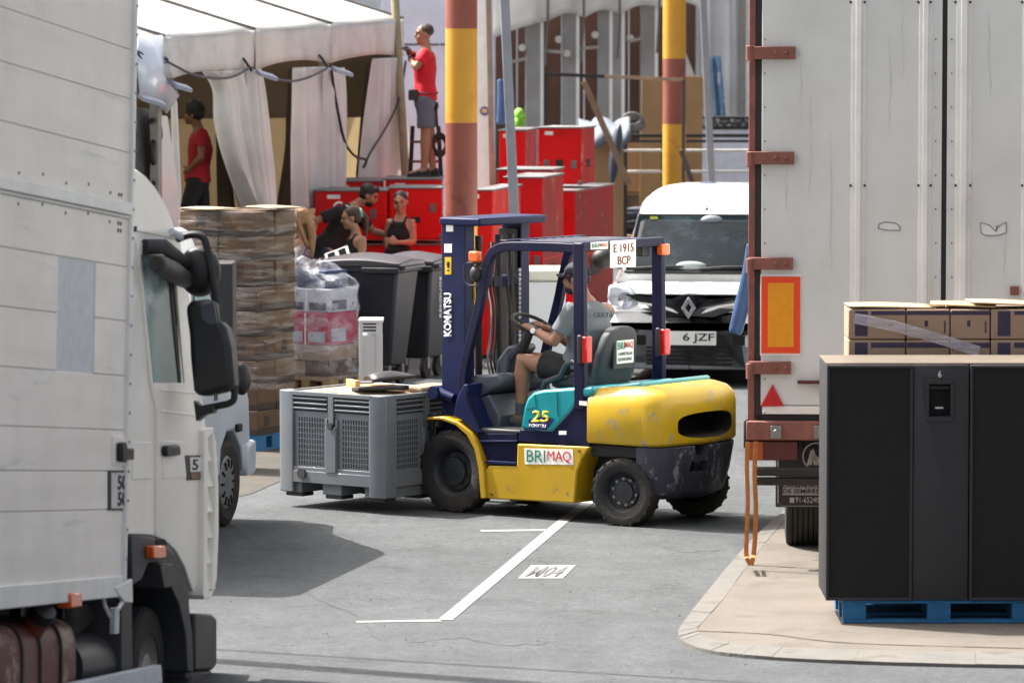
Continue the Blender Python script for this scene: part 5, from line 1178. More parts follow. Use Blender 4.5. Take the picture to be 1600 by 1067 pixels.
fc_px('tall red flight case with bright top rim at centre of the red group', 775, 866, 264, 56.2, .9, .0, rz=-.16, split=.45)
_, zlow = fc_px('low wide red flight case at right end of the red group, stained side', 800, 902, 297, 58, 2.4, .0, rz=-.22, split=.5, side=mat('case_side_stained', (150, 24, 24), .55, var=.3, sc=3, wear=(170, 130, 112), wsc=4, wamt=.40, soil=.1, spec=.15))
fcase('red flight case stacked on the low wide case, flaking right side', at(838, 285, 59).x, 58.7, zlow+.005, .57, .75, at(838, 198, 59).z-zlow, rz=-.26, split=.38)
fc_px('red flight case half hidden behind the grey leaning post', 778, 822, 203, 60.2, 1.3, .0, rz=-.12, split=.5)
# ================================================================ WHITE CHEST, COILS, TIMBER
wch = thing('chest_freezer', 'white chest with a pale green rim standing behind the forklift driver', 'chest', T(at(822, 430, 46).x, 46, 0))
ww = at(884, 430, 46).x-at(822, 430, 46).x; wz = at(822, 421, 46).z
bm = nb(); box(bm, 0, ww, 0, .7, .05, wz-.12); obj('chest_body', bm, mat('fridge_white', (214, 216, 218), .35, var=.02, soil=.06), wch, .02)
bm = nb(); box(bm, -.01, ww+.01, -.01, .71, wz-.115, wz); obj('chest_lid', bm, mat('lid_cream', (216, 214, 196), .4, soil=.08), wch, .02)
bm = nb(); box(bm, -.03, -.005, 0, .05, .05, wz-.02); obj('red_edge', bm, redc, wch)
cpal = pallet('weathered wooden pallet under the coiled black hoses', T(at(925, 360, 74).x, 74, .12), woodm, L=1.2, W=1.0)
hb = mat('hose_black', (52, 58, 68), .45, var=.15)
for k in range(7):
    bm = nb(); R = .36+.05*(k % 3); z0 = .30+.056*k; n = 40; c = at(970, 330, 74)
    tube(bm, [(c.x+(R+.02*sin(5*t))*1.15*cos(t), 74.5+R*sin(t)*.9, z0+.018*sin(3*t+k)) for t in [2*pi*i/n for i in range(n+1)]], .032, 8)
    tag(obj('hose_coil', bm, hb), f'black hose coil, {ords[k]} ring of the coils on the weathered pallet', 'hose', 'coiled hoses on the pallet')
for k in range(9):
    y = 76+.0*k; a = at(932+random.uniform(-4, 30), 303-k*1.9, 77); b = at(1030+random.uniform(-30, 8), 302-k*2.1, 77.2)
    bm = nb(); obox(bm, a, b, .12, .04); tag(obj('timber_plank', bm, [woodm, mat('old_timber', (92, 74, 60), .8, var=.3, soil=.3), mat('rust_beam', (96, 60, 48), .7, var=.3)][k % 3], bevel=.004), f'weathered timber plank, {ords[k]} in the pile above the coiled hoses', 'plank', 'timber pile behind the hose coils')
bm = nb(); a = at(930, 320, 77.6); b = at(1036, 300, 77.6); box(bm, a.x, b.x, 77.6, 78.4, 0, at(930, 304, 77.6).z); tag(obj('timber_crate', bm, mat('old_timber', (92, 74, 60)), bevel=.01), 'dark timber crate carrying the pile of planks', 'crate')
# ================================================================ WHEELIE BINS
binm = mat('bin_navy', (26, 29, 38), .5, var=.08, soil=.12); lidm = mat('bin_lid_grey', (52, 49, 55), .45, var=.08, coat=.2, soil=.2)
def bin_(lab, px0, px1, Y, py_top, dep, rz):
    a = at(px0, 480, Y); b = at(px1, 480, Y); W = b.x-a.x; H = at(px0, py_top, Y).z
    o = thing('wheelie_bin', lab, 'bin', T(a.x, Y, .0) @ RZ(rz), 'dark wheelie bins')
    bm = nb(); loft(bm, [[(W*.10, .08, .20), (W*.86, .08, .20), (W*.86, dep*.85, .20), (W*.10, dep*.85, .20)], [(0.02, 0.03, H-.14), (W-.02, .03, H-.14), (W-.02, dep, H-.14), (.02, dep, H-.14)]]); bo = obj('bin_body', bm, binm, o, .03)
    bm = nb(); box(bm, -.01, W+.01, .0, dep+.03, H-.16, H-.09); 
    box(bm, W*.55, W+.02, -.04, .0, H-.17, H-.10); obj('bin_rim', bm, binm, o, .015)
    bm = nb(); n = 10
    for j, (off, th) in enumerate(((0, 0),)):
        rings = []
        for i in range(n+1):
            u = i/n; rings.append([(-.02+u*(W+.05), -.03, H-.10-.0*u), (-.02+u*(W+.05), -.03, H-.06+.035*sin(u*pi)), (-.02+u*(W+.05), dep*.5, H-.03+.06*sin(u*pi)), (-.02+u*(W+.05), dep+.04, H-.05+.035*sin(u*pi)), (-.02+u*(W+.05), dep+.04, H-.10)])
        loft(bm, rings)
    obj('bin_lid', bm, lidm, o, .012)
    bm = nb(); tube(bm, [(W-.0, .04, H-.13), (W+.05, .04, H-.11), (W+.05, dep-.04, H-.11), (W, dep-.04, H-.13)], .016, 8); obj('bin_handle', bm, lidm, o)
    for x, y in ((W*.18, .12), (W*.8, .12), (W*.18, dep*.75), (W*.8, dep*.75)):
        bm = nb(); cyl(bm, (x-.025, y, .1), (x+.025, y, .1), .1, seg=20); w_ = obj('castor', bm, rubber, o); bm = nb(); box(bm, x-.04, x+.04, y-.03, y+.03, .1, .22); obj('castor_fork', bm, steel, w_)
    return o, bo, W, H
o1, b1_, W1_, H1_ = bin_('dark navy wheelie bin with a wide ridged lid, left of the pair', 497, 632, 48.6, 400, .62, -.36)
o2, b2_, W2_, H2_ = bin_('dark navy wheelie bin with white lettering, right of the pair by the mast', 588, 682, 49.6, 398, .62, -.36)
text('lettering', 'RESIDUOS', mat('white_lettering', (228, 228, 224)), b2_, (W2_*.965, .30, .62), Z1, V((0, -1, 0)), .42, .05, .004, .0); text('lettering', 'URBANOS', mat('white_lettering', (228, 228, 224)), b2_, (W2_*.965, .40, .62), Z1, V((0, -1, 0)), .38, .045, .004, .0)
# ================================================================ WRAPPED STACKS, LEFT
def ordn(r): return ords[r]
ST = Fr(gnd(402, 706), (.50, .866, 0))      # x runs along the right face, -y... left face runs along +y
SA, SB = .62, .80                          # right-face length, left-face length
YS_ = gnd(402, 706).y
stack_top = at(402, 331, YS_).z
pm = T(0, 0, 0)
pallet('blue wooden pallet under the tall film wrapped stack of brown boxes', ST.M @ RZ(0), blu, L=SA*1.0, W=SB*1.0)
NR = 9; bh = (stack_top-.144)/NR
cardd = mat('cardboard_brown', (80, 60, 43), .85, var=.16, sc=3, wear=(110, 80, 54), wsc=5, wamt=.42, bump=.15, bsc=14)
tint = [cardd, mat('cardboard_dull', (94, 73, 54), .85, var=.14, sc=3, bump=.15, bsc=14), mat('cardboard_mid', (104, 80, 58), .85, var=.14, sc=3, bump=.15, bsc=14)]
pos = [('near corner', 0, 0), ('right rear corner', 1, 0), ('left corner', 0, 1), ('far corner', 1, 1)]
for r in range(NR):
    for nm, i, j in pos:
        a, b = SA/2, SB/2; dx, dy = random.uniform(-.012, .012), random.uniform(-.012, .012)
        o = thing('cardboard_box', f'brown box in the tall film wrapped stack, {ordn(r)} layer up, {nm}', 'box', ST.M @ T(i*a+dx, j*b+dy, .144+r*bh), 'boxes of the tall wrapped stack')
        bm = nb(); box(bm, .004, a-.004, .004, b-.004, .0, bh-.006); obj('carton', bm, tint[(r*3+i+2*j) % 3], o, .008)
        bm = nb(); box(bm, .003, a-.003, .0015, .004, bh*.0, bh*.28); box(bm, .0015, .004, .003, b-.003, bh*.0, bh*.22); 
        if (r+j) % 3 == 0: box(bm, .0015, .004, b*.3, b*.55, bh*.3, bh*.8); box(bm, a*.35, a*.6, .0015, .004, bh*.35, bh*.75)
        obj('printed_band', bm, mat('dark_print', (52, 42, 36), .9, var=.2), o, smooth=0)
fm1 = film('stack_film', (186, 180, 174), .46, .70, .02, .52, (1.6, 1.6, 15))
def wrap(lab, M, a, b, z0, z1, m, bulge=.012, n=18):
    bm = nb(); ring = []
    loops = []
    for k in range(n+1):
        z = z0+(z1-z0)*k/n; e = .012+bulge*random.random(); P = []
        for (x, y) in ((0, 0), (a/3, -e), (2*a/3, -e), (a, 0), (a+e, b/3), (a+e, 2*b/3), (a, b), (2*a/3, b+e), (a/3, b+e), (0, b), (-e, 2*b/3), (-e, b/3)):
            P.append((x+(-.012 if x <= 0 else .012 if x >= a else 0)+random.uniform(-.006, .006), y+(-.012 if y <= 0 else .012 if y >= b else 0)+random.uniform(-.006, .006), z+random.uniform(-.01, .01)))
        loops.append(P)
    loft(bm, loops, cap=False); o = obj('stretch_film', bm, m, smooth=80); o.matrix_world = M; return tag(o, lab, 'stretch film')
wrap('clear stretch film wound round the tall stack of brown boxes', ST.M, SA, SB, .5, stack_top+.01, fm1)
for i, (px, py, a, b, rz) in enumerate(((330, 328, .5, .6, .2), (430, 328, .45, .55, .1))):
    p = at(px, py, YS_+.35); cb('cardboard_sheet', ['pale cardboard sheet on top of the tall wrapped stack, left half', 'pale cardboard sheet on top of the tall wrapped stack, right half'][i], 'cardboard', cardl, T(p.x, p.y, stack_top+.014+.012*i) @ RZ(rz+.5), (a*.0+.34, b*.0+.44, .008), .01)
# lower wrapped stack
S2 = Fr(gnd(516, 612), (.55, .83, 0)); y2 = S2.o.y
def s2z(py): return at(524, py, y2).z
def s2box(nm, lab, x, y, a, b, z0, z1, m, band=None):
    o = thing(nm, lab, 'box', S2.M @ T(x, y, z0), 'boxes of the low wrapped stack'); bm = nb(); box(bm, 0, a, 0, b, 0, z1-z0-.005); obj('carton', bm, m, o, .008)
    if band:
        bm = nb(); h = z1-z0; box(bm, -.003, .0, b*.08, b*.44, h*.08, h*.40); box(bm, -.003, 0, b*.56, b*.92, h*.08, h*.40); box(bm, a*.1, a*.6, -.003, 0, h*.1, h*.5); obj('printed_band', bm, band, o, smooth=0)
        bm = nb(); box(bm, -.004, -.001, b*.485, b*.515, 0, h-.01); obj('box_seam', bm, white_p, o)
pnk = mat('carton_pink', (168, 34, 70), .6, var=.1, sc=6); gwh = mat('carton_grey_white', (178, 180, 190), .6, var=.1, sc=5, wear=(120, 60, 80), wsc=4, wamt=.36)
pallet('wooden pallet under the low film wrapped stack', S2.M, woodm, L=.6, W=.62)
z0 = .144
s2box('cardboard_box', 'brown box at the foot of the low wrapped stack, left', 0, 0.02, .5, .28, z0, s2z(540)*.5+.07, cardd); s2box('cardboard_box', 'brown box at the foot of the low wrapped stack, right', 0, .31, .5, .28, z0, s2z(540)*.5+.07, cardp)
zm = s2z(540)*.5+.07
s2box('cardboard_box', 'plain brown box in the middle of the low wrapped stack', 0, 0.02, .5, .57, zm, s2z(540), cardp); s2box('printed_box', 'pink printed box with pale panels in the low wrapped stack', 0, .02, .5, .57, s2z(540), s2z(489), pnk, gwh); s2box('printed_box', 'grey white printed box above the pink one in the low wrapped stack', 0.02, .02, .48, .57, s2z(489), s2z(452), gwh, ink2)
s2box('printed_box', 'dark blue box on top of the low wrapped stack', .08, .10, .36, .36, s2z(452), s2z(424), mat('carton_blue', (36, 50, 84), .5, var=.2))
fm2 = film('loose_film', (216, 219, 228), .42, .68, .06, .5, (3, 3, 5))
bm = nb(); loops = []
for k, (py, g_) in enumerate(((596, .0), (582, .03), (568, .01), (552, .045), (535, .02), (518, .04), (500, .01), (482, .04), (465, .01), (450, .03), (438, .0), (428, -.04), (418, -.10), (408, -.2))):
    z = s2z(py); P = []
    for i in range(36):
        t = 2*pi*i/36; c, s_ = cos(t), sin(t); rx, ry = .27+g_, .32+g_
        P.append((.25+rx*math.copysign(abs(c)**.5, c)+random.uniform(-.022, .022), .30+ry*math.copysign(abs(s_)**.5, s_)+random.uniform(-.022, .022)+(.10 if k > 10 else 0), z+random.uniform(-.015, .015)+(.14*max(0, s_) if k > 8 else 0)))
    loops.append(P)
loft(bm, loops, cap=False); o = obj('stretch_film', bm, fm2, smooth=20); o.matrix_world = S2.M; tag(o, 'crumpled loose stretch film bunched over the low stack of boxes', 'stretch film')
# pale crate beside the bins
pc = at(562, 500, 44.5); pw = at(596, 500, 44.5).x-pc.x; ct = thing('plastic_crate', 'pale grey tall plastic crate between the wrapped stack and the bins', 'crate', T(pc.x, 44.5, 0))
cp_ = mat('pale_grey_plastic', (186, 186, 186), .5, var=.05, soil=.15); bm = nb(); box(bm, 0, pw, 0, .4, .05, pc.z-.14); obj('crate_body', bm, cp_, ct, .012)
bm = nb(); box(bm, -.012, pw+.012, -.012, .412, pc.z-.03, pc.z); 
for k in range(3): box(bm, -.006, pw*.75, -.008, 0, pc.z-.06-.03*k, pc.z-.045-.03*k)
box(bm, -.008, .03, -.010, .02, .05, pc.z-.03); box(bm, pw-.05, pw+.008, -.010, .02, .05, pc.z-.03); obj('crate_rim', bm, cp_, ct, .004)
# ================================================================ MARQUEES AND BACKGROUND
def cloth(name, rgb, trans=.35, var=.06, sc=2.0, soil=.12, rough=.7):
    m = mat(name, rgb, rough, var=var, sc=sc, soil=soil, bump=.15, bsc=5); n = m.node_tree.nodes; L = m.node_tree.links
    p = n['Principled BSDF']; t = n.new('ShaderNodeBsdfTranslucent'); mx = n.new('ShaderNodeMixShader'); mx.inputs[0].default_value = trans
    src = p.inputs['Base Color'].links[0].from_socket; L.new(src, t.inputs[0]); L.new(p.outputs[0], mx.inputs[1]); L.new(t.outputs[0], mx.inputs[2])
    L.new(mx.outputs[0], n['Material Output'].inputs[0]); return m
tw = cloth('marquee_white', (236, 236, 232), .35); twt = cloth('roof_thin_white', (242, 242, 240), .65); tvt = cloth('valance_thin_white', (244, 244, 242), .6); tval = cloth('valance_white', (240, 239, 236), .35, soil=.3); tin = cloth('curtain_white', (240, 239, 237), .4, soil=.12)
tan = cloth('wall_tan', (176, 158, 122), .4); tdk = cloth('rolled_curtain_shade', (104, 92, 74), .15)  # dark brown paints in the shade on the inner rolled curtains
E1 = at(253, 300, 49); E4 = at(627, 300, 57.5)
dv = V((E4.x-E1.x, E4.y-E1.y, 0)); EL = dv.length
E = Fr((E1.x, E1.y, 0), dv)                       # x along the eave, y into the tent
tent = thing('marquee', 'long white marquee on the left with gathered side curtains and pale valance', 'tent', E.M)
def es(px, py, y=0.0): return E.side(px, py, y)
posts = [es(p, 100)[0] for p in (110, 253, 395, 515, 627)]
x0_ = posts[0]-3; x9 = posts[-1]; DW = 5.0
zE = lambda x: es(253, 58)[1]+(es(627, 30)[1]-es(253, 58)[1])*(x-posts[1])/(posts[-1]-posts[1])
bays = [x0_]+posts
bm = nb()
for a, b in zip(bays, bays[1:]):
    def rf(u, v, a=a, b=b):
        x = a+(b-a)*u; y = -.02+DW*.5*v; sag = .05*sin(u*pi)*sin(v*pi)-.035*sin(u*pi)*(1-v)
        return (x, y, zE(x)+.30*y+sag*-1*0-.05*sin(u*pi)*sin(v*pi*.9+.2))
    grid(bm, rf, 10, 8)
    grid(bm, lambda u, v, a=a, b=b: (a+(b-a)*u, DW*.5+DW*.5*v, zE(a+(b-a)*u)+.30*DW*.5-.30*DW*.5*v), 6, 4)
obj('roof', bm, tw, tent, smooth=80, solid=.006)
for x in bays[1:]:
    bm = nb(); obox(bm, (x, -.03, zE(x)+.012), (x, DW*.5, zE(x)+.30*DW*.5+.02), .035, .03); obj('roof_seam', bm, mat('seam_grey', (96, 92, 92), .7), tent)
VH = .44
for i, (a, b) in enumerate(zip(bays, bays[1:])):
    def vf(u, v, a=a, b=b, i=i):
        x = a+(b-a)*u; bot = VH-(.05+.02*(i % 2))*sin(u*pi); return (x, -.03-.02*sin(u*9+i)*v+.02*sin(u*pi), zE(x)-v*bot-.02*sin(u*pi)*(1-v))
    bm = nb(); grid(bm, vf, 16, 5); obj('valance', bm, tval, tent, smooth=80, solid=.006)
alm = mat('tent_pole', (150, 148, 140), .45, .4, soil=.2)
for x in bays[1:]:
    bm = nb(); box(bm, x-.05, x+.05, .02, .12, 0, zE(x)-.03); obj('tent_leg', bm, alm, tent, .008)
    bm = nb(); box(bm, x-.05, x+.05, DW-.12, DW-.02, 0, zE(x)-.03); obj('tent_leg', bm, alm, tent, .008)
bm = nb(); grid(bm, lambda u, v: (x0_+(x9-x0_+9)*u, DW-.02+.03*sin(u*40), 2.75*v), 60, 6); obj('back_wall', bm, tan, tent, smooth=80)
bm = nb(); grid(bm, lambda u, v: (x0_+(x9-x0_+9)*u, DW+.02, 2.3+1.4*v), 40, 3); obj('upper_wall', bm, cloth('upper_shade', (92, 78, 60), .08), tent, smooth=80)  # brown puts the shade under the roof into the cloth colour
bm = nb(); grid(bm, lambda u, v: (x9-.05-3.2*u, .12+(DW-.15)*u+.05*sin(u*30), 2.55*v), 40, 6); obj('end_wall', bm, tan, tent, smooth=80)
bm = nb(); grid(bm, lambda u, v: (x9-.08-3.2*u, .10+(DW-.15)*u, 2.5+v*(.98+.28*min(DW*u, DW-DW*u))), 30, 4); obj('end_gable', bm, cloth('upper_shade', (92, 78, 60), .08), tent, smooth=80)
bm = nb(); box(bm, x0_, x9+1, .1, DW-.1, .95, 1.04); obj('stage_floor', bm, mat('stage_floor', (96, 84, 70), .8), tent)
def curtain(Lp, Rp, folds, amp, y0=.0, m=tin, n=26):
    Lp = [es(*p, y0) for p in smooth_line(Lp, 5)]; Rp = [es(*p, y0) for p in smooth_line(Rp, 5)]
    def pick(P, t):
        f = t*(len(P)-1); i = min(int(f), len(P)-2); f -= i; return (P[i][0]*(1-f)+P[i+1][0]*f, P[i][1]*(1-f)+P[i+1][1]*f)
    def fn(u, v):
        a, b = pick(Lp, v), pick(Rp, v)
        return (a[0]+(b[0]-a[0])*u, y0+amp*(sin(u*folds*2*pi+v*1.3)+.4*sin(u*folds*4.7*pi+2+v*2.1))*(.5+.5*v), a[1]+(b[1]-a[1])*u)
    bm = nb(); grid(bm, fn, 48, n); return obj('curtain', bm, m, tent, smooth=80, solid=.004)
curtain([(318, 112), (336, 140), (340, 190), (352, 235), (372, 290), (395, 345)], [(392, 108), (394, 150), (398, 200), (404, 260), (410, 330), (412, 350)], 4, .10)
curtain([(388, 108), (389, 160), (392, 230), (400, 300), (404, 350)], [(404, 108), (412, 150), (420, 220), (426, 280), (428, 340)], 2, .07, -.06)
curtain([(459, 106), (460, 170), (460, 240), (462, 330)], [(508, 104), (508, 170), (507, 240), (507, 320)], 3, .08)
curtain([(506, 106), (507, 170), (507, 240), (508, 320)], [(536, 106), (539, 150), (539, 220), (538, 310)], 2, .06, -.05)
curtain([(584, 92), (577, 150), (570, 220), (564, 300)], [(622, 90), (626, 150), (630, 220), (633, 300)], 3.5, .08)
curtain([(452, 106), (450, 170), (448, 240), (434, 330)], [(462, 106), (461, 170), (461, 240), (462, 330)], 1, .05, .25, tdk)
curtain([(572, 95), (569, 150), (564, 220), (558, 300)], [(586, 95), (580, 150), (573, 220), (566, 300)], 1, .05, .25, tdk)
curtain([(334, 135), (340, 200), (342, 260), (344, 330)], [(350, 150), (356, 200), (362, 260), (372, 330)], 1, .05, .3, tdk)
curtain([(268, 150), (270, 220), (272, 300)], [(276, 160), (280, 230), (284, 330)], 1, .03, .2)
# glossy window flap rolled over the valance
flm = mat('clear_pvc_flap', (206, 214, 228), .12, var=.06, sc=3, coat=.8, bump=.35, bsc=4)
fp_ = [(217, 56), (251, 55), (262, 95), (277, 150), (262, 178), (245, 166), (220, 152), (212, 110)]
bm = nb(); P = [es(*p, -.08) for p in fp_]; c = (sum(p[0] for p in P)/8, sum(p[1] for p in P)/8)
cv = bm.verts.new((c[0], -.16, c[1])); vs = [bm.verts.new((p[0], -.07-.03*(i % 2), p[1])) for i, p in enumerate(P)]
for i in range(8): face(bm, (cv, vs[i], vs[(i+1) % 8]))
obj('window_flap', bm, flm, tent, smooth=60, solid=.006)
# cables on the valance
cabm = mat('cable_grey', (84, 86, 92), .6); 
def etube(nm, lab, P, r, m, y=-.09, cat='cable', grp=None):
    q = smooth_line(P, 5); bm = nb(); tube(bm, [E.M @ V((es(*p, y)[0], y, es(*p, y)[1])) for p in q], r, 6); return tag(obj(nm, bm, m), lab, cat, grp)
etube('cable', 'grey cable looping along under the white valance on the left', [(190, 92), (213, 80), (236, 96), (258, 96), (275, 104), (305, 118), (345, 123), (370, 118), (393, 106), (410, 118), (450, 127), (480, 122), (510, 108)], .014, cabm)
etube('cable', 'black cable hanging down beside the white curtain into the tent', [(518, 110), (522, 140), (530, 185), (540, 225), (556, 245), (572, 250), (568, 262)], .016, black)
etube('cable', 'black cable rising from curtain foot to hands of the man in red', [(570, 260), (578, 240), (600, 205), (618, 170), (628, 135), (634, 96)], .013, black)
etube('cable', 'tangle of black cable tied to the window flap', [(214, 82), (220, 92), (232, 100), (234, 112), (224, 122), (218, 108), (228, 96), (246, 101), (262, 96), (252, 88), (232, 92)], .014, black)
def flood(lab, px, py, w_, y=-.18):
    a = es(px, py, y); o = thing('floodlight', lab, 'floodlight', E.M @ T(a[0], y, a[1]), 'small floodlights under the valance')
    W = w_/FPX*51
    bm = nb(); box(bm, 0, W*.9, -.12, .06, -.03, .012, Matrix.Rotation(.35, 4, 'X') @ RZ(-.9)); obj('lamp_head', bm, mat('lamp_grey', (150, 156, 170), .4, .2), o, .006)
    bm = nb(); tube(bm, [(0, .06, .0), (-.02, .12, .10), (0, .16, .14)], .014, 6); obj('bracket', bm, black, o)
flood('small grey floodlight under the valance beside the clear window flap', 218, 150, 42); flood('small grey floodlight under the valance above the man in the tent', 270, 130, 30); flood('small grey floodlight under the valance at the second tent post', 402, 112, 34); flood('small grey floodlight under the valance at the third tent post', 520, 106, 36)
bm = nb(); a, b = at(616, -20, 57.3), at(634, 280, 57.0); tube(bm, [a, b], .05, 10); tag(obj('tent_pole', bm, mat('pole_olive', (150, 142, 112), .6, soil=.2)), 'olive grey tent pole beside the man standing on the red cases', 'pole')
# panels inside the left bay
def epanel(nm, lab, P, y, m, th=.05, cat='panel'):
    bm = nb(); prism(bm, [es(*p, y) for p in P], 1, y, y+th); o = obj(nm, bm, m, bevel=.006); o.matrix_world = E.M; return tag(o, lab, cat)
epanel('grey_panel', 'speckled grey board standing in the dark left bay of the marquee', [(205, 165), (240, 172), (240, 420), (205, 420)], .25, mat('speckle_grey', (108, 108, 106), .8, var=.35, sc=20))
epanel('leaning_board', 'white panel leaning in the left bay of the marquee, near the man inside', [(240, 178), (262, 182), (284, 330), (284, 430), (250, 430)], .12, white_p)
bm = nb(); q = [E.M @ V((es(*p, .08)[0], .08, es(*p, .08)[1])) for p in smooth_line([(236, 190), (246, 188), (250, 215), (240, 222), (238, 250), (244, 262), (240, 290)], 4)]; tube(bm, q, .03, 8); tag(obj('hanging_clamp', bm, black), 'black clamp and strap hanging on the white leaning panel', 'clamp')
bm = nb(); q = [E.M @ V((es(*p, .05)[0], .05, es(*p, .05)[1])) for p in smooth_line([(206, 160), (205, 195), (212, 210), (204, 225), (206, 250)], 4)]; tube(bm, q, .035, 8); tag(obj('hanging_strap', bm, black), 'black strap bundle hanging at the left bay of the marquee', 'strap')
etube('rope', 'thin pale cord slanting behind the man inside the marquee', [(342, 185), (334, 225), (322, 275), (310, 330)], .009, alm, 1.5, 'rope')
# white wall behind the standing man
def wallbox(nm, lab, px0, px1, py0, Y, m, th=.1, cat='wall', zb=0):
    a, b = at(px0, 100, Y), at(px1, 100, Y); zt = at(px0, py0, Y).z; o = thing(nm, lab, cat, T(a.x, Y, zb)); bm = nb(); box(bm, 0, b.x-a.x, 0, th, 0, zt-zb); obj('panel', bm, m, o, .004); return o, b.x-a.x, zt
bwhite = cloth('gable_white', (216, 222, 234), .3, soil=.1); dwhite = mat('dusty_white_panel', (216, 214, 208), .6, var=.06, soil=.25, wear=(190, 186, 178), wsc=6, wamt=.33)
wo, ww_, wz_ = wallbox('gable_wall', 'pale bluish white fabric gable wall behind the man standing on the cases', 596, 742, -260, 61, bwhite)
bm = nb(); z = at(650, 70, 61).z; box(bm, 0, ww_, -.012, 0, z-.012, z+.012); obj('wall_seam', bm, mat('seam_grey', (96, 92, 92)), wo)
wo, ww_, wz_ = wallbox('site_wall', 'scuffed white panel wall with a round sticker right of the striped pole', 742, 768, -260, 62, dwhite)
bm = nb(); p = at(757, 174, 61.97); cyl(bm, (p.x-wo.location.x, -.006, p.z), (p.x-wo.location.x, 0, p.z), .062, seg=20); sk3 = obj('round_sticker', bm, mat('sticker_purple', (112, 84, 128), .5), wo); bm = nb(); box(bm, p.x-wo.location.x-.03, p.x-wo.location.x+.03, -.008, -.004, p.z-.02, p.z+.025); obj('sticker_mark', bm, mat('sticker_gold', (206, 176, 110), .5), sk3)
bm = nb(); a, b = at(763, -20, 61.8), at(773, 280, 61.8); obox(bm, (b.x, b.y, 0), a, .09, .07); tag(obj('wooden_post', bm, mat('grey_wood', (136, 124, 106), .8, var=.2, soil=.2)), 'grey wooden post at right edge of the scuffed white panel wall', 'post')
# second marquee, far right
YT = 80
t2 = thing('marquee', 'far white marquee with scalloped valance, pale pillars and brown panelled inside', 'tent', T(at(780, 0, YT).x, YT, 0)); ox = t2.location.x
def fx2(px): return at(px, 100, YT).x-ox
def fz2(py): return at(900, py, YT).z
sc_ = [(770, 60, 856, 33), (856, 34, 912, 28), (912, 29, 968, 22), (968, 24, 1030, 13), (1030, 13, 1092, 12)]
for i, (xa_, za_, xb_, zb_) in enumerate(sc_):
    def vf(u, v):
        x = fx2(xa_+(xb_-xa_)*u); zb = fz2(za_+(zb_-za_)*u)+.10*sin(u*pi)*(1 if i else .3); zt = fz2(-42+10*u*0); return (x, -.05+.05*sin(u*7+v*2), zt+(zb-zt)*v)
    bm = nb(); grid(bm, vf, 14, 6); obj('valance', bm, tvt, t2, smooth=80, solid=.008)
    if i < 4: bm = nb(); x = fx2(xb_); tube(bm, [(x, -.1, fz2(-40)), (x, -.1, fz2(zb_+4)), (x-.04, -.1, fz2(zb_+70))], .02, 6); obj('valance_tie', bm, mat('seam_grey', (96, 92, 92)), t2)
bm = nb(); grid(bm, lambda u, v: (fx2(700)+(fx2(1100)-fx2(700))*u, -.05+4*v, fz2(-40)+1.1*v), 10, 4); obj('roof', bm, twt, t2, smooth=80, solid=.008)
pil = mat('pillar_grey_white', (142, 142, 140), .7, var=.12, sc=4, soil=.35)
for a, b in ((821, 848), (878, 904), (934, 956), (957, 975), (1001, 1027)):
    bm = nb(); box(bm, fx2(a), fx2(b), .1, .4, 0, fz2(-30)); pl_ = obj('pillar', bm, pil, t2, .01); bm = nb(); box(bm, fx2(b)-.04, fx2(b)+.015, .08, .1, 0, fz2(-20)); obj('pillar_edge', bm, white_p, pl_)
pan = mat('brown_panel', (78, 48, 34), .55, var=.2, sc=3, stretch=(1, 1, .2), soil=.1)
for k in range(9):
    a = 772+k*36; bm = nb(); box(bm, fx2(a)+.01, fx2(a+36)-.01, 2.4, 2.46, 0, 5); obj('back_panel', bm, pan, t2, .01)
for (px, py) in ((816, 75), (873, 62), (886, 84), (985, 60), (930, 55)):
    bm = nb(); cyl(bm, (fx2(px), .0, fz2(py)), (fx2(px), .12, fz2(py)), .06, seg=16); obj('lamp_disc', bm, mat('bulkhead_lamp', (190, 186, 178), .4), t2)
for (a, ya, b, yb) in ((800, 97, 830, 90), (850, 80, 882, 82), (906, 76, 935, 74), (980, 66, 1004, 60)):
    bm = nb(); obox(bm, (fx2(a), .0, fz2(ya)), (fx2(b), .0, fz2(yb)), .06, .05); obj('tie_bar', bm, alm, t2)
def tube_t(nm, lab, P, Y, r, m, cat, grp=None, sq=False):
    bm = nb(); q = [at(x, y, Y) for x, y in P]
    if sq:
        for a, b in zip(q, q[1:]): obox(bm, a, b, r*2, r*2)
    else: tube(bm, q, r, 8)
    return tag(obj(nm, bm, m), lab, cat, grp)
fr_ = thing('goal_frame', 'square tube metal frame like a goal in front of the far marquee', 'frame', T(at(852, 116, 70).x, 70, 0)); a = at(852, 116, 70); b = at(1068, 125, 70)
bm = nb(); obox(bm, (0, 0, a.z), ((b.x-a.x)*.43, 0, a.z+(b.z-a.z)*.43), .05, .05); obj('dark_bar', bm, black, fr_); bm = nb(); obox(bm, ((b.x-a.x)*.43, 0, a.z+(b.z-a.z)*.43), (b.x-a.x, 0, b.z), .05, .05); obj('top_bar', bm, mat('lit_tube', (150, 126, 104), .6, var=.2), fr_)  # right part of the bar painted beige as if lit
for x, z in ((0, a.z), (b.x-a.x, b.z)): bm = nb(); obox(bm, (x, 0, 0), (x, 0, z), .05, .05); obj('upright', bm, black if x == 0 else mat('dark_rust_tube', (74, 62, 58), .6), fr_)
tube_t('leaning_bar', 'rusty square bar leaning diagonally in front of the far marquee', [(912, 128), (983, 288)], 69.6, .045, mat('leaning_rust', (120, 96, 76), .6, var=.2), 'bar', sq=True)
tube_t('leaning_bar', 'short dark bar leaning at foot of the right striped pole', [(1064, 235), (1084, 292)], 69.0, .035, mat('dark_rust_tube', (74, 62, 58)), 'bar', sq=True)
ply = mat('plywood', (150, 118, 78), .75, var=.14, sc=2.5, stretch=(1, 1, .3), soil=.25)
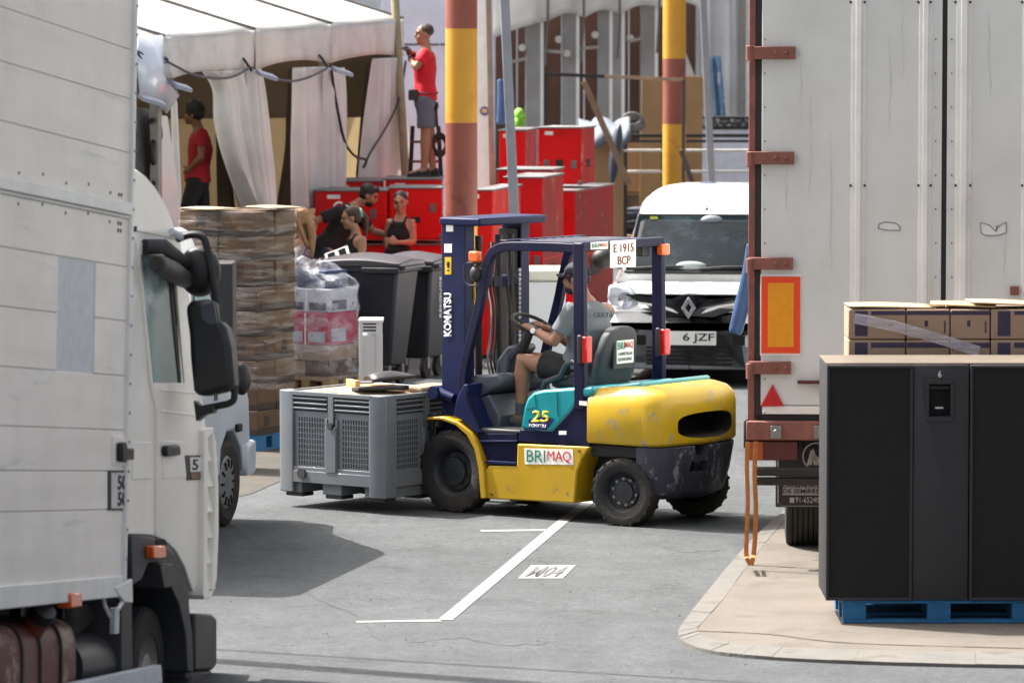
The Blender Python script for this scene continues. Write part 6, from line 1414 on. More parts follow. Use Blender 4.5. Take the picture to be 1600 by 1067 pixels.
def board(nm, lab, P, Y, m, th=.03, cat='board'):
    bm = nb(); prism(bm, [(at(x, y, Y).x, at(x, y, Y).z) for x, y in P], 1, Y, Y+th); return tag(obj(nm, bm, m, bevel=.004), lab, cat)
board('plywood_sheet', 'big plywood sheet standing left behind the yellow and brown pole', [(1003, 124), (1050, 119), (1050, 380), (998, 380)], 76, ply); board('plywood_sheet', 'big plywood sheet standing right behind the yellow and brown pole', [(1052, 118), (1099, 120), (1096, 380), (1052, 380)], 76.1, ply)
board('brown_board', 'brown wooden board standing right of the upper red flight case', [(920, 220), (958, 210), (958, 380), (916, 380)], 72, mat('brown_board', (150, 116, 82), .7, var=.15, stretch=(1, 1, .2), sc=3)); board('brown_board', 'brown board behind the black railing under the plywood', [(978, 222), (1036, 222), (1036, 300), (978, 300)], 77, mat('brown_board', (150, 116, 82)))
board('white_hoarding', 'plain white hoarding low behind the white van roof', [(1092, 203), (1190, 203), (1190, 420), (1092, 420)], 78, mat('hoarding_bluish', (196, 202, 216), .5, soil=.08), .1, 'hoarding')
rl = thing('railing', 'black steel railing with pale shelves left of the striped yellow pole', 'railing', T(at(975, 210, 74).x, 74, 0)); W_ = at(1190, 210, 74).x-rl.location.x
for py, m, d in ((211, black, .04), (220, black, .03), (235, mat('shelf_pale', (180, 178, 172), .5), .025), (268, mat('shelf_pale', (180, 178, 172)), .025)):
    z = at(1000, py, 74).z; bm = nb(); box(bm, 0, W_, -.03, .03 if m is black else .25, z-d, z+d*.4); obj('rail', bm, m, rl, .004)
for px in (977, 1036, 1110): x = at(px, 210, 74).x-rl.location.x; bm = nb(); box(bm, x-.03, x+.03, -.02, .04, 0, at(1000, 208, 74).z); obj('upright', bm, black, rl)
# draped sheet and bags by the red case
dsh = cloth('drape_pale', (104, 112, 124), .15); a = at(905, 190, 71)
bm = nb(); W_ = at(985, 190, 71).x-a.x
def dr_(u, v):
    return (a.x+W_*u, 71-.3+1.1*v, at(900, 214-22*min(1, v*1.5)+3*sin(u*11), 71).z+.05*sin(u*14+v*9)-.12*(v < .05))
grid(bm, dr_, 20, 12); tag(obj('dust_sheet', bm, dsh, smooth=40, solid=.01), 'rumpled pale dust sheet draped over goods beside the red flight case', 'sheet')
bm = nb(); c = at(962, 240, 70.5); ell(bm, c, (.09, .15, .44), Matrix.Rotation(.12, 3, 'Y'), 20, 14); tag(obj('black_bag', bm, mat('bag_black_blue', (44, 50, 64), .35, coat=.3), smooth=70), 'tall black padded bag standing beside the diagonal rusty bar', 'bag')
bm = nb(); c = at(988, 186, 75); [tube(bm, [c+V((.14*cos(t)+.02*k, .05*k, .09*sin(t)-.03*k)) for t in [i*pi/10 for i in range(21)]], .022, 8) for k in range(4)]; tag(obj('cable_bundle', bm, mat('bundle_grey', (100, 100, 98), .5, var=.3, sc=12)), 'coiled pale cable bundle lying left of the plywood sheet', 'cable')
bm = nb(); a = at(905, 222, 71); box(bm, a.x, a.x+.66, 71, 71.8, 0, a.z); tag(obj('crate', bm, mat('brown_board', (150, 116, 82)), bevel=.01), 'brown crate under the rumpled dust sheet', 'crate')
# high-visibility jacket and blue trousers glimpsed above the cases
bm = nb(); c = at(811, 176, 62.5)
ell(bm, c+V((0, 0, -.04)), (.075, .12, .10), None, 20, 12); ell(bm, c+V((-.01, 0, -.16)), (.085, .14, .14)); ell(bm, c+V((.03, -.04, -.07)), (.06, .09, .07)); tag(obj('hi_vis_jacket', bm, mat('hi_vis_lime', (112, 178, 34), .5, bump=.4, bsc=14), smooth=60), 'lime high visibility jacket lying on the red case behind the leaning post', 'jacket')
bm = nb(); q = [at(x, y, 63) for x, y in ((783, 128), (784, 150), (783, 190))]; tube(bm, q, [(.05, .05), (.06, .06), (.06, .06)], 10, rnd=True); tag(obj('blue_jeans', bm, mat('denim_blue', (58, 84, 130), .8, bump=.3, bsc=20)), 'dark blue cloth sack hanging left of the leaning grey post', 'jeans')
# white fabric at far right, tarpaulin, trusses
fx = thing('fabric_wall', 'tall creased white fabric wall between the thin post and the trailer', 'wall', T(0, 84, 0))
bm = nb(); a_ = at(1074, 100, 84).x; b_ = at(1200, 100, 84).x; grid(bm, lambda u, v: (a_+(b_-a_)*u, .06*sin(u*26+v)+.04*sin(u*51), 7*v), 50, 8); obj('fabric', bm, cloth('far_white', (222, 224, 226), .25), fx, smooth=80, solid=.01)
for px in (1160, 1082): bm = nb(); x = at(px, 100, 83.9).x; box(bm, x-.06, x+.06, -.14, -.06, 0, 6); obj('wall_post', bm, alm, fx)
bm = nb(); P = [(1050, 60), (1062, 58), (1086, 120), (1088, 300), (1050, 300)]; prism(bm, [(at(x, y, 79).x, at(x, y, 79).z) for x, y in P], 1, 79, 79.05); tag(obj('tent_flap', bm, cloth('flap_white', (214, 214, 212), .3)), 'white tent flap pulled aside right of the yellow and brown pole', 'flap')
bm = nb(); a = at(1116, 90, 81)
def tp(u, v): return at(1108+18*u+8*v, 88+95*v, 81)+V((0, -.06*sin(u*12), 0))
grid(bm, tp, 14, 12); tag(obj('tarpaulin', bm, mat('tarp_blue_print', (120, 150, 182), .5, var=.3, sc=5, wear=(206, 212, 220), wsc=4, wamt=.45), smooth=70, solid=.01), 'blue and white tarpaulin bunched beside the thin leaning post', 'tarpaulin')
ro = thing('truss', 'dark truss lying on the white hoarding above the van roof', 'truss', T(at(1098, 190, 78).x, 78, 0)); W_ = at(1190, 190, 78).x-ro.location.x; z1, z2 = at(1100, 184, 78).z, at(1100, 200, 78).z
bm = nb(); cyl(bm, (0, 0, z1), (W_, 0, z1), .025, seg=8); cyl(bm, (0, 0, z2), (W_, 0, z2), .03, seg=8)
for k in range(8): cyl(bm, (W_*k/8, 0, z2), (W_*(k+.5)/8, 0, z1), .014, seg=6); cyl(bm, (W_*(k+.5)/8, 0, z1), (W_*(k+1)/8, 0, z2), .014, seg=6)
obj('truss_tubes', bm, black, ro)
for k in range(4): bm = nb(); ell(bm, (W_*(.15+.22*k), .03, z2+.09), (.10, .08, .06)); obj('cable_wad', bm, mat('wad_grey', (76, 76, 78), .7, var=.4, sc=14), ro)
bm = nb(); c = at(1106, 292, 51.5); ell(bm, c, (.14, .14, .055)); tag(obj('cloth_bundle', bm, mat('bundle_navy', (50, 62, 92), .7, bump=.3)), 'navy cloth bundle on the roof of the white van', 'bundle')
# closing wall of white tents far behind
for i, (a, b, lab) in enumerate(((-400, 330, 'plain white marquee wall far behind the long marquee'), (330, 900, 'plain white marquee wall far behind the red flight cases'), (900, 1900, 'plain white marquee wall far behind the white van'))):
    wallbox('far_wall', lab, a, b, -500, 96+i*.4, cloth('far_white2', (214, 216, 220), .2), .1)
# ================================================================ PEOPLE
from mathutils import noise as mnoise
skin_t = mat('skin_tan', (150, 106, 82), .55, var=.07, sc=8); skin_f = mat('skin_fair', (168, 124, 100), .55, var=.06, sc=8); skin_d = mat('skin_brown', (128, 86, 64), .55, var=.06, sc=8)
def wrinkle(o, amp, sc):
    for v in o.data.vertices: v.co += v.normal*(mnoise.noise(v.co*sc)*amp)
def remesh(o, vox, it=3, amp=0, sc=9):
    m = o.modifiers.new('r', 'REMESH'); m.mode = 'VOXEL'; m.voxel_size = vox
    s = o.modifiers.new('s', 'SMOOTH'); s.iterations = it; s.factor = .5
    bake(o, 80)
    if amp: wrinkle(o, amp, sc)
def lerp(a, b, t): return a+(b-a)*t
def limb(bm, a, j, b, r0, r1, r2, seg=14):
    """tapering limb a-j-b"""
    pts = [a, lerp(a, j, .35), lerp(a, j, .8), j, lerp(j, b, .25), lerp(j, b, .6), b]
    rs = [r0, r0*1.02, r1*1.02, r1, r1*1.04, lerp(r1, r2, .6), r2]
    tube(bm, pts, rs, seg, rnd=True)
def hand(bm, w_, d, up, s, curl=.6, sc=1.0):
    """palm from wrist w_ along d; fingers curl towards -up; thumb at side s"""
    d = d.normalized(); up = (up-d*up.dot(d)).normalized(); sd = d.cross(up)*s
    c = w_+d*.045*sc
    tube(bm, [w_, c, w_+d*.09*sc], [(.018, .024), (.022, .042), (.017, .043)], 10, ref=up, rnd=True)
    for k, (o_, L_) in enumerate(((-.030, .062), (-.010, .074), (.010, .078), (.030, .070))):
        p = w_+d*.088*sc+sd*o_*sc; pts = [p]; dd = d.copy()
        for q in (.42, .33, .25):
            dd = (dd-up*curl*.75).normalized(); pts.append(pts[-1]+dd*L_*q*sc*1.05)
        tube(bm, pts, [.0095, .009, .008, .007], 8, rnd=True)
    p = w_+d*.035*sc+sd*.035*sc; t1 = (d*.7+sd*.7-up*.2).normalized(); t2 = (d*.95+sd*.1-up*.5*curl).normalized()
    tube(bm, [p, p+t1*.035*sc, p+t1*.035*sc+t2*.03*sc], [.012, .0105, .008], 8, rnd=True)
def headbm(bm, c, f, u, nose=1.0):
    """head centred at c, facing f, up u"""
    f = f.normalized(); u = (u-f*u.dot(f)).normalized(); s = u.cross(f); M = Matrix((s, f, u)).transposed()
    P = lambda x, y, z: c+s*x+f*y+u*z
    ell(bm, P(0, -.012, .028), (.074, .094, .088), M, 20, 14)
    ell(bm, P(0, .022, -.045), (.056, .066, .072), M, 18, 12)
    ell(bm, P(0, .062, -.088), (.028, .026, .024), M, 12, 8)
    tube(bm, [P(0, .082, .018), P(0, .102, -.022), P(0, .084, -.034)], [.009, .0155, .008], 8, rnd=True)
    tube(bm, [P(-.045, .076, .032), P(0, .088, .03), P(.045, .076, .032)], [.008, .009, .008], 8, rnd=True)
    tube(bm, [P(-.022, .083, -.058), P(0, .089, -.057), P(.022, .083, -.058)], [.006, .0085, .006], 8, rnd=True)
    for k in (-1, 1): ell(bm, P(k*.074, -.01, -.008), (.012, .020, .033), M, 10, 8); ell(bm, P(k*.045, .06, -.03), (.022, .024, .026), M, 10, 8)
    return P, M
def figure(label, J, face, skin, cloth, hair, group=None, fem=False, sc=1.0, hand_up=None, fist=.6):
    """J: joints in world coordinates"""
    rt = J['pel'].copy(); o = thing('person', label, 'person', T(rt.x, rt.y, 0)); O = T(-rt.x, -rt.y, 0)
    g = {k: (O @ v) for k, v in J.items() if k[:2] not in ('hd', 'hu') and k != 'sole'}
    lat = (g['shl']-g['shr']).normalized(); up = (g['neck']-g['pel']).normalized()
    k_ = (.92 if fem else 1.0)*sc
    tor = [g['pel']-up*.07, g['pel'], lerp(g['pel'], g['chest'], .45), g['chest'], lerp(g['chest'], g['neck'], .55), lerp(g['chest'], g['neck'], .82)]
    tr = [(.15*k_, .115*k_), (.162*k_, .118*k_), (.138*k_, .10*k_), (.165*k_, .118*k_), (.165*k_, .095*k_), (.10*k_, .07*k_)]
    if fem: tr = [(.16*k_, .115*k_), (.165*k_, .115*k_), (.122*k_, .088*k_), (.148*k_, .118*k_), (.150*k_, .085*k_), (.085*k_, .062*k_)]
    bm = nb(); tube(bm, tor, tr, 22, ref=lat, rnd=True)
    tube(bm, [lerp(g['chest'], g['neck'], .75), g['neck'], lerp(g['neck'], g['head'], .6)], [.066*k_, .056*k_, .055*k_], 14)
    P, HM = headbm(bm, g['head'], face, J.get('hup', V((0, 0, 1))) if 'hup' not in J else J['hup'])
    for s_, q in ((1, 'l'), (-1, 'r')):
        sh, el, wr = g['sh'+q], g['el'+q], g['wr'+q]
        limb(bm, sh, el, wr, .050*k_, .040*k_, .027*k_)
        hd_ = J.get('hd'+q, None); d = hd_ if hd_ is not None else (wr-el).normalized()
        hand(bm, wr, d, J.get('hu'+q, V((0, 0, 1)) if abs(d.z) < .8 else V((0, 1, 0))), s_, fist, sc)
        if 'hip'+q in g:
            limb(bm, g['hip'+q], g['kn'+q], g['an'+q], .088*k_, .058*k_, .040*k_, 16)
            if 'to'+q in g: tube(bm, [g['an'+q], lerp(g['an'+q], g['to'+q], .5)-V((0, 0, .02)), g['to'+q]], [.045, .042, .032], 12, rnd=True)
    body = obj('body', bm, skin, o); remesh(body, .0095, 2)
    # ---- clothes
    def garment(nm, build, m, vox=.0125, amp=.006, s_=10):
        bm = nb(); build(bm); c = obj(nm, bm, m, o); remesh(c, vox, 2, amp, s_); return c
    e = .020
    def shirt(bm):
        low = cloth.get('low', .08)
        pts = [g['pel']+up*(-low), g['pel']+up*.04]+tor[2:]
        w = [(tr[1][0]+e+.006, tr[1][1]+e+.008), (tr[1][0]+e, tr[1][1]+e+.004)]+[(a+e*.9, b+e) for a, b in tr[2:5]]+[(tr[5][0]+.012, tr[5][1]+.014)]
        tube(bm, pts, w, 24, ref=lat)
        sl = cloth.get('sleeve', .6)
        for q in 'lr':
            if sl > 0:
                a, b = g['sh'+q], g['el'+q]; inn = lerp(a, g['chest'], .25)
                if sl <= 1: tube(bm, [inn, a, lerp(a, b, sl*.6), lerp(a, b, sl)], [.062*k_, .070*k_, .066*k_, .068*k_], 16)
                else: tube(bm, [inn, a, b, lerp(b, g['wr'+q], sl-1)], [.062*k_, .068*k_, .052*k_, .045*k_], 16)
    if cloth.get('shirt'): tp = garment('shirt', shirt, cloth['shirt'])
    else: tp = None
    def tank(bm):
        pts = [g['pel']+up*(-.06), g['pel']+up*.05]+tor[2:5]+[lerp(g['chest'], g['neck'], .66)]
        tube(bm, pts, [(tr[1][0]+.014, tr[1][1]+.014), (tr[1][0]+.010, tr[1][1]+.012)]+[(a+.008, b+.011) for a, b in tr[2:4]]+[(tr[4][0]*.86, tr[4][1]+.012), (tr[4][0]*.66, tr[4][1]*.86+.008)], 24, ref=lat)
        for q, s_ in (('l', 1), ('r', -1)):
            f_ = lat.cross(up); f_ = f_ if f_.dot(face) > 0 else -f_
            tube(bm, [lerp(g['chest'], g['neck'], .45)+lat*s_*.07*k_+f_*.10*k_, lerp(g['chest'], g['neck'], .9)+lat*s_*.075*k_+f_*.02, lerp(g['chest'], g['neck'], .45)+lat*s_*.07*k_-f_*.10*k_], .014, 8, rnd=True)
    if cloth.get('tank'): tp = garment('tank_top', tank, cloth['tank'], .009, .003)
    if cloth.get('legs') and 'hipl' in g:
        L_ = cloth['leglen']
        def trous(bm):
            tube(bm, [g['pel']+up*.05, g['pel'], g['pel']-up*.09], [(tr[1][0]+.012, tr[1][1]+.014), (tr[1][0]+.016, tr[1][1]+.016), (tr[0][0]+.012, tr[0][1]+.01)], 22, ref=lat, rnd=True)
            for q in 'lr':
                h, k2, a = g['hip'+q], g['kn'+q], g['an'+q]
                if L_ <= 1: tube(bm, [h+up*.03, h, lerp(h, k2, L_*.6), lerp(h, k2, L_)], [.09*k_, .104*k_, .098*k_, .10*k_], 18)
                else: tube(bm, [h+up*.03, h, k2, lerp(k2, a, (L_-1)*.5), lerp(k2, a, L_-1)], [.09*k_, .104*k_, .082*k_, .076*k_, .07*k_], 18)
        garment('shorts' if L_ <= 1 else 'trousers', trous, cloth['legs'])
    if cloth.get('shoes') and 'tol' in g:
        for q in 'lr':
            a, t = g['an'+q], g['to'+q]; d = (t-a); d.z = 0; d.normalize(); sd = d.cross(V((0, 0, 1)))
            bm = nb(); sole = a.z-.075 if 'sole' not in J else J['sole']
            R = []
            for x, hw, h in ((-.075, .028, .06), (-.055, .036, .095), (.0, .04, .11), (.06, .043, .085), (.12, .046, .06), (.17, .038, .045), (.195, .018, .03)):
                c = V((a.x, a.y, sole))+d*x; R.append([c+sd*hw*math.copysign(abs(cos(t_))**.7, cos(t_))+V((0, 0, h*.5+h*.5*math.copysign(abs(sin(t_))**.6, sin(t_)))) for t_ in [2*pi*i/16 for i in range(16)]])
            loft(bm, R); sh_ = obj('shoe', bm, cloth['shoes'], o, smooth=60)
            bm = nb(); R = [[V((a.x, a.y, sole))+d*x+sd*y+V((0, 0, z)) for y, z in ((-hw, 0), (hw, 0), (hw, .022), (-hw, .022))] for x, hw in ((-.08, .03), (0, .043), (.12, .049), (.2, .02))]; loft(bm, R); obj('sole', bm, dgrey, sh_)
            if cloth.get('socks'): bm = nb(); tube(bm, [a+V((0, 0, -.0)), lerp(a, g['kn'+q], .22)], [.047, .05], 14); obj('sock', bm, cloth['socks'], o)
    # ---- eyes, hair
    for s_ in (-1, 1):
        bm = nb(); ell(bm, P(s_*.031, .079, .012), (.011, .006, .007), HM, 8, 6); obj('eye', bm, mat('eye_dark', (30, 24, 22), .3), o)
        bm = nb(); tube(bm, [P(s_*.014, .088, .034), P(s_*.034, .086, .038), P(s_*.052, .074, .032)], .0045, 6); obj('eyebrow', bm, hair['mat'], o)
    def cap_hair(bm, grow=.012, back=0):
        n = 30
        def hp(u, v):
            th = 2*pi*u; ph = v*pi*.5; x = (.074+grow)*cos(th)*cos(ph); y = (.094+grow)*sin(th)*cos(ph); z = (.088+grow)*sin(ph)
            low = -.055 if sin(th) < .25 else .052
            low = -.055+(.107)*max(0, min(1, (sin(th)-.05)/.5))
            z = low+(z-low)*1 if v > 0 else low
            return P(x, y-.012, .028+ (low if v == 0 else low+(z-low)*v**.4))
        grid(bm, hp, n, 10)
    st = hair['style']
    if st in ('short', 'curly', 'pulled', 'long', 'buzz'):
        bm = nb(); gr_ = {'short': .010, 'curly': .022, 'pulled': .009, 'long': .012, 'buzz': .005}[st]
        ell(bm, P(0, -.030, .044), (.074+gr_, .089+gr_, .078+gr_), HM, 22, 14)
        if st != 'buzz': ell(bm, P(0, -.05, -.0), (.070+gr_*.8, .062+gr_, .075), HM, 20, 12)
        if st == 'curly':
            random.seed(3)
            for k in range(46):
                a_, b_ = random.uniform(0, 2*pi), random.uniform(.15, 1.5); ell(bm, P(.08*cos(a_)*cos(b_), -.026+.095*sin(a_)*cos(b_), .055+.082*sin(b_)), (.022, .022, .02), HM, 8, 6)
        if st == 'short': ell(bm, P(0, .04, .095), (.06, .045, .035), HM, 14, 8)
        if st == 'long':
            tube(bm, [P(0, -.08, .03), P(.0, -.12, -.06), P(0, -.125, -.18), P(.01, -.11, -.30), P(.01, -.10, -.40)], [(.075, .05), (.08, .05), (.07, .045), (.055, .035), (.03, .02)], 14, ref=HM @ V((1, 0, 0)), rnd=True)
            for s_ in (-1, 1): tube(bm, [P(s_*.07, .0, .04), P(s_*.085, -.02, -.05), P(s_*.085, -.05, -.16), P(s_*.06, -.07, -.28)], [.02, .028, .03, .018], 10, rnd=True)
        if st == 'pulled': ell(bm, P(0, -.125, .015), (.042, .038, .045), HM, 14, 10)
        ho = obj('hair', bm, hair['mat'], o); remesh(ho, .009, 1, .004, 40)
        if hair.get('tail'):
            bm = nb(); tube(bm, [P(0, -.12, .03), P(0, -.155, -.03), P(0, -.14, -.13), P(0, -.12, -.22)], [.03, .036, .03, .014], 12, rnd=True); obj('ponytail', bm, hair['mat'], o, smooth=70)
        if hair.get('scrunchie'):
            bm = nb(); c = P(0, -.115, .03); tube(bm, [c+(HM @ V((.040*cos(t), -.008*sin(5*t), .040*sin(t)))) for t in [2*pi*i/30 for i in range(31)]], [.015+.006*(i % 3 == 0) for i in range(31)], 8); obj('scrunchie', bm, hair['scrunchie'], o, smooth=60)
    if st == 'cap':
        bm = nb(); ell(bm, P(0, -.02, .018), (.079, .10, .075), HM, 18, 10); obj('hair', bm, hair['hmat'], o)
        bm = nb(); ell(bm, P(0, -.014, .052), (.084, .106, .085), HM, 24, 14); bmesh.ops.bisect_plane(bm, geom=bm.verts[:]+bm.edges[:]+bm.faces[:], plane_co=P(0, 0, .042), plane_no=-(HM @ V((0, 0, 1))), clear_outer=True)
        R = []
        cp_ = obj('cap', bm, hair['mat'], o, smooth=60, solid=.006)
        bm = nb(); grid(bm, lambda u, v: P((2*u-1)*.07, .078*sqrt(max(0, 1-((2*u-1)*.75)**2))+.085*v*sqrt(max(0, 1-(2*u-1)**2*.9)), .052-.018*v-.02*(2*u-1)**2), 14, 6); obj('brim', bm, hair['mat'], cp_, smooth=60, solid=.007)
    if hair.get('beard'):
        bm = nb(); ell(bm, P(0, .03, -.068), (.054, .062, .05), HM, 16, 10); obj('beard', bm, hair['hmat'] if 'hmat' in hair else hair['mat'], o, smooth=60)
    return o, g, P, HM, lat, up, tp
hblack = mat('hair_black', (24, 20, 19), .6, var=.3, sc=30); hbrown = mat('hair_brown', (62, 42, 30), .55, var=.3, sc=30); hblond = mat('hair_blond', (148, 112, 74), .55, var=.3, sc=30, stretch=(4, 4, 1))
blk_c = mat('cloth_black', (22, 22, 25), .85, var=.2, bump=.2, bsc=30)
# ---------------- driver
def kp(px, py, y): a = K.side(px, py, y); return K.M @ V((a[0], y, a[1]))
J = dict(pel=kp(908, 580, 0), chest=kp(922, 512, 0), neck=kp(912, 466, 0), head=kp(900, 437, 0), shl=kp(896, 482, .185), shr=kp(948, 484, -.19), ell=kp(866, 534, .24), wrl=kp(834, 516, .20), elr=kp(905, 545, -.26), wrr=kp(851, 512, -.06),
         hipl=kp(898, 583, .10), knl=kp(817, 562, .17), anl=kp(815, 648, .17), tol=kp(794, 660, .17), hipr=kp(905, 583, -.10), knr=kp(820, 558, -.14), anr=kp(812, 645, -.14), tor=kp(790, 655, -.14))
J['hdl'] = (kp(820, 507, .18)-J['wrl']).normalized(); J['hdr'] = (kp(838, 505, -.06)-J['wrr']).normalized()
fdir = (K.x*1.0+K.y*.22).normalized(); J['hup'] = V((0, 0, 1))-fdir*.05
shirt_g = mat('tshirt_grey', (104, 109, 114), .85, var=.06, sc=6, bump=.15, bsc=14)
J['sole'] = (J['anl'].z-.085)
drv, g, P, HM, lat, up, tp = figure('forklift driver in navy cap, grey t-shirt and black shorts, both hands on the wheel', J, fdir, skin_t, dict(shirt=shirt_g, sleeve=.72, legs=blk_c, leglen=.62, shoes=mat('shoe_grey', (92, 88, 84), .7), socks=mat('sock_grey', (72, 78, 88), .8), low=.04), dict(style='cap', mat=mat('cap_navy', (24, 28, 44), .75), hmat=hblack, beard=True), fist=1.0, sc=1.07)
w0 = lerp(g['wrl'], g['ell'], .10); d = (g['ell']-g['wrl']).normalized()
bm = nb(); tube(bm, [w0-d*.012, w0+d*.012], .034, 14); wt = obj('watch', bm, black, drv); bm = nb(); n_ = V((-.6, -.8, .2)); cyl(bm, w0+n_.normalized()*.030, w0+n_.normalized()*.042, .021, seg=16); obj('watch_face', bm, white_p, wt)
def back_text(st, o, g, lat, up, ydown, wd, ht, m, off):
    """lettering across the back of a shirt: lat runs left to right as seen"""
    f = lat.cross(up); c = lerp(g['chest'], g['neck'], ydown)+f*off-lat*wd/2; text('lettering', st, m, o, c, lat, up, wd, ht, .002, .01)
b_ = -(K.x); l_ = K.y.cross(V((0, 0, 1)))
xdir = (g['shr']-g['shl']).normalized(); back = xdir.cross(up)
back = back if back.dot(-fdir) > 0 else -back
c = lerp(g['chest'], g['neck'], .42)+back*.150
text('lettering', 'CERTA', mat('print_dark_teal', (52, 70, 78), .8), drv, c-xdir*.10, xdir, up, .23, .035, .002, .01)
# ---------------- man standing on the cases
Y2 = 55.75
def w2(px, py, dy=0): return at(px, py, Y2+dy)
zf = zs2
Jm = dict(pel=w2(664, 150), chest=w2(664, 108), neck=w2(666, 74), head=w2(662, 54), shl=w2(664, 84, -.19), shr=w2(668, 84, .19), ell=w2(650, 106, -.24), wrl=w2(641, 92, -.10), elr=w2(652, 100, .22), wrr=w2(645, 83, .04),
          hipl=w2(663, 155, -.10), knl=w2(665, 208, -.11), hipr=w2(665, 155, .10), knr=w2(672, 207, .12))
Jm['anl'] = V((w2(663, 255).x, Y2-.11, zf+.085)); Jm['anr'] = V((w2(676, 255).x, Y2+.14, zf+.085)); Jm['tol'] = Jm['anl']+V((-.16, -.02, -.05)); Jm['tor'] = Jm['anr']+V((-.15, .03, -.05)); Jm['sole'] = zf
Jm['hdl'] = (w2(638, 84)-w2(641, 92)).normalized(); Jm['hdr'] = (w2(638, 77)-w2(645, 83)).normalized(); Jm['hul'] = V((1, 0, .3)); Jm['hur'] = V((1, 0, .3))
redsh = mat('tshirt_red', (196, 16, 34), .8, var=.08, sc=6, bump=.15, bsc=14)
Jm['hup'] = V((.05, 0, 1))
m1, g, P, HM, lat, up, tp = figure('man in red t-shirt and grey shorts standing on the red cases, tying a cable', Jm, V((-1, -.12, -.05)), skin_t, dict(shirt=redsh, sleeve=.62, legs=mat('shorts_grey', (92, 94, 106), .85, bump=.15), leglen=.86, shoes=mat('shoe_black', (30, 36, 38), .7), low=.05), dict(style='buzz', mat=mat('hair_grey_short', (60, 50, 46), .7)), fist=.9)
glv = mat('glove_black', (24, 24, 27), .8)
for q in 'lr':
    bm = nb(); hand(bm, g['wr'+q], Jm['hd'+q], Jm['hu'+q], 1 if q == 'l' else -1, .9, 1.12); tube(bm, [lerp(g['wr'+q], g['el'+q], .14), g['wr'+q]], [.036, .034], 12); go_ = obj('glove', bm, glv, m1); remesh(go_, .008, 1)
bm = nb(); q = [g['pel']+up*.035+V((cos(t)*.135, sin(t)*.178, .012*sin(2*t))) for t in [2*pi*i/24 for i in range(25)]]; tube(bm, q, [(.006, .022)]*25, 8, ref=(0, 0, 1)); bl = obj('belt', bm, mat('belt_dark', (52, 34, 40), .7), m1); bm = nb(); c = g['pel']+V((-.13, -.13, .02)); box(bm, c.x-.06, c.x+.05, c.y-.05, c.y+.05, c.z-.07, c.z+.06); obj('belt_pouch', bm, black, bl, .015)
text('lettering', 'LIVE', mat('print_white', (214, 210, 210), .8), m1, lerp(g['chest'], g['neck'], .55)+V((.155, -.11, 0)), V((0, 1, 0)), V((0, 0, 1)), .20, .16, .004, .01)
sh = thing('step_ladder', 'small dark step ladder behind legs of the man on the cases', 'ladder', T(w2(640, 250).x, Y2+.3, zf))
for x, l in ((.0, .03), (.36, -.03)): bm = nb(); obox(bm, (x, .0, 0), (x+l, .0, .58), .035, .05); obj('stile', bm, oily, sh)
for z in (.15, .38): bm = nb(); box(bm, .01, .35, -.03, .03, z, z+.03); obj('rung', bm, mat('rung_brown', (110, 60, 44), .7), sh)
hc = thing('harness', 'black tool harness and cable hanging behind knees of the man on the cases', 'harness', T(w2(683, 230).x, Y2+.05, 0))
bm = nb(); zz = w2(683, 215).z; tube(bm, [(-.01, 0, w2(683, 168).z), (.0, 0, w2(683, 190).z), (.02, 0, w2(683, 215).z)], .012, 6); ell(bm, (-.01, 0, w2(683, 166).z), (.03, .03, .05)); obj('strap', bm, black, hc)
for k in range(4): bm = nb(); c = V((.03, 0, zz-.06)); tube(bm, [c+V((.07*cos(t), .02*k, .11*sin(t)-.02*k)) for t in [2*pi*i/20 for i in range(21)]], .012, 6); obj('cable_loop', bm, black, hc)
# ---------------- man inside the tent
Y3 = 51.6
def w3(px, py, dy=0): return at(px, py, Y3+dy)
Jt = dict(pel=w3(309, 276), chest=w3(313, 235), neck=w3(310, 200), head=w3(301, 178), shl=w3(316, 209, -.18), shr=w3(312, 209, .19), ell=w3(314, 246, -.24), wrl=w3(299, 262, -.15), elr=w3(322, 244, .26), wrr=w3(302, 262, .15), hipl=w3(307, 282, -.1), knl=w3(290, 335, -.1), hipr=w3(311, 282, .1), knr=w3(318, 345, .1))
for q, x in (('l', 288), ('r', 322)): p = w3(x, 395); Jt['an'+q] = V((p.x, Y3+(-.1 if q == 'l' else .1), 1.13)); Jt['to'+q] = Jt['an'+q]+V((-.15, 0, -.05))
Jt['hup'] = V((-.05, 0, 1)); Jt['hul'] = V((0, -1, 0)); Jt['hur'] = V((0, 1, 0))
figure('curly haired man in red t-shirt and black trousers standing inside the marquee', Jt, V((-1, .12, -.06)), skin_d, dict(shirt=mat('tshirt_dark_red', (150, 18, 32), .85, bump=.15, bsc=14), sleeve=.55, legs=blk_c, leglen=1.9, shoes=blk_c, low=.06), dict(style='curly', mat=hblack))
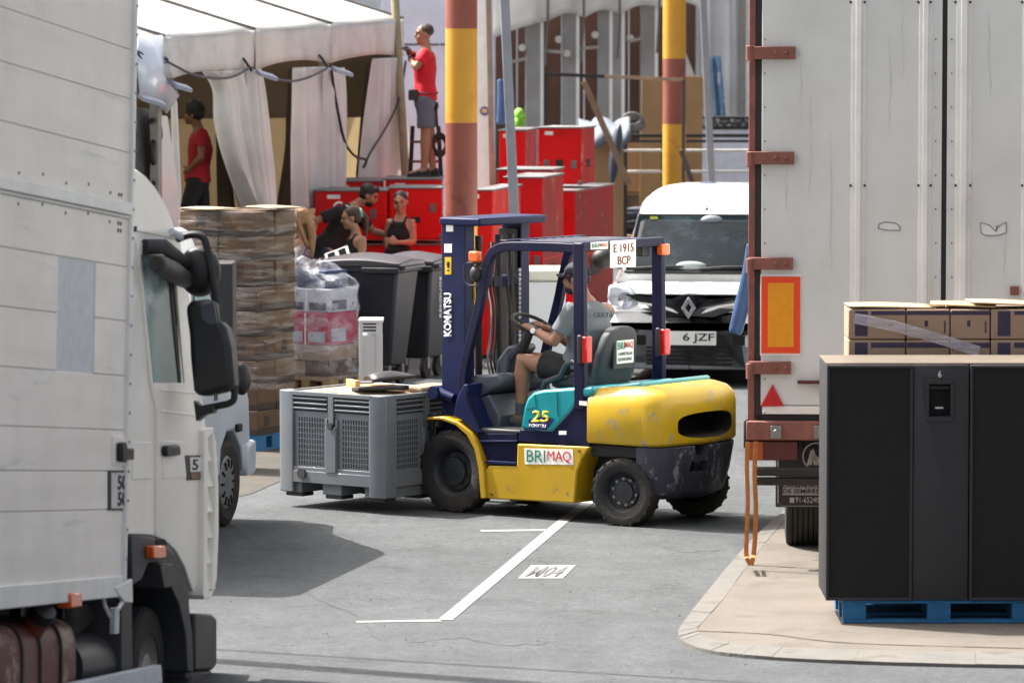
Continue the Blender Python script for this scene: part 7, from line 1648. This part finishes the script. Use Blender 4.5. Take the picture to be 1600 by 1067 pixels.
# ---------------- bending man in black
Y4 = 53.0
def w4(px, py, dy=0): return at(px, py, Y4+dy)
Jb = dict(pel=w4(513, 385), chest=w4(537, 345), neck=w4(558, 320), head=w4(577, 306, -.02), shr=w4(530, 330, -.17), shl=w4(556, 336, .17), elr=w4(492, 346, -.22), wrr=w4(487, 374, -.2), ell=w4(585, 362, .22), wrl=w4(610, 368, .2), hipr=w4(510, 392, -.1), hipl=w4(518, 392, .1))
for q, x, dy in (('l', 522, .12), ('r', 506, -.12)): p = w4(x, 450, dy); Jb['kn'+q] = V((p.x+.03, Y4+dy, .62)); Jb['an'+q] = V((p.x-.03, Y4+dy, .15)); Jb['to'+q] = Jb['an'+q]+V((.15, 0, -.05))
Jb['hup'] = V((-.25, .05, 1))
mb, g, P, HM, lat, up, tp = figure('dark haired man in black t-shirt bending forward beside the red cases', Jb, V((1, -.15, -.45)), skin_t, dict(shirt=blk_c, sleeve=.7, legs=mat('jeans_dark', (36, 46, 64), .85), leglen=1.92, shoes=blk_c, low=.1), dict(style='short', mat=hblack, beard=True))
c = lerp(g['chest'], g['neck'], .30); nrm = V((-.35, -.85, .4)).normalized(); xd = V((.62, 0, 0))+V((0, -.25, 0)); xd = (xd-nrm*xd.dot(nrm)).normalized(); yd = nrm.cross(xd)
text('lettering', 'Go', mat('print_white', (214, 210, 210)), mb, c+nrm*.150-xd*.12-yd*.02, xd, yd, .20, .13, .006, .02)
# ---------------- woman with scrunchie
Y5 = 51.0
def w5(px, py, dy=0): return at(px, py, Y5+dy)
Jw = dict(pel=w5(551, 430), chest=w5(557, 392), neck=w5(556, 362), head=w5(548, 341), shl=w5(548, 373, -.13), shr=w5(568, 373, .13), ell=w5(565, 412, -.2), wrl=w5(535, 420, -.2), elr=w5(560, 415, .2), wrr=w5(530, 420, .15), hipl=w5(551, 436, -.1), hipr=w5(553, 436, .1))
for q, dy in (('l', -.1), ('r', .1)): p = w5(552, 480, dy); Jw['kn'+q] = V((p.x-.03, Y5+dy, .52)); Jw['an'+q] = V((p.x, Y5+dy, .1)); Jw['to'+q] = Jw['an'+q]+V((-.15, 0, -.04))
Jw['shl'] = w5(566, 374, -.15); Jw['shr'] = w5(553, 370, .15)
figure('woman in black tank top with a mint green scrunchie, looking left behind the bins', Jw, V((-1, -.15, -.2)), skin_f, dict(tank=blk_c, legs=blk_c, leglen=1.9, shoes=blk_c), dict(style='pulled', mat=hbrown, tail=True, scrunchie=mat('scrunchie_mint', (112, 190, 170), .8, var=.2)), fem=True)
# ---------------- woman with tattooed arm
Y6 = 53.1
def w6(px, py, dy=0): return at(px, py, Y6+dy)
Jf = dict(pel=w6(622, 402), chest=w6(624, 366), neck=w6(627, 336), head=w6(626, 317), shl=w6(643, 347, -.03), shr=w6(610, 347, .05), ell=w6(646, 379, -.06), wrl=w6(622, 379, -.22), elr=w6(604, 374, .1), wrr=w6(607, 392, .0), hipl=w6(628, 408), hipr=w6(616, 408))
for q, x in (('l', 629), ('r', 615)): p = w6(x, 450); Jf['kn'+q] = V((p.x, Y6, .56)); Jf['an'+q] = V((p.x, Y6+.04, .12)); Jf['to'+q] = Jf['an'+q]+V((0, -.15, -.05))
Jf['hdl'] = V((-1, -.2, .2)).normalized(); Jf['hul'] = V((0, -1, .1)); Jf['hup'] = V((-.12, 0, 1))
mf, g, P, HM, lat, up, tp = figure('woman in black halter top with tattooed arm, standing before the red cases', Jf, V((-.18, -1, -.12)), skin_f, dict(tank=blk_c, legs=blk_c, leglen=1.9, shoes=blk_c), dict(style='pulled', mat=mat('hair_dark', (38, 28, 25), .5, var=.3, sc=30)), fem=True)
tat = mat('tattoo_skin', (182, 134, 110), .55, var=.06, sc=8, wear=(110, 88, 84), wsc=16, wamt=.46)
bm = nb(); a, b, c = g['shl'], g['ell'], g['wrl']; tube(bm, [lerp(a, b, .12), lerp(a, b, .5), lerp(a, b, .93)], [.0475, .044, .0385], 16); obj('tattoo_sleeve', bm, tat, mf, smooth=70)
# ---------------- blonde woman half hidden
Y7 = 49.3
def w7(px, py, dy=0): return at(px, py, Y7+dy)
Jz = dict(pel=w7(466, 435), chest=w7(470, 398), neck=w7(470, 366), head=w7(466, 344), shl=w7(462, 380, -.15), shr=w7(474, 378, .15), ell=w7(456, 415, -.2), wrl=w7(445, 428, -.15), elr=w7(470, 418, .2), wrr=w7(450, 428, .15), hipl=w7(466, 441, -.1), hipr=w7(468, 441, .1))
for q, dy in (('l', -.1), ('r', .1)): p = w7(467, 490, dy); Jz['kn'+q] = V((p.x, Y7+dy, .52)); Jz['an'+q] = V((p.x+.02, Y7+dy, .1)); Jz['to'+q] = Jz['an'+q]+V((-.15, 0, -.04))
figure('woman with long dark blond hair, half hidden behind the tall wrapped box stack', Jz, V((-1, .1, -.1)), skin_f, dict(tank=mat('top_rust', (120, 70, 60), .8), legs=blk_c, leglen=1.9, shoes=blk_c), dict(style='long', mat=hblond), fem=True)
# paper held behind the bins
bm = nb(); a = at(497, 392, 50.2); box(bm, -.13, .13, -.08, .08, 0, .01); o = obj('picture_frame', bm, white_p, bevel=.003); o.matrix_world = T(at(527, 390, 50.0).x, 50.0, at(527, 398, 50.0).z) @ Matrix.Rotation(-.35, 4, 'Y') @ Matrix.Rotation(.6, 4, 'X'); tag(o, 'white framed board lying tilted behind the left wheelie bin', 'frame')
for x in (-.06, .06): bm = nb(); box(bm, x-.04, x+.04, -.055, .055, .0101, .013); obj('dark_opening', bm, blackhole, o)
